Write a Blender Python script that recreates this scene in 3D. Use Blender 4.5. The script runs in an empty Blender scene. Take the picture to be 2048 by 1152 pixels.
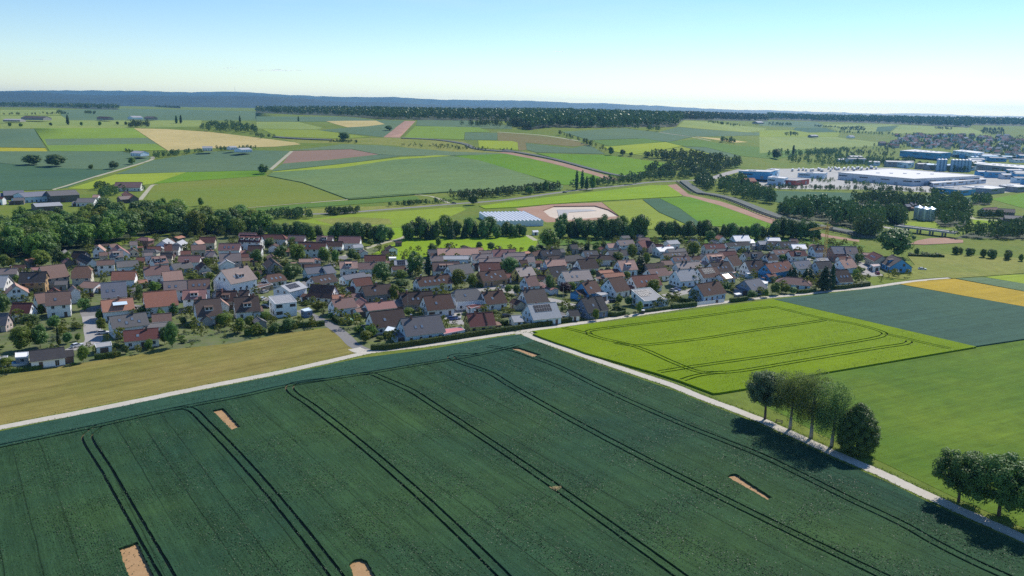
import bpy, bmesh, math, random
import numpy as np
from mathutils import Vector, Matrix, Euler
from mathutils.geometry import delaunay_2d_cdt
random.seed(7); rng = np.random.default_rng(7)
scene = bpy.context.scene
# ------------------------------------------------------------------ camera
cam_data = bpy.data.cameras.new('camera'); cam = bpy.data.objects.new('camera', cam_data)
scene.collection.objects.link(cam); scene.camera = cam
cam_data.sensor_width = 36; cam_data.lens = 36*1650/2048; cam_data.clip_start = 0.5; cam_data.clip_end = 60000
_p = math.atan(360/1650); _r = math.radians(0.94)
_F = Vector((0, math.cos(_p), -math.sin(_p))); _U0 = Vector((0, math.sin(_p), math.cos(_p))); _R0 = Vector((1, 0, 0))
_R = _R0*math.cos(_r)+_U0*math.sin(_r); _U = _U0*math.cos(_r)-_R0*math.sin(_r)
cam.matrix_world = Matrix(((_R.x,_U.x,-_F.x,0),(_R.y,_U.y,-_F.y,0),(_R.z,_U.z,-_F.z,85),(0,0,0,1)))
# ------------------------------------------------------------------ sky, sun, exposure
SUN_AZ, SUN_EL = math.radians(37), math.radians(43)
world = bpy.data.worlds.new('World'); scene.world = world; world.use_nodes = True
wn = world.node_tree.nodes; wl = world.node_tree.links
bg = wn['Background']; bg.inputs['Strength'].default_value = 0.125
sky = wn.new('ShaderNodeTexSky'); sky.sky_type = 'NISHITA'; sky.sun_disc = False
sky.sun_elevation = SUN_EL; sky.sun_rotation = SUN_AZ
sky.altitude = 300; sky.air_density = 1.0; sky.dust_density = 0.0; sky.ozone_density = 3.0
hsv = wn.new('ShaderNodeHueSaturation'); hsv.inputs['Hue'].default_value = 0.506; hsv.inputs['Saturation'].default_value = 1.25
wl.new(sky.outputs[0], hsv.inputs['Color'])
# faint cirrus spread over the whole sky
tcw = wn.new('ShaderNodeTexCoord'); mpw = wn.new('ShaderNodeMapping'); mpw.inputs['Scale'].default_value = (1.2, 3.0, 9.0); mpw.inputs['Rotation'].default_value = (0.1, 0.05, 0.4)
nzw = wn.new('ShaderNodeTexNoise'); nzw.inputs['Scale'].default_value = 1.6; nzw.inputs['Detail'].default_value = 7; nzw.inputs['Roughness'].default_value = 0.62
mrw = wn.new('ShaderNodeMapRange'); mrw.inputs['From Min'].default_value = 0.48; mrw.inputs['From Max'].default_value = 0.85; mrw.inputs['To Max'].default_value = 0.30
mxw = wn.new('ShaderNodeMix'); mxw.data_type = 'RGBA'; mxw.inputs[7].default_value = (6.2, 6.8, 7.2, 1)
wl.new(tcw.outputs['Generated'], mpw.inputs[0]); wl.new(mpw.outputs[0], nzw.inputs['Vector']); wl.new(nzw.outputs['Fac'], mrw.inputs[0]); wl.new(mrw.outputs[0], mxw.inputs[0]); wl.new(hsv.outputs[0], mxw.inputs[6]); wl.new(mxw.outputs[2], bg.inputs['Color'])
sd = bpy.data.lights.new('sun', 'SUN'); sd.energy = 4.9; sd.angle = math.radians(0.53); sd.color = (1.0, 0.94, 0.84)
so = bpy.data.objects.new('sun', sd); scene.collection.objects.link(so)
so.rotation_euler = Vector((-math.sin(SUN_AZ)*math.cos(SUN_EL), -math.cos(SUN_AZ)*math.cos(SUN_EL), -math.sin(SUN_EL))).to_track_quat('-Z', 'Y').to_euler()
scene.view_settings.view_transform = 'Standard'; scene.view_settings.look = 'None'
scene.view_settings.exposure = 0.15; scene.view_settings.gamma = 1.0; scene.view_settings.use_curve_mapping = False
scene.render.engine = 'CYCLES'
cy = scene.cycles; cy.sample_clamp_indirect = 4.0; cy.max_bounces = 5; cy.diffuse_bounces = 2; cy.glossy_bounces = 2; cy.transmission_bounces = 3
cy.transparent_max_bounces = 6; cy.volume_bounces = 0; cy.use_denoising = False; cy.caustics_reflective = False; cy.caustics_refractive = False
try: cy.denoiser = 'OPENIMAGEDENOISE'; cy.denoising_input_passes = 'RGB_ALBEDO_NORMAL'
except Exception: pass
# ------------------------------------------------------------------ helpers
COL = scene.collection
def link(o, parent=None):
    COL.objects.link(o)
    if parent is not None: o.parent = parent
    return o
def mesh(name, verts, faces, mats, midx=None, smooth=False):
    me = bpy.data.meshes.new(name); me.from_pydata(verts, [], faces)
    for m in (mats if isinstance(mats, (list, tuple)) else [mats]): me.materials.append(MAT[m] if isinstance(m, str) else m)
    if midx is not None: me.polygons.foreach_set('material_index', midx)
    if smooth: me.polygons.foreach_set('use_smooth', [True]*len(me.polygons))
    me.update(); return me
def obj(name, me, parent=None, loc=None, rz=0, scale=None):
    o = bpy.data.objects.new(name, me); link(o, parent)
    if loc is not None: o.location = loc
    if rz: o.rotation_euler = (0, 0, rz)
    if scale is not None: o.scale = scale
    return o
def thing(name, label, cat, loc=(0,0,0), rz=0, group=None):
    o = bpy.data.objects.new(name, None); o.empty_display_size = 0.2; link(o); o.location = loc; o.rotation_euler = (0,0,rz)
    return tag(o, label, cat, group)
def tag(o, label, cat=None, group=None, kind=None):
    if label: o['label'] = label
    if cat: o['category'] = cat
    if group: o['group'] = group
    if kind: o['kind'] = kind
    return o
class MB:
    """collects boxes, prisms and bars for one mesh"""
    def __init__(s): s.v=[]; s.f=[]; s.m=[]
    def add(s, v, f, m=0):
        n=len(s.v); s.v+=[tuple(p) for p in v]; s.f+=[tuple(i+n for i in q) for q in f]; s.m+=[m]*len(f); return s
    def box(s, x0,x1,y0,y1,z0,z1,m=0):
        return s.add([(x0,y0,z0),(x1,y0,z0),(x1,y1,z0),(x0,y1,z0),(x0,y0,z1),(x1,y0,z1),(x1,y1,z1),(x0,y1,z1)],
                     [(0,3,2,1),(4,5,6,7),(0,1,5,4),(1,2,6,5),(2,3,7,6),(3,0,4,7)],m)
    def prism(s, poly, z0, z1, m=0, mtop=None):
        n=len(poly); a=sum(poly[i][0]*poly[(i+1)%n][1]-poly[(i+1)%n][0]*poly[i][1] for i in range(n))
        if a<0: poly=poly[::-1]
        v=[(p[0],p[1],z0) for p in poly]+[(p[0],p[1],z1) for p in poly]
        s.add(v,[tuple(range(n-1,-1,-1))]+[(i,(i+1)%n,n+(i+1)%n,n+i) for i in range(n)],m)
        s.add(v[n:],[tuple(range(n))],m if mtop is None else mtop); return s
    def bar(s, a, b, r, m=0, n=4):
        a=Vector(a); b=Vector(b); d=(b-a).normalized(); u=d.orthogonal().normalized(); w=d.cross(u)
        v=[tuple(p+(u*math.cos(2*math.pi*k/n)+w*math.sin(2*math.pi*k/n))*rr) for p,rr in ((a,r if not isinstance(r,tuple) else r[0]),(b,r if not isinstance(r,tuple) else r[1])) for k in range(n)]
        return s.add(v,[(k,(k+1)%n,n+(k+1)%n,n+k) for k in range(n)]+[tuple(range(n-1,-1,-1)),tuple(range(n,2*n))],m)
    def build(s, name, mats, smooth=False): return mesh(name, s.v, s.f, mats, s.m, smooth)
# ------------------------------------------------------------------ materials
MAT = {}
def nodes(name):
    m = bpy.data.materials.new(name); m.use_nodes = True; nt = m.node_tree
    for n in list(nt.nodes): nt.nodes.remove(n)
    out = nt.nodes.new('ShaderNodeOutputMaterial'); MAT[name] = m
    return m, nt, out
class NT:
    def __init__(s, nt): s.t=nt
    def n(s, t, **k):
        q=s.t.nodes.new(t)
        for a,b in k.items():
            if a=='i':
                for key,val in b.items():
                    if hasattr(val,'default_value') or hasattr(val,'is_linked'): s.t.links.new(val,q.inputs[key])
                    else: q.inputs[key].default_value=val
            else: setattr(q,a,b)
        return q
    def math(s, op, a, b=0.0, c=None):
        q=s.t.nodes.new('ShaderNodeMath'); q.operation=op
        for i,x in enumerate((a,b) if c is None else (a,b,c)):
            if hasattr(x,'is_linked'): s.t.links.new(x,q.inputs[i])
            else: q.inputs[i].default_value=x
        return q.outputs[0]
    def noise(s, vec, scale, detail=3, rough=0.55):
        return s.n('ShaderNodeTexNoise', i={'Vector':vec,'Scale':scale,'Detail':detail,'Roughness':rough}).outputs['Fac']
    def mix(s, fac, a, b, mode='MIX'):
        q=s.t.nodes.new('ShaderNodeMix'); q.data_type='RGBA'; q.blend_type=mode
        for idx,x in ((0,fac),(6,a),(7,b)):
            if hasattr(x,'is_linked'): s.t.links.new(x,q.inputs[idx])
            else: q.inputs[idx].default_value = x if idx==0 else (tuple(x)+(1,) if len(x)==3 else x)
        return q.outputs[2]
    def ramp(s, fac, lo, hi):
        return s.n('ShaderNodeMapRange', i={'Value':fac,'From Min':lo,'From Max':hi}).outputs[0]
    def pos(s, rot=0, scale=(1,1,1)):
        g=s.n('ShaderNodeNewGeometry')
        v=s.n('ShaderNodeMapping', i={'Vector':g.outputs['Position'],'Rotation':(0,0,rot)}).outputs[0]
        return v if scale==(1,1,1) else s.n('ShaderNodeMapping', i={'Vector':v,'Scale':scale}).outputs[0]
    def bsdf(s, out, col, rough=0.8, bump=None, bstr=0.5, bdist=0.1, spec=0.3, metal=0):
        b=s.n('ShaderNodeBsdfPrincipled', i={'Base Color':col if hasattr(col,'is_linked') else tuple(col)+(1,),'Roughness':rough,'Metallic':metal})
        b.inputs['Specular IOR Level'].default_value=spec
        if bump is not None:
            bp=s.n('ShaderNodeBump', i={'Height':bump,'Strength':bstr,'Distance':bdist}); s.t.links.new(bp.outputs[0],b.inputs['Normal'])
        s.t.links.new(b.outputs[0],out.inputs[0]); return b
def lerp(a,b,f): return tuple(x+(y-x)*f for x,y in zip(a,b))
def crop(name, c1, c2, rot=0.0, seam=0.0, streak=0.35, patch=0.02, spots=0.25, sheen=0.04):
    m,nt,out=nodes(name); N=NT(nt)
    P=N.pos(rot); S=N.pos(rot,(1.6,0.10,1)); G=N.pos(rot,(0.35,0.012,1))
    big=N.ramp(N.noise(P,patch,4,0.6),0.32,0.68)
    col=N.mix(big,c1,c2)
    mid=N.noise(P,0.22,4,0.65); stre=N.noise(S,1.0,3,0.6); stre2=N.noise(G,1.0,3,0.6); fine=N.noise(P,3.2,3,0.7)
    v=N.math('ADD',N.math('MULTIPLY',N.math('SUBTRACT',mid,0.5),spots*1.6),N.math('MULTIPLY',N.math('SUBTRACT',stre,0.5),streak*1.5))
    v=N.math('ADD',v,N.math('MULTIPLY',N.math('SUBTRACT',stre2,0.5),streak*1.6))
    v=N.math('ADD',v,N.math('MULTIPLY',N.math('SUBTRACT',fine,0.5),0.9))
    gain=N.math('ADD',v,1.0)
    if seam>0:
        x=N.n('ShaderNodeSeparateXYZ', i={0:P}).outputs[0]
        wob=N.math('MULTIPLY',N.noise(P,0.05,2),0.8)
        fr=N.math('FRACT',N.math('DIVIDE',N.math('ADD',x,wob),seam))
        d=N.math('ABSOLUTE',N.math('SUBTRACT',fr,0.5))
        line=N.math('LESS_THAN',d,0.13/seam)
        brk=N.ramp(N.noise(G,0.7,2),0.30,0.62)
        gain=N.math('MULTIPLY',gain,N.math('SUBTRACT',1.0,N.math('MULTIPLY',N.math('MULTIPLY',line,brk),0.6)))
    col=N.mix(1.0,col,N.n('ShaderNodeCombineColor', i={0:gain,1:gain,2:gain}).outputs[0],'MULTIPLY')
    N.bsdf(out,col,0.85,N.math('ADD',N.math('MULTIPLY',fine,0.5),N.math('MULTIPLY',stre,0.5)),0.7,0.35,spec=sheen)
def ground(name, c1, c2, c3, s1=0.1, s2=1.5, bstr=0.4):
    m,nt,out=nodes(name); N=NT(nt); P=N.pos()
    a=N.ramp(N.noise(P,s1,5,0.6),0.35,0.65); b=N.ramp(N.noise(P,s2,4,0.65),0.35,0.7)
    col=N.mix(N.math('MULTIPLY',b,0.6),N.mix(a,c1,c2),c3)
    N.bsdf(out,col,0.9,N.noise(P,s2*3,3),bstr,0.1)
def roofmat(name, c, c2=None, rough=0.8, tile=0.33, stain=0.42):
    m,nt,out=nodes(name); N=NT(nt)
    tc=N.n('ShaderNodeTexCoord').outputs['Object']; oi=N.n('ShaderNodeObjectInfo').outputs['Random']
    c2=c2 or lerp(c,(0.20,0.16,0.13),0.28)
    sp=N.n('ShaderNodeSeparateXYZ', i={0:tc})
    off=N.n('ShaderNodeVectorMath', operation='ADD', i={0:tc,1:N.n('ShaderNodeCombineXYZ', i={0:N.math('MULTIPLY',oi,90.0)}).outputs[0]}).outputs[0]
    n1=N.ramp(N.noise(off,0.35,5,0.65),0.3,0.75); n2=N.noise(off,2.6,3,0.6)
    stv=N.n('ShaderNodeMapping', i={'Vector':off,'Scale':(1.6,0.25,0.25)}).outputs[0]
    st=N.ramp(N.noise(stv,1.0,3),0.45,0.75)
    col=N.mix(N.math('MULTIPLY',n1,stain),c,c2); col=N.mix(N.math('MULTIPLY',st,stain*0.5),col,lerp(c2,(0.1,0.1,0.1),0.4))
    g=N.math('ADD',N.math('MULTIPLY',n2,0.5),N.math('ADD',0.62,N.math('MULTIPLY',oi,0.26)))
    wv=N.math('SINE',N.math('MULTIPLY',sp.outputs[2],2*math.pi/(tile*0.8)))
    wx=N.math('SINE',N.math('MULTIPLY',sp.outputs[0],2*math.pi/tile))
    g=N.math('MULTIPLY',g,N.math('ADD',0.95,N.math('MULTIPLY',wv,0.09)))
    col=N.mix(1.0,col,N.n('ShaderNodeCombineColor', i={0:g,1:g,2:g}).outputs[0],'MULTIPLY')
    N.bsdf(out,col,rough,N.math('ADD',wv,N.math('MULTIPLY',wx,0.6)),0.5,0.04,spec=0.12)
def wallmat(name, c, dirt=0.14):
    m,nt,out=nodes(name); N=NT(nt); tc=N.n('ShaderNodeTexCoord').outputs['Object']; oi=N.n('ShaderNodeObjectInfo').outputs['Random']
    off=N.n('ShaderNodeVectorMath', operation='ADD', i={0:tc,1:N.n('ShaderNodeCombineXYZ', i={0:N.math('MULTIPLY',oi,50.0)}).outputs[0]}).outputs[0]
    n=N.ramp(N.noise(off,0.5,5,0.65),0.35,0.8)
    col=N.mix(N.math('MULTIPLY',n,dirt),c,lerp(c,(0.3,0.28,0.25),0.6))
    g=N.math('ADD',0.86,N.math('MULTIPLY',oi,0.2)); col=N.mix(1.0,col,N.n('ShaderNodeCombineColor', i={0:g,1:g,2:g}).outputs[0],'MULTIPLY')
    N.bsdf(out,col,0.85,N.noise(off,14,2),0.15,0.02)
def plain(name, c, rough=0.5, metal=0, spec=0.4):
    m,nt,out=nodes(name); N=NT(nt); tc=N.n('ShaderNodeTexCoord').outputs['Object']
    n=N.noise(tc,1.7,3); col=N.mix(N.math('MULTIPLY',n,0.5),c,lerp(c,(0.1,0.1,0.1),0.25))
    N.bsdf(out,col,rough,None,spec=spec,metal=metal)
def leafmat(name, c1, c2, trans=0.3, scale=0.7):
    m,nt,out=nodes(name); N=NT(nt); tc=N.n('ShaderNodeNewGeometry').outputs['Position']; oi=N.n('ShaderNodeObjectInfo').outputs['Random']
    n=N.ramp(N.noise(tc,scale,3,0.6),0.3,0.7); col=N.mix(n,c1,c2)
    hs=N.n('ShaderNodeHueSaturation', i={'Hue':N.math('ADD',0.478,N.math('MULTIPLY',oi,0.044)),'Saturation':1.0,'Value':N.math('ADD',0.72,N.math('MULTIPLY',oi,0.56)),'Color':col}).outputs[0]
    d=N.n('ShaderNodeBsdfPrincipled', i={'Base Color':hs,'Roughness':0.55}); d.inputs['Specular IOR Level'].default_value=0.25
    t=N.n('ShaderNodeBsdfTranslucent', i={'Color':N.mix(0.5,hs,(c2[0]*1.3,c2[1]*1.25,c2[2]*0.7))})
    mx=N.n('ShaderNodeMixShader', i={0:trans,1:d.outputs[0],2:t.outputs[0]}); nt.links.new(mx.outputs[0],out.inputs[0])
RD=math.radians(-35)   # drill direction of the foreground wheat
crop('wheat',(0.020,0.058,0.034),(0.041,0.086,0.029),RD,6.0,0.5,0.016,0.4)
crop('headland',(0.028,0.076,0.052),(0.034,0.086,0.050),math.radians(-130),0,0.35,0.02,0.3)
crop('tealwheat',(0.045,0.098,0.072),(0.055,0.110,0.068),math.radians(-117),12,0.3,0.015,0.3)
crop('barley',(0.165,0.245,0.004),(0.140,0.220,0.004),math.radians(-117),0,0.22,0.02,0.15)
crop('midgreen',(0.066,0.138,0.016),(0.130,0.195,0.020),math.radians(-117),0,0.4,0.018,0.35)
crop('gold',(0.42,0.29,0.035),(0.36,0.26,0.03),math.radians(-117),0,0.3,0.02,0.2)
crop('mown',(0.235,0.190,0.062),(0.180,0.172,0.045),math.radians(-130),0,0.55,0.02,0.3)
crop('teal',(0.095,0.157,0.088),(0.118,0.174,0.085),math.radians(-117),0,0.35,0.006,0.25)
crop('tealdark',(0.056,0.116,0.065),(0.069,0.130,0.062),math.radians(-117),0,0.3,0.006,0.25)
crop('greyteal',(0.140,0.191,0.100),(0.118,0.180,0.085),math.radians(-117),0,0.35,0.006,0.25)
crop('sage',(0.118,0.191,0.072),(0.151,0.215,0.075),math.radians(-117),0,0.5,0.006,0.3)
crop('palegreen',(0.246,0.290,0.075),(0.190,0.255,0.070),math.radians(-117),0,0.3,0.006,0.3)
crop('lightgreen',(0.190,0.278,0.035),(0.157,0.244,0.040),math.radians(-117),0,0.35,0.006,0.25)
crop('yellowgreen',(0.280,0.336,0.030),(0.224,0.302,0.030),math.radians(-117),0,0.3,0.006,0.2)
crop('brightgreen',(0.224,0.325,0.018),(0.174,0.284,0.016),math.radians(-117),0,0.3,0.01,0.25)
crop('brightmeadow',(0.224,0.296,0.028),(0.185,0.261,0.028),math.radians(-117),0,0.3,0.01,0.3)
crop('vivid',(0.095,0.215,0.014),(0.140,0.249,0.016),math.radians(-117),0,0.35,0.006,0.25)
crop('green',(0.106,0.191,0.035),(0.095,0.168,0.035),math.radians(-117),0,0.35,0.006,0.25)
crop('olive',(0.174,0.203,0.035),(0.140,0.197,0.030),math.radians(-117),0,0.3,0.005,0.2)
crop('olivebright',(0.224,0.273,0.035),(0.196,0.261,0.035),math.radians(-117),0,0.3,0.006,0.2)
crop('fallow',(0.165,0.155,0.055),(0.21,0.17,0.075),math.radians(-117),0,0.3,0.01,0.3)
crop('tan',(0.50,0.40,0.17),(0.42,0.35,0.14),math.radians(-117),0,0.35,0.008,0.2)
crop('yellow',(0.36,0.33,0.025),(0.32,0.31,0.025),0,0,0.3,0.02,0.2)
crop('meadow',(0.24,0.24,0.060),(0.17,0.205,0.040),0,0,0.2,0.03,0.5)
crop('lawn',(0.135,0.185,0.025),(0.155,0.20,0.03),0,0,0.1,0.1,0.2)
crop('grass',(0.115,0.175,0.026),(0.16,0.19,0.036),0,0,0.15,0.03,0.5)
ground('garden',(0.055,0.098,0.018),(0.125,0.165,0.030),(0.17,0.145,0.11),0.07,0.30)
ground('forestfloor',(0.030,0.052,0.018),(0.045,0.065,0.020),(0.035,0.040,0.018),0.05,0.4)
ground('soil',(0.22,0.13,0.085),(0.25,0.155,0.10),(0.19,0.115,0.075),0.02,0.3)
ground('plotsoil',(0.37,0.225,0.105),(0.43,0.27,0.135),(0.29,0.175,0.08),0.5,2.5)
ground('tracksoil',(0.085,0.072,0.035),(0.060,0.065,0.030),(0.15,0.115,0.06),0.5,2.5)
ground('dirt',(0.31,0.165,0.105),(0.38,0.23,0.15),(0.24,0.135,0.09),0.03,0.3)
ground('bank',(0.10,0.115,0.105),(0.15,0.15,0.14),(0.06,0.085,0.05),0.08,0.6)
ground('gravel',(0.55,0.46,0.36),(0.60,0.50,0.40),(0.45,0.38,0.30),0.05,0.6)
ground('concrete',(0.36,0.35,0.34),(0.40,0.39,0.38),(0.32,0.32,0.32),0.05,0.6)
ground('gravelroad',(0.36,0.33,0.24),(0.42,0.38,0.28),(0.28,0.29,0.16),0.1,0.8)
ground('concreteroad',(0.48,0.44,0.37),(0.53,0.49,0.42),(0.40,0.37,0.29),0.12,0.9)
ground('asphalt',(0.19,0.185,0.18),(0.23,0.22,0.21),(0.16,0.155,0.15),0.05,0.7)
ground('asphaltlight',(0.31,0.295,0.275),(0.36,0.34,0.32),(0.27,0.255,0.24),0.05,0.7)
ground('yard',(0.36,0.35,0.33),(0.44,0.42,0.39),(0.27,0.28,0.24),0.02,0.2)
ROOFS={'brown':(0.100,0.050,0.037),'darkbrown':(0.062,0.040,0.035),'oldbrown':(0.115,0.075,0.060),'red':(0.36,0.130,0.072),'orange':(0.40,0.165,0.090),
'redbrown':(0.175,0.062,0.043),'maroon':(0.140,0.040,0.036),'pink':(0.46,0.255,0.185),'redpink':(0.30,0.135,0.115),'pinkbrown':(0.225,0.125,0.105),'oldred':(0.215,0.125,0.095),
'rust':(0.22,0.110,0.065),'greypink':(0.245,0.185,0.165),'pinkgrey':(0.27,0.20,0.175),'lightpink':(0.40,0.32,0.275),'greybrown':(0.125,0.098,0.085),'grey':(0.155,0.148,0.145),
'darkgrey':(0.085,0.080,0.080),'slate':(0.135,0.130,0.145),'bluegrey':(0.155,0.165,0.20),'lightgrey':(0.36,0.37,0.39),'charcoal':(0.042,0.042,0.048)}
for k,c in ROOFS.items(): roofmat('roof_'+k,tuple(min(.8,v*1.12) for v in lerp(c,(sum(c)/3,)*3,0.2)))
roofmat('roof_white',(0.78,0.78,0.80),None,0.45,0.6,0.2)
WALLS={'white':(0.86,0.86,0.85),'cream':(0.62,0.56,0.44),'grey':(0.30,0.29,0.28),'greywall':(0.46,0.45,0.43),'ochre':(0.46,0.30,0.15),'yellow':(0.62,0.52,0.16),'pinkstone':(0.52,0.42,0.39),
'paleblue':(0.62,0.76,0.86),'blue':(0.10,0.33,0.62),'blue2':(0.36,0.50,0.66),'slateblue':(0.17,0.22,0.33),'brick':(0.34,0.20,0.155),'woodgrey':(0.17,0.15,0.13),'red2':(0.42,0.10,0.07),
'palemetal':(0.62,0.66,0.72),'bluemetal':(0.10,0.36,0.62),'greymetal':(0.33,0.34,0.36),'rose':(0.46,0.16,0.17),'maroonflat':(0.20,0.07,0.075),'pinkflat':(0.48,0.36,0.33),'gravelroof':(0.34,0.34,0.34),'whiteroof':(0.66,0.65,0.63),'brownflat':(0.13,0.075,0.06)}
for k,c in WALLS.items(): wallmat('wall_'+k,c)
plain('glass',(0.022,0.030,0.042),0.08,0,0.6); plain('frame',(0.72,0.72,0.72),0.5); plain('darkframe',(0.06,0.055,0.05),0.5); plain('skyglass',(0.24,0.30,0.36),0.06,0.35,0.8)
plain('panel',(0.010,0.013,0.026),0.34,0.0,0.22); plain('panelrim',(0.35,0.36,0.38),0.4,0.6); plain('brickred',(0.25,0.11,0.08),0.9); plain('doorwood',(0.10,0.06,0.04),0.6); plain('garagedoor',(0.12,0.075,0.06),0.6)
plain('metal',(0.45,0.46,0.47),0.4,0.8); plain('crane',(0.62,0.40,0.06),0.5); plain('tyre',(0.02,0.02,0.02),0.8); plain('wood',(0.17,0.12,0.08),0.8); plain('silo',(0.22,0.38,0.55),0.4,0.3); plain('silolight',(0.45,0.55,0.63),0.35,0.5)
for k,c in {'white':(0.75,0.75,0.75),'silver':(0.5,0.51,0.53),'dark':(0.03,0.03,0.035),'blue':(0.05,0.10,0.30),'red':(0.32,0.03,0.03)}.items(): plain('car_'+k,c,0.25,0.1,0.6)
plain('poolwater',(0.02,0.30,0.62),0.05,0,0.7); plain('poolrim',(0.75,0.72,0.66),0.6); plain('straw',(0.55,0.42,0.20),0.9); plain('greenplastic',(0.16,0.42,0.30),0.4); plain('sail',(0.70,0.78,0.84),0.6); plain('polytunnel',(0.88,0.90,0.90),0.8,0.0,0.1); plain('lime',(0.45,0.75,0.42),0.6); plain('cloudwhite',(0.9,0.9,0.9),1.0)
plain('bark',(0.085,0.065,0.048),0.9); plain('birchbark',(0.34,0.31,0.27),0.8)
leafmat('leaf_r',(0.088,0.161,0.025),(0.189,0.280,0.041),0.35); leafmat('leaf_d',(0.061,0.128,0.032),(0.132,0.217,0.047),0.22); leafmat('leaf_y',(0.110,0.162,0.019),(0.194,0.240,0.028),0.35)
leafmat('leaf_p',(0.050,0.026,0.030),(0.085,0.045,0.045),0.2); leafmat('leaf_c',(0.027,0.059,0.023),(0.051,0.092,0.033),0.12); leafmat('leaf_b',(0.077,0.129,0.023),(0.169,0.229,0.036),0.3)
leafmat('leaf_birch',(0.125,0.205,0.055),(0.200,0.280,0.095),0.45); leafmat('leaf_maple',(0.062,0.118,0.040),(0.160,0.205,0.100),0.3); leafmat('leaf_far',(0.060,0.114,0.033),(0.123,0.184,0.043),0.1,0.05); leafmat('leaf_hedge',(0.044,0.076,0.017),(0.095,0.142,0.024),0.2)
leafmat('leaf_gardens',(0.061,0.106,0.018),(0.169,0.206,0.036),0.3,0.12); leafmat('leaf_hills',(0.036,0.062,0.022),(0.065,0.094,0.028),0.1,0.004)
# ---- terrain shared by layout and scene
CAM_H=85.0
_TY=[0,900,1000,1100,1200,1300,1450,1650,2000,2500,3000,3600,5000,7000,20000]
_TC=[0,0,2.5,9,18,28,40,54,62,64,64,64,62,60,60]
_TL=[0,0,2,8,15,20.5,28.5,37,45,50,54,56,58,58,58]
_TR=[0,0,0,0,0,0.5,1.5,3.5,8,16,35,50,58,60,60]
_SX=[0,700,2000,5200,7000,20000]
def _lin(xs,ys,x):
    if x<=xs[0]: return ys[0]
    for i in range(1,len(xs)):
        if x<=xs[i]:
            f=(x-xs[i-1])/(xs[i]-xs[i-1]); return ys[i-1]+f*(ys[i]-ys[i-1])
    return ys[-1]
def _smooth_table(ys):
    out=[]
    for k in range(0,801):
        y=k*25.0; w=30+0.07*y; s=0; n=0
        for j in range(-4,5):
            g=1-abs(j)/5.0; s+=g*_lin(_TY,ys,max(0,y+j*w/3)); n+=g
        out.append(s/n)
    return out
_GC=_smooth_table(_TC); _GL=_smooth_table(_TL); _GR=_smooth_table(_TR)
def _tab(g,y):
    k=min(max(y,0)/25.0,799.0); i=int(k); f=k-i
    return g[i]*(1-f)+g[i+1]*f
def _ss(a,b,x):
    t=min(1,max(0,(x-a)/(b-a))); return t*t*(3-2*t)
def terrain(x,y):
    if y<820: return 0.0
    a=x/max(y,1.0)
    wl=1-_ss(-0.42,-0.12,a); wr=_ss(0.2,0.4,a)
    z=_tab(_GL,y)*wl+_tab(_GR,y)*wr+_tab(_GC,y)*(1-wl-wr)
    import math
    r=_ss(950,1400,y)*(1-_ss(2500,4500,y))
    z+=r*1.6*(math.sin(x/150.0+0.7)+math.sin(x/83.0+y/210.0))
    return z
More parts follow.
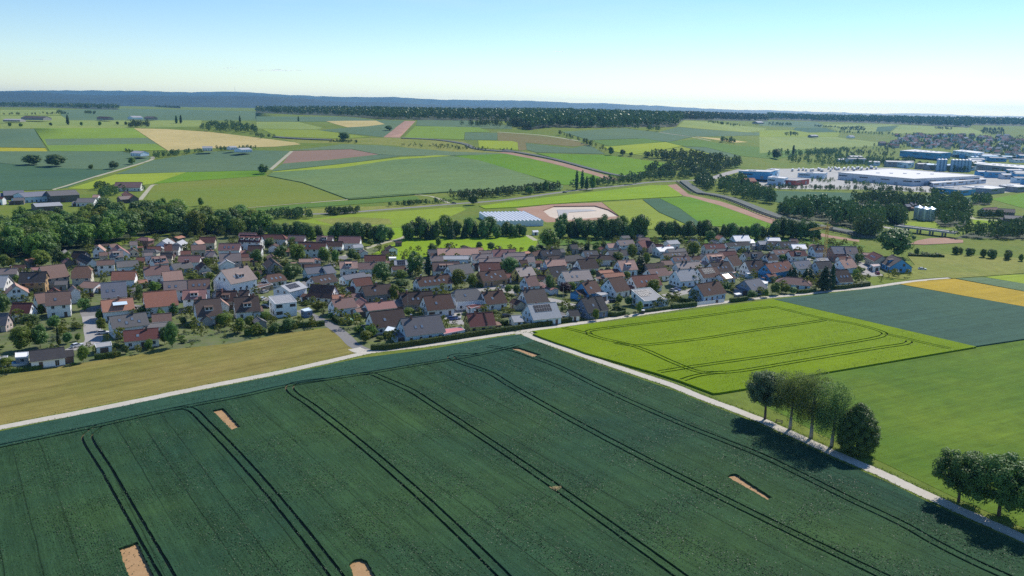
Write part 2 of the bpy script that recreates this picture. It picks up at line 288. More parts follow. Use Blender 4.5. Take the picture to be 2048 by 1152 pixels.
HOUSES=[
(-241.0, 386.1, 0.0, -161.7, 8.5, 2.9, 4, 6.3, 'greypink', 'grey', 'c1', 15),
(-229.8, 361.6, 0.0, -169.7, 7.5, 6.0, 3.5, 7.9, 'lightgrey', 'white', '', -1),
(-214.6, 347.8, 0.0, -55.8, 7.8, 4.7, 3.5, 7.4, 'pink', 'white', '', 31),
(-216.7, 365.6, 0.0, -163.3, 11.0, 4.9, 5, 9.1, 'charcoal', 'ochre', 'c1s1', 67),
(-214.2, 376.5, 0.0, -132.4, 10.8, 5.8, 5, 10.2, 'oldred', 'cream', '', 103),
(-200.6, 377.1, 0.0, -161.8, 8.5, 4.9, 5, 9.8, 'rust', 'cream', 'k', 164),
(-205.2, 381.6, 0.0, 114.5, 8.3, 2.2, 3, 5.2, 'rust', 'white', '', 156),
(-191.8, 368.1, 0.0, 169.5, 8.3, 5.1, 2.6, 4.4, 'oldred', 'white', '', 184),
(-231.1, 434.1, 0.0, 170.2, 7.7, 3.6, 3.5, 6.6, 'darkbrown', 'grey', '', 160),
(-221.3, 421.9, 0.0, 132.3, 19.3, 3.3, 3.5, 6.3, 'charcoal', 'white', '', 174),
(-229.6, 451.4, 0.0, -74.6, 5.2, 3.3, 4, 7.0, 'pink', 'white', '', 197),
(-220.6, 437.6, 0.0, -146.1, 4.3, 2.2, 4, 5.7, 'oldred', 'cream', '', 206),
(-203.1, 404.5, 0.0, -155.6, 8.2, 2.7, 5.5, 7.6, 'oldred', 'white', '', 211),
(-183.1, 324.0, 0.0, -154.5, 9.0, 5.1, 5.2, 9.8, 'oldred', 'white', 's1', 115),
(-188.0, 345.2, 0.0, -52.7, 5.2, 2.2, 5.2, 7.2, 'pink', 'white', 's2', 147),
(-193.4, 329.0, 0.0, -135.3, 4.2, 3.9, 4.2, 7.7, 'oldred', 'white', '', 79),
(-168.7, 340.9, 0.0, -154.3, 9.9, 6.0, 5, 10.4, 'bluegrey', 'white', 's2', 226),
(-192.9, 315.9, 0.0, -171.6, 7.4, 4.0, 3.3, 6.9, 'maroon', 'white', '', 45),
(-192.1, 300.3, 0.0, -171.1, 5.8, 3.6, 2.6, 6.6, 'slate', 'pinkstone', '', 1),
(-152.6, 260.1, 0.0, -148.5, 10.3, 4.8, 2.8, 5.2, 'charcoal', 'white', '', 93),
(-158.1, 321.1, 0.0, -149.2, 11.8, 5.2, 4, 7.8, 'orange', 'white', 'c1B', 234),
(-142.9, 297.4, 0.0, -143.8, 12.9, 4.7, 4, 7.7, 'grey', 'white', 's4c1', 255),
(-134.0, 300.3, 0.0, -156.7, 8.6, 3.9, 3, 3.7, 'grey', 'white', '', 311),
(-132.1, 283.8, 0.0, -154.0, 11.6, 4.8, 3, 5.8, 'maroon', 'white', 's1c1', 282),
(-144.4, 329.4, 0.0, -149.8, 12.6, 5.8, 4.2, 9.4, 'red', 'white', '', 319),
(-147.8, 353.8, 0.0, -157.5, 9.9, 4.3, 5, 8.6, 'greypink', 'white', 's2', 351),
(-138.7, 357.2, 0.0, -159.3, 9.2, 4.4, 5, 8.7, 'oldred', 'white', 's3', 398),
(-133.6, 338.5, 0.0, -163.9, 9.4, 4.3, 5, 8.2, 'redpink', 'white', 'd1', 389),
(-120.3, 316.8, 0.0, -151.8, 9.8, 5.7, 3.8, 9.5, 'oldbrown', 'white', 'd1c2', 414),
(-119.4, 312.0, 0.0, -60.5, 4.4, 2.2, 2.4, 4.4, 'oldred', 'greywall', '', 411),
(-120.9, 340.9, 0.0, -171.4, 8.5, 4.1, 3.5, 7.4, 'brown', 'grey', 'd1c1', 453),
(-116.4, 349.7, 0.0, -172.2, 4.4, 2.8, 3.5, 5.8, 'oldbrown', 'white', 'c1', 488),
(-120.1, 331.8, 0.0, -63.7, 5.1, 2.9, 3.2, 5.8, 'pink', 'white', '', 442),
(-108.1, 326.5, 0.0, -154.8, 9.9, 5.1, 3.2, 8.5, 'oldbrown', 'white', 'd1c2', 492),
(-104.0, 326.1, 0.0, -146.0, 4.5, 2.8, 2.8, 4.4, 'oldred', 'white', '', 512),
(-98.7, 358.2, 0.0, -118.5, 11.6, 5.2, 5, 7.3, 'lightgrey', 'white', 'Ps2', 580),
(-83.2, 355.0, 0.0, 167.2, 11.5, 5.0, 2.8, 7.6, 'brown', 'white', 'c1', 646),
(-113.8, 385.2, 0.0, -134.3, 9.6, 4.4, 3, 5.9, 'brown', 'white', 's3k', 547),
(-125.1, 364.4, 0.0, -123.2, 14.7, 6.6, 7.2, 12.7, 'pinkgrey', 'white', 'd1c1s2', 469),
(-90.5, 384.5, 0.0, -133.1, 12.8, 4.8, 2.8, 5.8, 'darkbrown', 'white', 's3', 644),
(-99.7, 404.8, 0.0, -146.8, 9.1, 4.0, 3.2, 5.7, 'bluegrey', 'paleblue', '', 626),
(-93.1, 407.0, 0.0, -136.4, 5.6, 4.7, 3, 5.9, 'bluegrey', 'white', '', 654),
(-109.9, 433.4, 0.0, -167.9, 8.1, 2.4, 3.2, 4.6, 'pink', 'pinkstone', '', 613),
(-103.8, 420.3, 0.0, -162.2, 8.2, 2.2, 3, 4.3, 'brown', 'white', '', 624),
(-114.2, 464.7, 0.0, 177.8, 16.5, 4.3, 5, 8.6, 'redbrown', 'white', 's2', 625),
(-164.5, 506.9, 0.0, 179.1, 10.8, 2.2, 5, 6.8, 'redpink', 'white', '', 496),
(-155.6, 485.6, 0.0, 175.3, 13.6, 4.1, 5, 8.7, 'maroon', 'white', 'd4', 502),
(-159.7, 459.6, 0.0, -171.9, 11.9, 4.1, 4.5, 7.9, 'redpink', 'white', 's3', 459),
(-146.1, 462.1, 0.0, -174.2, 7.9, 3.7, 3.5, 6.6, 'brown', 'white', '', 510),
(-147.4, 423.7, 0.0, -158.9, 10.9, 4.4, 5, 8.7, 'greypink', 'pinkstone', 'c1', 460),
(-148.0, 419.3, 0.0, -63.2, 8.1, 4.0, 4, 6.3, 'lightgrey', 'white', '', 452),
(-144.9, 439.0, 0.0, -155.1, 4.2, 2.2, 4, 5.8, 'redbrown', 'white', '', 489),
(-142.3, 432.5, 0.0, -150.9, 4.2, 2.2, 3.5, 5.0, 'oldred', 'yellow', '', 491),
(-123.7, 418.2, 0.0, 115.4, 13.9, 4.1, 3.5, 6.9, 'oldbrown', 'grey', '', 545),
(-147.7, 504.3, 0.0, 179.2, 10.9, 3.1, 4, 6.4, 'redbrown', 'white', 'h', 547),
(-131.8, 498.0, 0.0, 179.0, 10.4, 3.9, 4, 7.1, 'pinkbrown', 'white', '', 594),
(-114.8, 499.2, 0.0, 178.7, 10.0, 3.5, 4, 6.8, 'pinkbrown', 'white', 'd1', 650),
(-98.7, 494.6, 0.0, -179.5, 13.2, 4.5, 4, 7.5, 'redpink', 'white', '', 700),
(-106.2, 480.6, 0.0, -179.6, 12.6, 3.4, 4, 6.6, 'brown', 'white', '', 665),
(-91.6, 480.2, 0.0, -150.8, 6.0, 3.0, 3.5, 5.1, 'lightgrey', 'white', '', 714),
(-73.9, 436.3, 0.0, -169.6, 11.4, 3.4, 3.8, 6.8, 'redbrown', 'white', '', 750),
(-58.7, 429.2, 0.0, -167.8, 7.9, 3.5, 3.5, 5.5, 'lightgrey', 'white', 'P', 803),
(-72.6, 463.6, 0.0, -159.1, 4.2, 2.2, 3, 4.6, 'darkbrown', 'grey', '', 770),
(-83.9, 414.9, 0.0, -166.8, 9.2, 3.9, 4, 7.0, 'pink', 'white', 'd1s1', 697),
(-74.1, 416.6, 0.0, -167.8, 10.4, 3.9, 3.5, 6.3, 'pinkbrown', 'white', 'c1', 736),
(-58.8, 417.6, 0.0, -160.5, 7.1, 2.6, 3, 4.5, 'brown', 'white', '', 797),
(-77.6, 394.2, 0.0, -132.8, 13.2, 3.2, 3, 4.8, 'bluegrey', 'paleblue', 'c1', 706),
(-70.0, 374.4, 0.0, -144.8, 8.8, 3.6, 4, 7.0, 'redbrown', 'white', '', 722),
(-60.6, 359.7, 0.0, -151.6, 13.6, 4.7, 3.5, 6.9, 'darkbrown', 'grey', 'c1s1', 752),
(-37.6, 381.5, 0.0, -149.1, 17.4, 4.3, 3.5, 6.9, 'brown', 'white', 's5c2', 865),
(-70.6, 334.1, 0.0, -142.7, 10.0, 4.3, 3.2, 6.5, 'pinkbrown', 'white', 'c1', 684),
(-75.7, 351.6, 0.0, -163.1, 6.0, 2.5, 2.8, 4.1, 'orange', 'white', '', 678),
(-69.9, 355.1, 0.0, -169.7, 6.3, 3.0, 2.6, 3.9, 'pinkbrown', 'white', '', 707),
(-55.2, 334.6, 0.0, -150.9, 12.7, 4.2, 2.9, 5.1, 'redpink', 'white', 'c1', 759),
(-48.4, 308.6, 0.0, -150.6, 13.6, 5.7, 3, 8.1, 'darkbrown', 'white', 's1', 772),
(-34.1, 298.7, 0.0, -152.0, 15.8, 6.0, 3, 8.4, 'slate', 'paleblue', 's2c1', 840),
(-41.1, 345.9, 0.0, -156.9, 14.1, 5.3, 2.8, 7.2, 'darkbrown', 'grey', 's3c2', 833),
(-31.4, 336.4, 0.0, -154.9, 12.3, 5.7, 3.1, 8.2, 'brown', 'white', 's1c1g', 874),
(-31.1, 460.6, 0.0, -171.6, 23.2, 5.3, 4, 7.0, 'pink', 'white', 'c1', 915),
(-41.1, 439.3, 0.0, -166.5, 7.1, 3.2, 4, 6.2, 'greypink', 'white', 'c1', 873),
(-31.1, 445.3, 0.0, -173.0, 13.9, 3.5, 4, 5.4, 'lightgrey', 'paleblue', '', 911),
(-34.2, 416.0, 0.0, -167.4, 14.1, 4.4, 3.5, 7.5, 'oldred', 'white', 'd2', 891),
(-26.9, 406.0, 0.0, -146.2, 12.8, 5.0, 4, 8.2, 'grey', 'white', '', 917),
(-16.9, 446.1, 0.0, -164.2, 11.4, 3.5, 4, 6.6, 'greypink', 'white', 'c1', 964),
(-15.5, 463.7, 0.0, -166.2, 7.6, 2.2, 4, 5.5, 'greypink', 'white', '', 971),
(-5.0, 457.0, 0.0, -169.7, 13.2, 4.5, 4, 7.5, 'redpink', 'white', 'c1', 1008),
(0.8, 453.5, 0.0, -165.0, 12.8, 3.4, 4, 6.3, 'greypink', 'white', 'c1', 1028),
(5.4, 442.8, 0.0, -165.9, 13.2, 3.8, 3.5, 6.1, 'greypink', 'white', 'c1', 1045),
(5.7, 431.5, 0.0, -162.1, 4.4, 3.5, 3.5, 6.2, 'brown', 'white', '', 1046),
(-12.5, 437.0, 0.0, -161.0, 12.5, 3.0, 4, 6.0, 'greypink', 'white', 'c1', 979),
(-11.8, 413.2, 0.0, -170.0, 10.7, 4.3, 4.5, 8.1, 'redbrown', 'white', '', 979),
(-10.4, 396.8, 0.0, -150.8, 14.0, 4.9, 3.1, 7.0, 'brown', 'ochre', 's4c1', 982),
(-2.8, 402.8, 0.0, -159.0, 4.2, 2.8, 2.8, 4.4, 'redbrown', 'white', '', 1013),
(5.6, 406.1, 0.0, -144.3, 10.1, 4.3, 3.5, 7.1, 'lightpink', 'yellow', 'c1', 1047),
(8.3, 384.8, 0.0, -147.6, 6.7, 4.5, 3, 7.0, 'pinkbrown', 'paleblue', 'c1', 1059),
(14.3, 396.3, 0.0, 161.1, 4.2, 2.8, 3.4, 5.3, 'brown', 'grey', '', 1083),
(-19.7, 347.5, 0.0, -157.1, 12.4, 4.7, 4.5, 8.5, 'grey', 'white', 'ks1', 933),
(-8.5, 347.9, 0.0, -152.8, 10.0, 5.3, 3.1, 7.6, 'brown', 'white', 'c2s1', 984),
(2.4, 347.7, 0.0, 122.2, 6.3, 2.5, 2.4, 4.0, 'brown', 'cream', '', 1035),
(9.2, 351.3, 0.0, -154.2, 10.8, 5.3, 3.2, 8.0, 'greybrown', 'white', 'c2', 1066),
(12.1, 325.1, 0.0, -155.4, 13.0, 6.0, 2.9, 8.0, 'lightgrey', 'paleblue', 'P', 1083),
(1.7, 319.3, 0.0, -159.2, 4.2, 3.7, 2.4, 4.2, 'lightgrey', 'white', '', 1032),
(-12.4, 310.6, 0.0, -159.3, 10.8, 4.7, 3, 7.2, 'maroon', 'yellow', 'lc1', 959),
(-15.3, 338.9, 0.0, -164.4, 7.6, 2.6, 2.6, 3.3, 'maroon', 'white', '', 951),
(21.5, 465.6, 0.0, -158.6, 12.2, 3.6, 3.4, 6.2, 'charcoal', 'grey', 's2c1', 1100),
(13.3, 464.7, 0.0, -140.1, 6.9, 2.7, 3.2, 5.1, 'brown', 'grey', '', 1072),
(22.9, 455.9, 0.0, -157.9, 7.2, 2.3, 3, 4.4, 'darkbrown', 'grey', '', 1107),
(32.9, 452.3, 0.0, -147.2, 9.0, 4.2, 3, 5.6, 'darkgrey', 'grey', 'h', 1143),
(22.3, 430.0, 0.0, -160.1, 11.4, 3.9, 4, 7.0, 'pink', 'paleblue', 'c1', 1109),
(22.2, 407.3, 0.0, -150.0, 10.3, 4.7, 3.4, 7.7, 'charcoal', 'yellow', 's1', 1113),
(30.9, 397.3, 0.0, -156.0, 15.2, 5.1, 3.4, 7.7, 'lightpink', 'white', 'c1s2', 1151),
(38.9, 430.0, 0.0, -154.5, 11.1, 5.0, 3.2, 7.7, 'darkbrown', 'white', 'c1', 1172),
(36.5, 491.1, 0.0, -159.4, 4.7, 3.2, 3.2, 5.5, 'darkgrey', 'grey', '', 1147),
(44.4, 467.7, 0.0, -160.3, 9.0, 3.5, 3.2, 5.8, 'darkgrey', 'white', 's2', 1180),
(48.9, 453.4, 0.0, -169.4, 11.3, 3.1, 3.5, 5.6, 'darkbrown', 'white', 'hc1', 1201),
(60.0, 468.3, 0.0, -158.7, 12.2, 3.8, 3.4, 6.2, 'darkgrey', 'white', 'c1', 1234),
(60.1, 495.9, 0.0, -163.1, 6.4, 3.4, 3.4, 5.7, 'pink', 'white', '', 1223),
(68.3, 497.1, 0.0, -160.2, 10.6, 3.8, 5, 7.7, 'greypink', 'white', 's1', 1250),
(59.6, 427.2, 0.0, -158.5, 10.1, 4.9, 3.4, 7.8, 'pink', 'paleblue', 'd1c1', 1252),
(50.8, 408.2, 0.0, -158.2, 11.5, 2.5, 3, 4.7, 'orange', 'white', '', 1226),
(35.2, 372.2, 0.0, -141.3, 9.1, 5.0, 3, 7.5, 'brown', 'blue', 's1c1', 1177),
(48.2, 377.3, 0.0, -142.3, 9.7, 5.7, 3.1, 8.6, 'brown', 'white', '', 1231),
(63.3, 388.9, 0.0, -153.8, 15.1, 5.4, 3.1, 7.6, 'redbrown', 'white', 's2', 1288),
(33.4, 337.5, 0.0, -149.3, 10.9, 5.4, 2.9, 8.1, 'charcoal', 'slateblue', 's1lc1', 1183),
(25.2, 330.2, 0.0, -164.7, 4.5, 3.4, 2.3, 4.2, 'charcoal', 'white', '', 1146),
(78.1, 496.7, 0.0, -124.4, 9.9, 4.4, 3.4, 7.4, 'maroon', 'pinkstone', '', 1282),
(83.4, 497.8, 0.0, 127.9, 5.9, 4.1, 3.4, 7.1, 'maroon', 'pinkstone', '', 1299),
(99.5, 511.1, 0.0, -155.8, 8.3, 3.8, 4, 5.8, 'lightgrey', 'white', '', 1344),
(88.9, 500.4, 0.0, 168.2, 6.5, 2.2, 3.4, 4.9, 'maroon', 'white', '', 1315),
(90.6, 487.1, 0.0, -159.0, 11.6, 5.0, 3.6, 5.4, 'white', 'white', 'c1', 1329),
(96.7, 483.3, 0.0, -157.9, 12.2, 2.9, 3.4, 5.2, 'grey', 'white', 'c1', 1351),
(93.3, 469.2, 0.0, -155.4, 16.7, 2.7, 3.4, 5.2, 'greybrown', 'white', 's3', 1349),
(93.7, 453.7, 0.0, -163.3, 10.5, 3.1, 3.4, 5.8, 'pinkbrown', 'paleblue', 's3c1', 1361),
(103.2, 459.7, 0.0, -164.7, 6.1, 2.7, 3.2, 5.0, 'brown', 'white', 'c1', 1390),
(112.1, 453.4, 0.0, -153.9, 11.9, 4.3, 3.8, 7.7, 'pink', 'white', 'd2', 1428),
(122.0, 495.9, 0.0, -163.9, 13.7, 3.6, 3.8, 6.4, 'maroon', 'white', 's2', 1427),
(139.4, 508.0, 0.0, -157.3, 17.5, 2.9, 3.8, 5.8, 'charcoal', 'white', 's1', 1474),
(146.9, 527.9, 0.0, -166.6, 11.1, 4.5, 4, 7.1, 'white', 'paleblue', 'c1', 1481),
(126.5, 485.1, 0.0, -163.8, 12.6, 2.7, 3.6, 5.3, 'grey', 'white', 'c1', 1450),
(125.0, 474.7, 0.0, -162.6, 10.8, 3.2, 3.2, 5.5, 'maroon', 'white', '', 1454),
(120.2, 446.3, 0.0, -144.4, 8.1, 5.3, 3.2, 8.0, 'brown', 'white', '', 1463),
(93.2, 432.6, 0.0, -156.8, 15.3, 3.5, 3.6, 6.3, 'lightpink', 'white', 'c2', 1375),
(85.3, 402.3, 0.0, -153.8, 11.6, 5.2, 3.4, 8.0, 'lightgrey', 'paleblue', 'c2', 1368),
(73.7, 414.3, 0.0, -152.7, 11.5, 4.7, 3, 6.2, 'pinkbrown', 'white', 's1', 1313),
(75.4, 431.6, 0.0, -156.4, 11.8, 3.6, 3.2, 5.6, 'darkbrown', 'grey', '', 1309),
(98.9, 412.9, 0.0, -149.9, 12.4, 5.2, 3.2, 7.3, 'brown', 'white', 'Ps1', 1413),
(107.6, 409.3, 0.0, -151.3, 8.3, 4.0, 3, 4.9, 'brown', 'white', 'P', 1450),
(108.9, 427.5, 0.0, -156.8, 12.1, 5.3, 3.2, 7.6, 'darkbrown', 'white', 's3c1', 1439),
(90.2, 372.5, 0.0, -146.3, 14.9, 5.3, 3.1, 7.9, 'brown', 'blue2', 'c1s1', 1415),
(127.9, 432.1, 0.0, -159.3, 10.8, 4.9, 3.2, 8.0, 'darkbrown', 'white', 's2c1', 1506),
(138.4, 473.0, 0.0, -160.8, 9.3, 2.8, 3.2, 5.4, 'charcoal', 'white', 'c1', 1502),
(138.1, 424.4, 0.0, -143.4, 19.5, 4.5, 4.4, 8.5, 'redbrown', 'blue', 's4c1', 1554),
(132.5, 415.5, 0.0, -158.0, 5.7, 2.2, 3, 4.2, 'redbrown', 'blue', '', 1541),
(114.7, 387.1, 0.0, -146.3, 11.1, 5.5, 2.8, 6.8, 'bluegrey', 'slateblue', 's1', 1504),
(139.8, 400.7, 0.0, 158.9, 7.4, 5.3, 2.7, 5.3, 'pinkbrown', 'paleblue', 'h', 1589),
(155.8, 439.5, 0.0, -152.2, 12.6, 4.4, 3.4, 6.9, 'bluegrey', 'white', 's2', 1601),
(167.0, 437.6, 0.0, -161.6, 10.1, 4.2, 3.6, 7.1, 'charcoal', 'white', '', 1645),
(174.2, 458.8, 0.0, -160.0, 8.1, 2.4, 3.6, 5.2, 'lightgrey', 'white', 'P', 1643),
(165.1, 408.2, 0.0, -163.5, 8.5, 5.9, 2.9, 8.2, 'darkbrown', 'white', 's3', 1681),
(181.5, 443.4, 0.0, -151.9, 10.2, 4.6, 3.4, 7.6, 'pink', 'paleblue', 's1c1', 1691),
(191.1, 480.4, 0.0, -174.3, 8.4, 5.0, 5, 8.6, 'bluegrey', 'brick', 's1', 1675),
(198.6, 479.9, 0.0, 176.3, 7.1, 5.1, 5, 8.7, 'greypink', 'white', 's1', 1701),
(184.6, 493.3, 0.0, -166.4, 8.9, 4.4, 3.4, 6.9, 'darkbrown', 'paleblue', 's3c1', 1636),
(175.6, 502.5, 0.0, -174.2, 9.2, 3.7, 3.6, 5.9, 'white', 'white', '', 1596),
(169.0, 531.6, 0.0, -173.9, 9.2, 3.1, 3.6, 5.5, 'white', 'white', 'c1', 1546),
(157.7, 517.5, 0.0, -162.0, 6.2, 2.9, 3.4, 5.3, 'lightgrey', 'grey', '', 1524),
(163.9, 515.4, 0.0, -174.1, 6.8, 3.1, 3.4, 5.5, 'charcoal', 'white', 's1', 1545),
(171.5, 510.5, 0.0, -168.0, 12.1, 4.0, 3.4, 6.3, 'charcoal', 'white', 's2', 1574),
(158.9, 482.6, 0.0, -163.0, 11.6, 3.5, 3.4, 5.7, 'pinkbrown', 'white', 's2', 1562),
(166.2, 476.9, 0.0, -163.2, 11.5, 3.4, 3.4, 6.1, 'maroon', 'white', 'd1', 1593),
(137.4, 466.7, 0.0, -155.2, 13.2, 4.0, 3.4, 6.8, 'charcoal', 'white', 'd1s1c1', 1505),
(146.3, 462.8, 0.0, -157.6, 7.3, 3.8, 3.3, 6.3, 'darkbrown', 'white', 's1c1', 1540),
(208.7, 465.6, 0.0, 88.1, 14.1, 4.6, 3.8, 7.1, 'maroon', 'cream', 's3', 1756),
(213.5, 452.1, 0.0, 86.1, 15.5, 6.2, 3.2, 7.7, 'greybrown', 'blue', 'd1', 1794),
(191.7, 471.0, 0.0, -160.6, 8.8, 2.2, 3, 4.5, 'redbrown', 'white', 'c1', 1688),
(-214.7, 443.2, 0.0, -58.7, 12.0, 5.0, 4, 8.2, 'redpink', 'white', '', 237),
(-229.1, 466.1, 0.0, -127.4, 4.2, 2.2, 3.6, 5.3, 'oldred', 'white', '', 225),
(-219.5, 471.5, 0.0, -157.3, 4.2, 2.6, 4.2, 6.2, 'pinkgrey', 'white', '', 267),
(-218.3, 484.0, 0.0, 162.0, 4.2, 2.7, 5, 6.6, 'redpink', 'brick', 'h', 290),
(-202.0, 473.5, 0.0, -86.4, 9.7, 4.1, 4.5, 7.2, 'lightgrey', 'white', '', 330),
(-193.5, 457.0, 0.0, -158.0, 4.2, 3.9, 4, 7.3, 'redbrown', 'pinkstone', 'c1', 336),
(-191.1, 462.2, 0.0, -174.2, 4.2, 3.3, 3.4, 6.2, 'slate', 'white', '', 352),
(-193.4, 473.4, 0.0, -89.8, 9.6, 2.9, 4.5, 6.5, 'lightgrey', 'white', '', 359),
(-178.1, 461.1, 0.0, -157.6, 7.9, 3.3, 4, 6.6, 'oldred', 'cream', '', 397),
(-184.9, 478.2, 0.0, -95.2, 7.4, 2.6, 4, 6.0, 'pink', 'white', '', 395),
(-182.0, 486.3, 0.0, -170.7, 9.3, 3.7, 4, 7.1, 'redbrown', 'cream', '', 415),
(-164.1, 442.1, 0.0, 174.0, 5.2, 3.1, 4, 6.3, 'pinkgrey', 'grey', 'c1', 422),
(-194.7, 434.3, 0.0, -156.0, 4.2, 2.2, 5, 6.5, 'greypink', 'white', '', 297),
(-199.5, 448.2, 0.0, 173.2, 5.0, 2.2, 4.4, 5.8, 'grey', 'cream', 'h', 301),
(-184.4, 432.8, 0.0, -165.1, 6.1, 3.4, 4, 6.7, 'charcoal', 'cream', '', 333),
(-182.9, 418.9, 0.0, -134.4, 7.4, 4.0, 4, 7.4, 'pinkbrown', 'white', 'd2', 316),
(-168.8, 424.3, 0.0, -169.6, 11.0, 3.8, 4, 7.0, 'redpink', 'white', '', 379),
(-171.4, 389.4, 0.0, -148.8, 11.4, 4.5, 4.4, 8.1, 'pinkbrown', 'white', 'c2', 312),
(-166.8, 407.5, 0.0, -132.3, 10.5, 3.4, 3.6, 6.3, 'grey', 'blue2', 'c2', 361),
(-160.0, 379.8, 0.0, -148.7, 8.9, 4.5, 4, 7.7, 'pink', 'white', '', 343),
(-155.5, 407.1, 0.0, 124.4, 8.2, 3.4, 3.5, 6.5, 'brown', 'cream', '', 406),
(-196.2, 412.6, 0.0, -148.5, 10.3, 4.2, 3.5, 5.9, 'grey', 'paleblue', '', 254),
(-180.8, 376.4, 0.0, -166.5, 10.4, 4.3, 4.4, 8.0, 'red', 'white', '', 248),
(-172.6, 376.4, 0.0, -146.7, 4.2, 2.2, 2.8, 3.9, 'orange', 'white', '', 284),
(-195.8, 426.7, 0.0, -158.5, 4.2, 2.7, 3.4, 5.1, 'redbrown', 'brick', '', 281),
(-209.6, 429.4, 0.0, -153.7, 6.8, 3.8, 5, 7.9, 'greypink', 'white', 'd1', 232),
(-440.4, 726.3, 0.0, -147.4, 15.8, 12.1, 4, 7.0, 'bluegrey', 'woodgrey', '', 27),
(-414.5, 710.2, 0.0, -130.4, 22.1, 13.0, 5, 7.8, 'bluegrey', 'paleblue', '', 64),
(-391.2, 713.8, 0.0, -138.4, 22.8, 12.4, 6, 9.1, 'grey', 'woodgrey', '', 123),
(-412.0, 686.0, 0.0, -155.6, 8.0, 4.4, 3.5, 5.5, 'grey', 'woodgrey', '', 38),
(-424.5, 680.2, 0.0, 174.3, 8.6, 2.6, 5, 6.8, 'redbrown', 'white', '', -1),
(-370.8, 653.2, 0.0, -141.0, 19.1, 11.7, 4, 5.6, 'lightgrey', 'woodgrey', '', 93),
(-375.4, 806.2, 0.1, -169.4, 24.1, 6.6, 3.6, 8.4, 'pinkbrown', 'white', '', 257),
(-337.4, 725.3, 0.0, 123.6, 42.1, 4.1, 3.6, 6.6, 'red', 'woodgrey', '', 260),
(-334.2, 707.9, 0.0, -131.4, 10.6, 4.2, 3.4, 5.8, 'pinkgrey', 'woodgrey', '', 249),
(-353.7, 682.9, 0.0, -171.3, 14.1, 6.1, 3.4, 6.4, 'grey', 'white', '', 174),
(-363.3, 717.8, 0.0, -170.9, 5.1, 3.7, 3.4, 5.5, 'pink', 'white', '', 192),
(-510.0, 1135.4, 13.1, 153.3, 20.2, 7.5, 4, 6.7, 'lightgrey', 'paleblue', '', 279),
(-439.2, 1194.9, 18.5, -160.1, 14.0, 7.0, 4, 6.0, 'lightgrey', 'white', '', 415),
(-407.6, 1206.0, 19.6, -119.3, 12.8, 4.6, 3.5, 5.2, 'lightgrey', 'white', '', 464),
(-384.8, 1184.9, 18.0, -123.1, 19.3, 8.3, 3.5, 5.6, 'lightgrey', 'paleblue', '', 486),
(-879.5, 1949.1, 45.6, -119.4, 27.3, 9.8, 4, 7.6, 'lightgrey', 'paleblue', '', 270),
(-915.1, 1877.6, 44.7, 138.6, 60, 6.4, 4, 6.8, 'darkbrown', 'grey', '', 210),
(-832.6, 1923.9, 46.1, 145.3, 33.0, 7.1, 4, 6.6, 'greybrown', 'grey', '', 301),
(-1013.1, 1779.9, 44.3, 162.7, 60, 11.5, 4, 7.7, 'darkgrey', 'grey', '', 72),
(-1018.6, 1710.3, 42.1, -179.0, 35.0, 11.2, 3, 5.0, 'lightgrey', 'grey', '', 28),
(322.4, 695.8, 0.0, 145.8, 14.6, 8.0, 4, 7.9, 'darkgrey', 'woodgrey', '', 1791),
(355.9, 745.9, 0.0, -171.8, 4.8, 3.9, 4, 5.9, 'bluegrey', 'woodgrey', '', 1814),
(368.4, 759.5, 0.0, -171.7, 8.6, 4.9, 4, 6.0, 'bluegrey', 'woodgrey', '', 1828),
(414.8, 718.1, 0.0, -156.1, 18.5, 4.5, 3.8, 7.1, 'pinkbrown', 'white', '', 1980),
(428.5, 718.2, 0.0, 154.6, 14.7, 6.3, 4, 6.3, 'darkgrey', 'woodgrey', '', 2011),
(407.1, 669.3, 0.0, 157.3, 14.0, 5.8, 4, 6.1, 'grey', 'woodgrey', '', 2028),
(798.3, 2245.3, 21.4, -152.6, 25.6, 7.3, 4, 6.7, 'lightgrey', 'grey', '', 1626),
(948.8, 2370.6, 17.5, -153.1, 18.7, 8.0, 4, 7.6, 'lightgrey', 'white', '', 1701),
(756.1, 2616.6, 49.4, -133.7, 40.3, 9.8, 4, 7.6, 'lightgrey', 'grey', '', 1516),
(266.7, 941.2, 2.6, -168.8, 12.7, 7.3, 6, 9.3, 'red', 'red2', '', 1498),
]
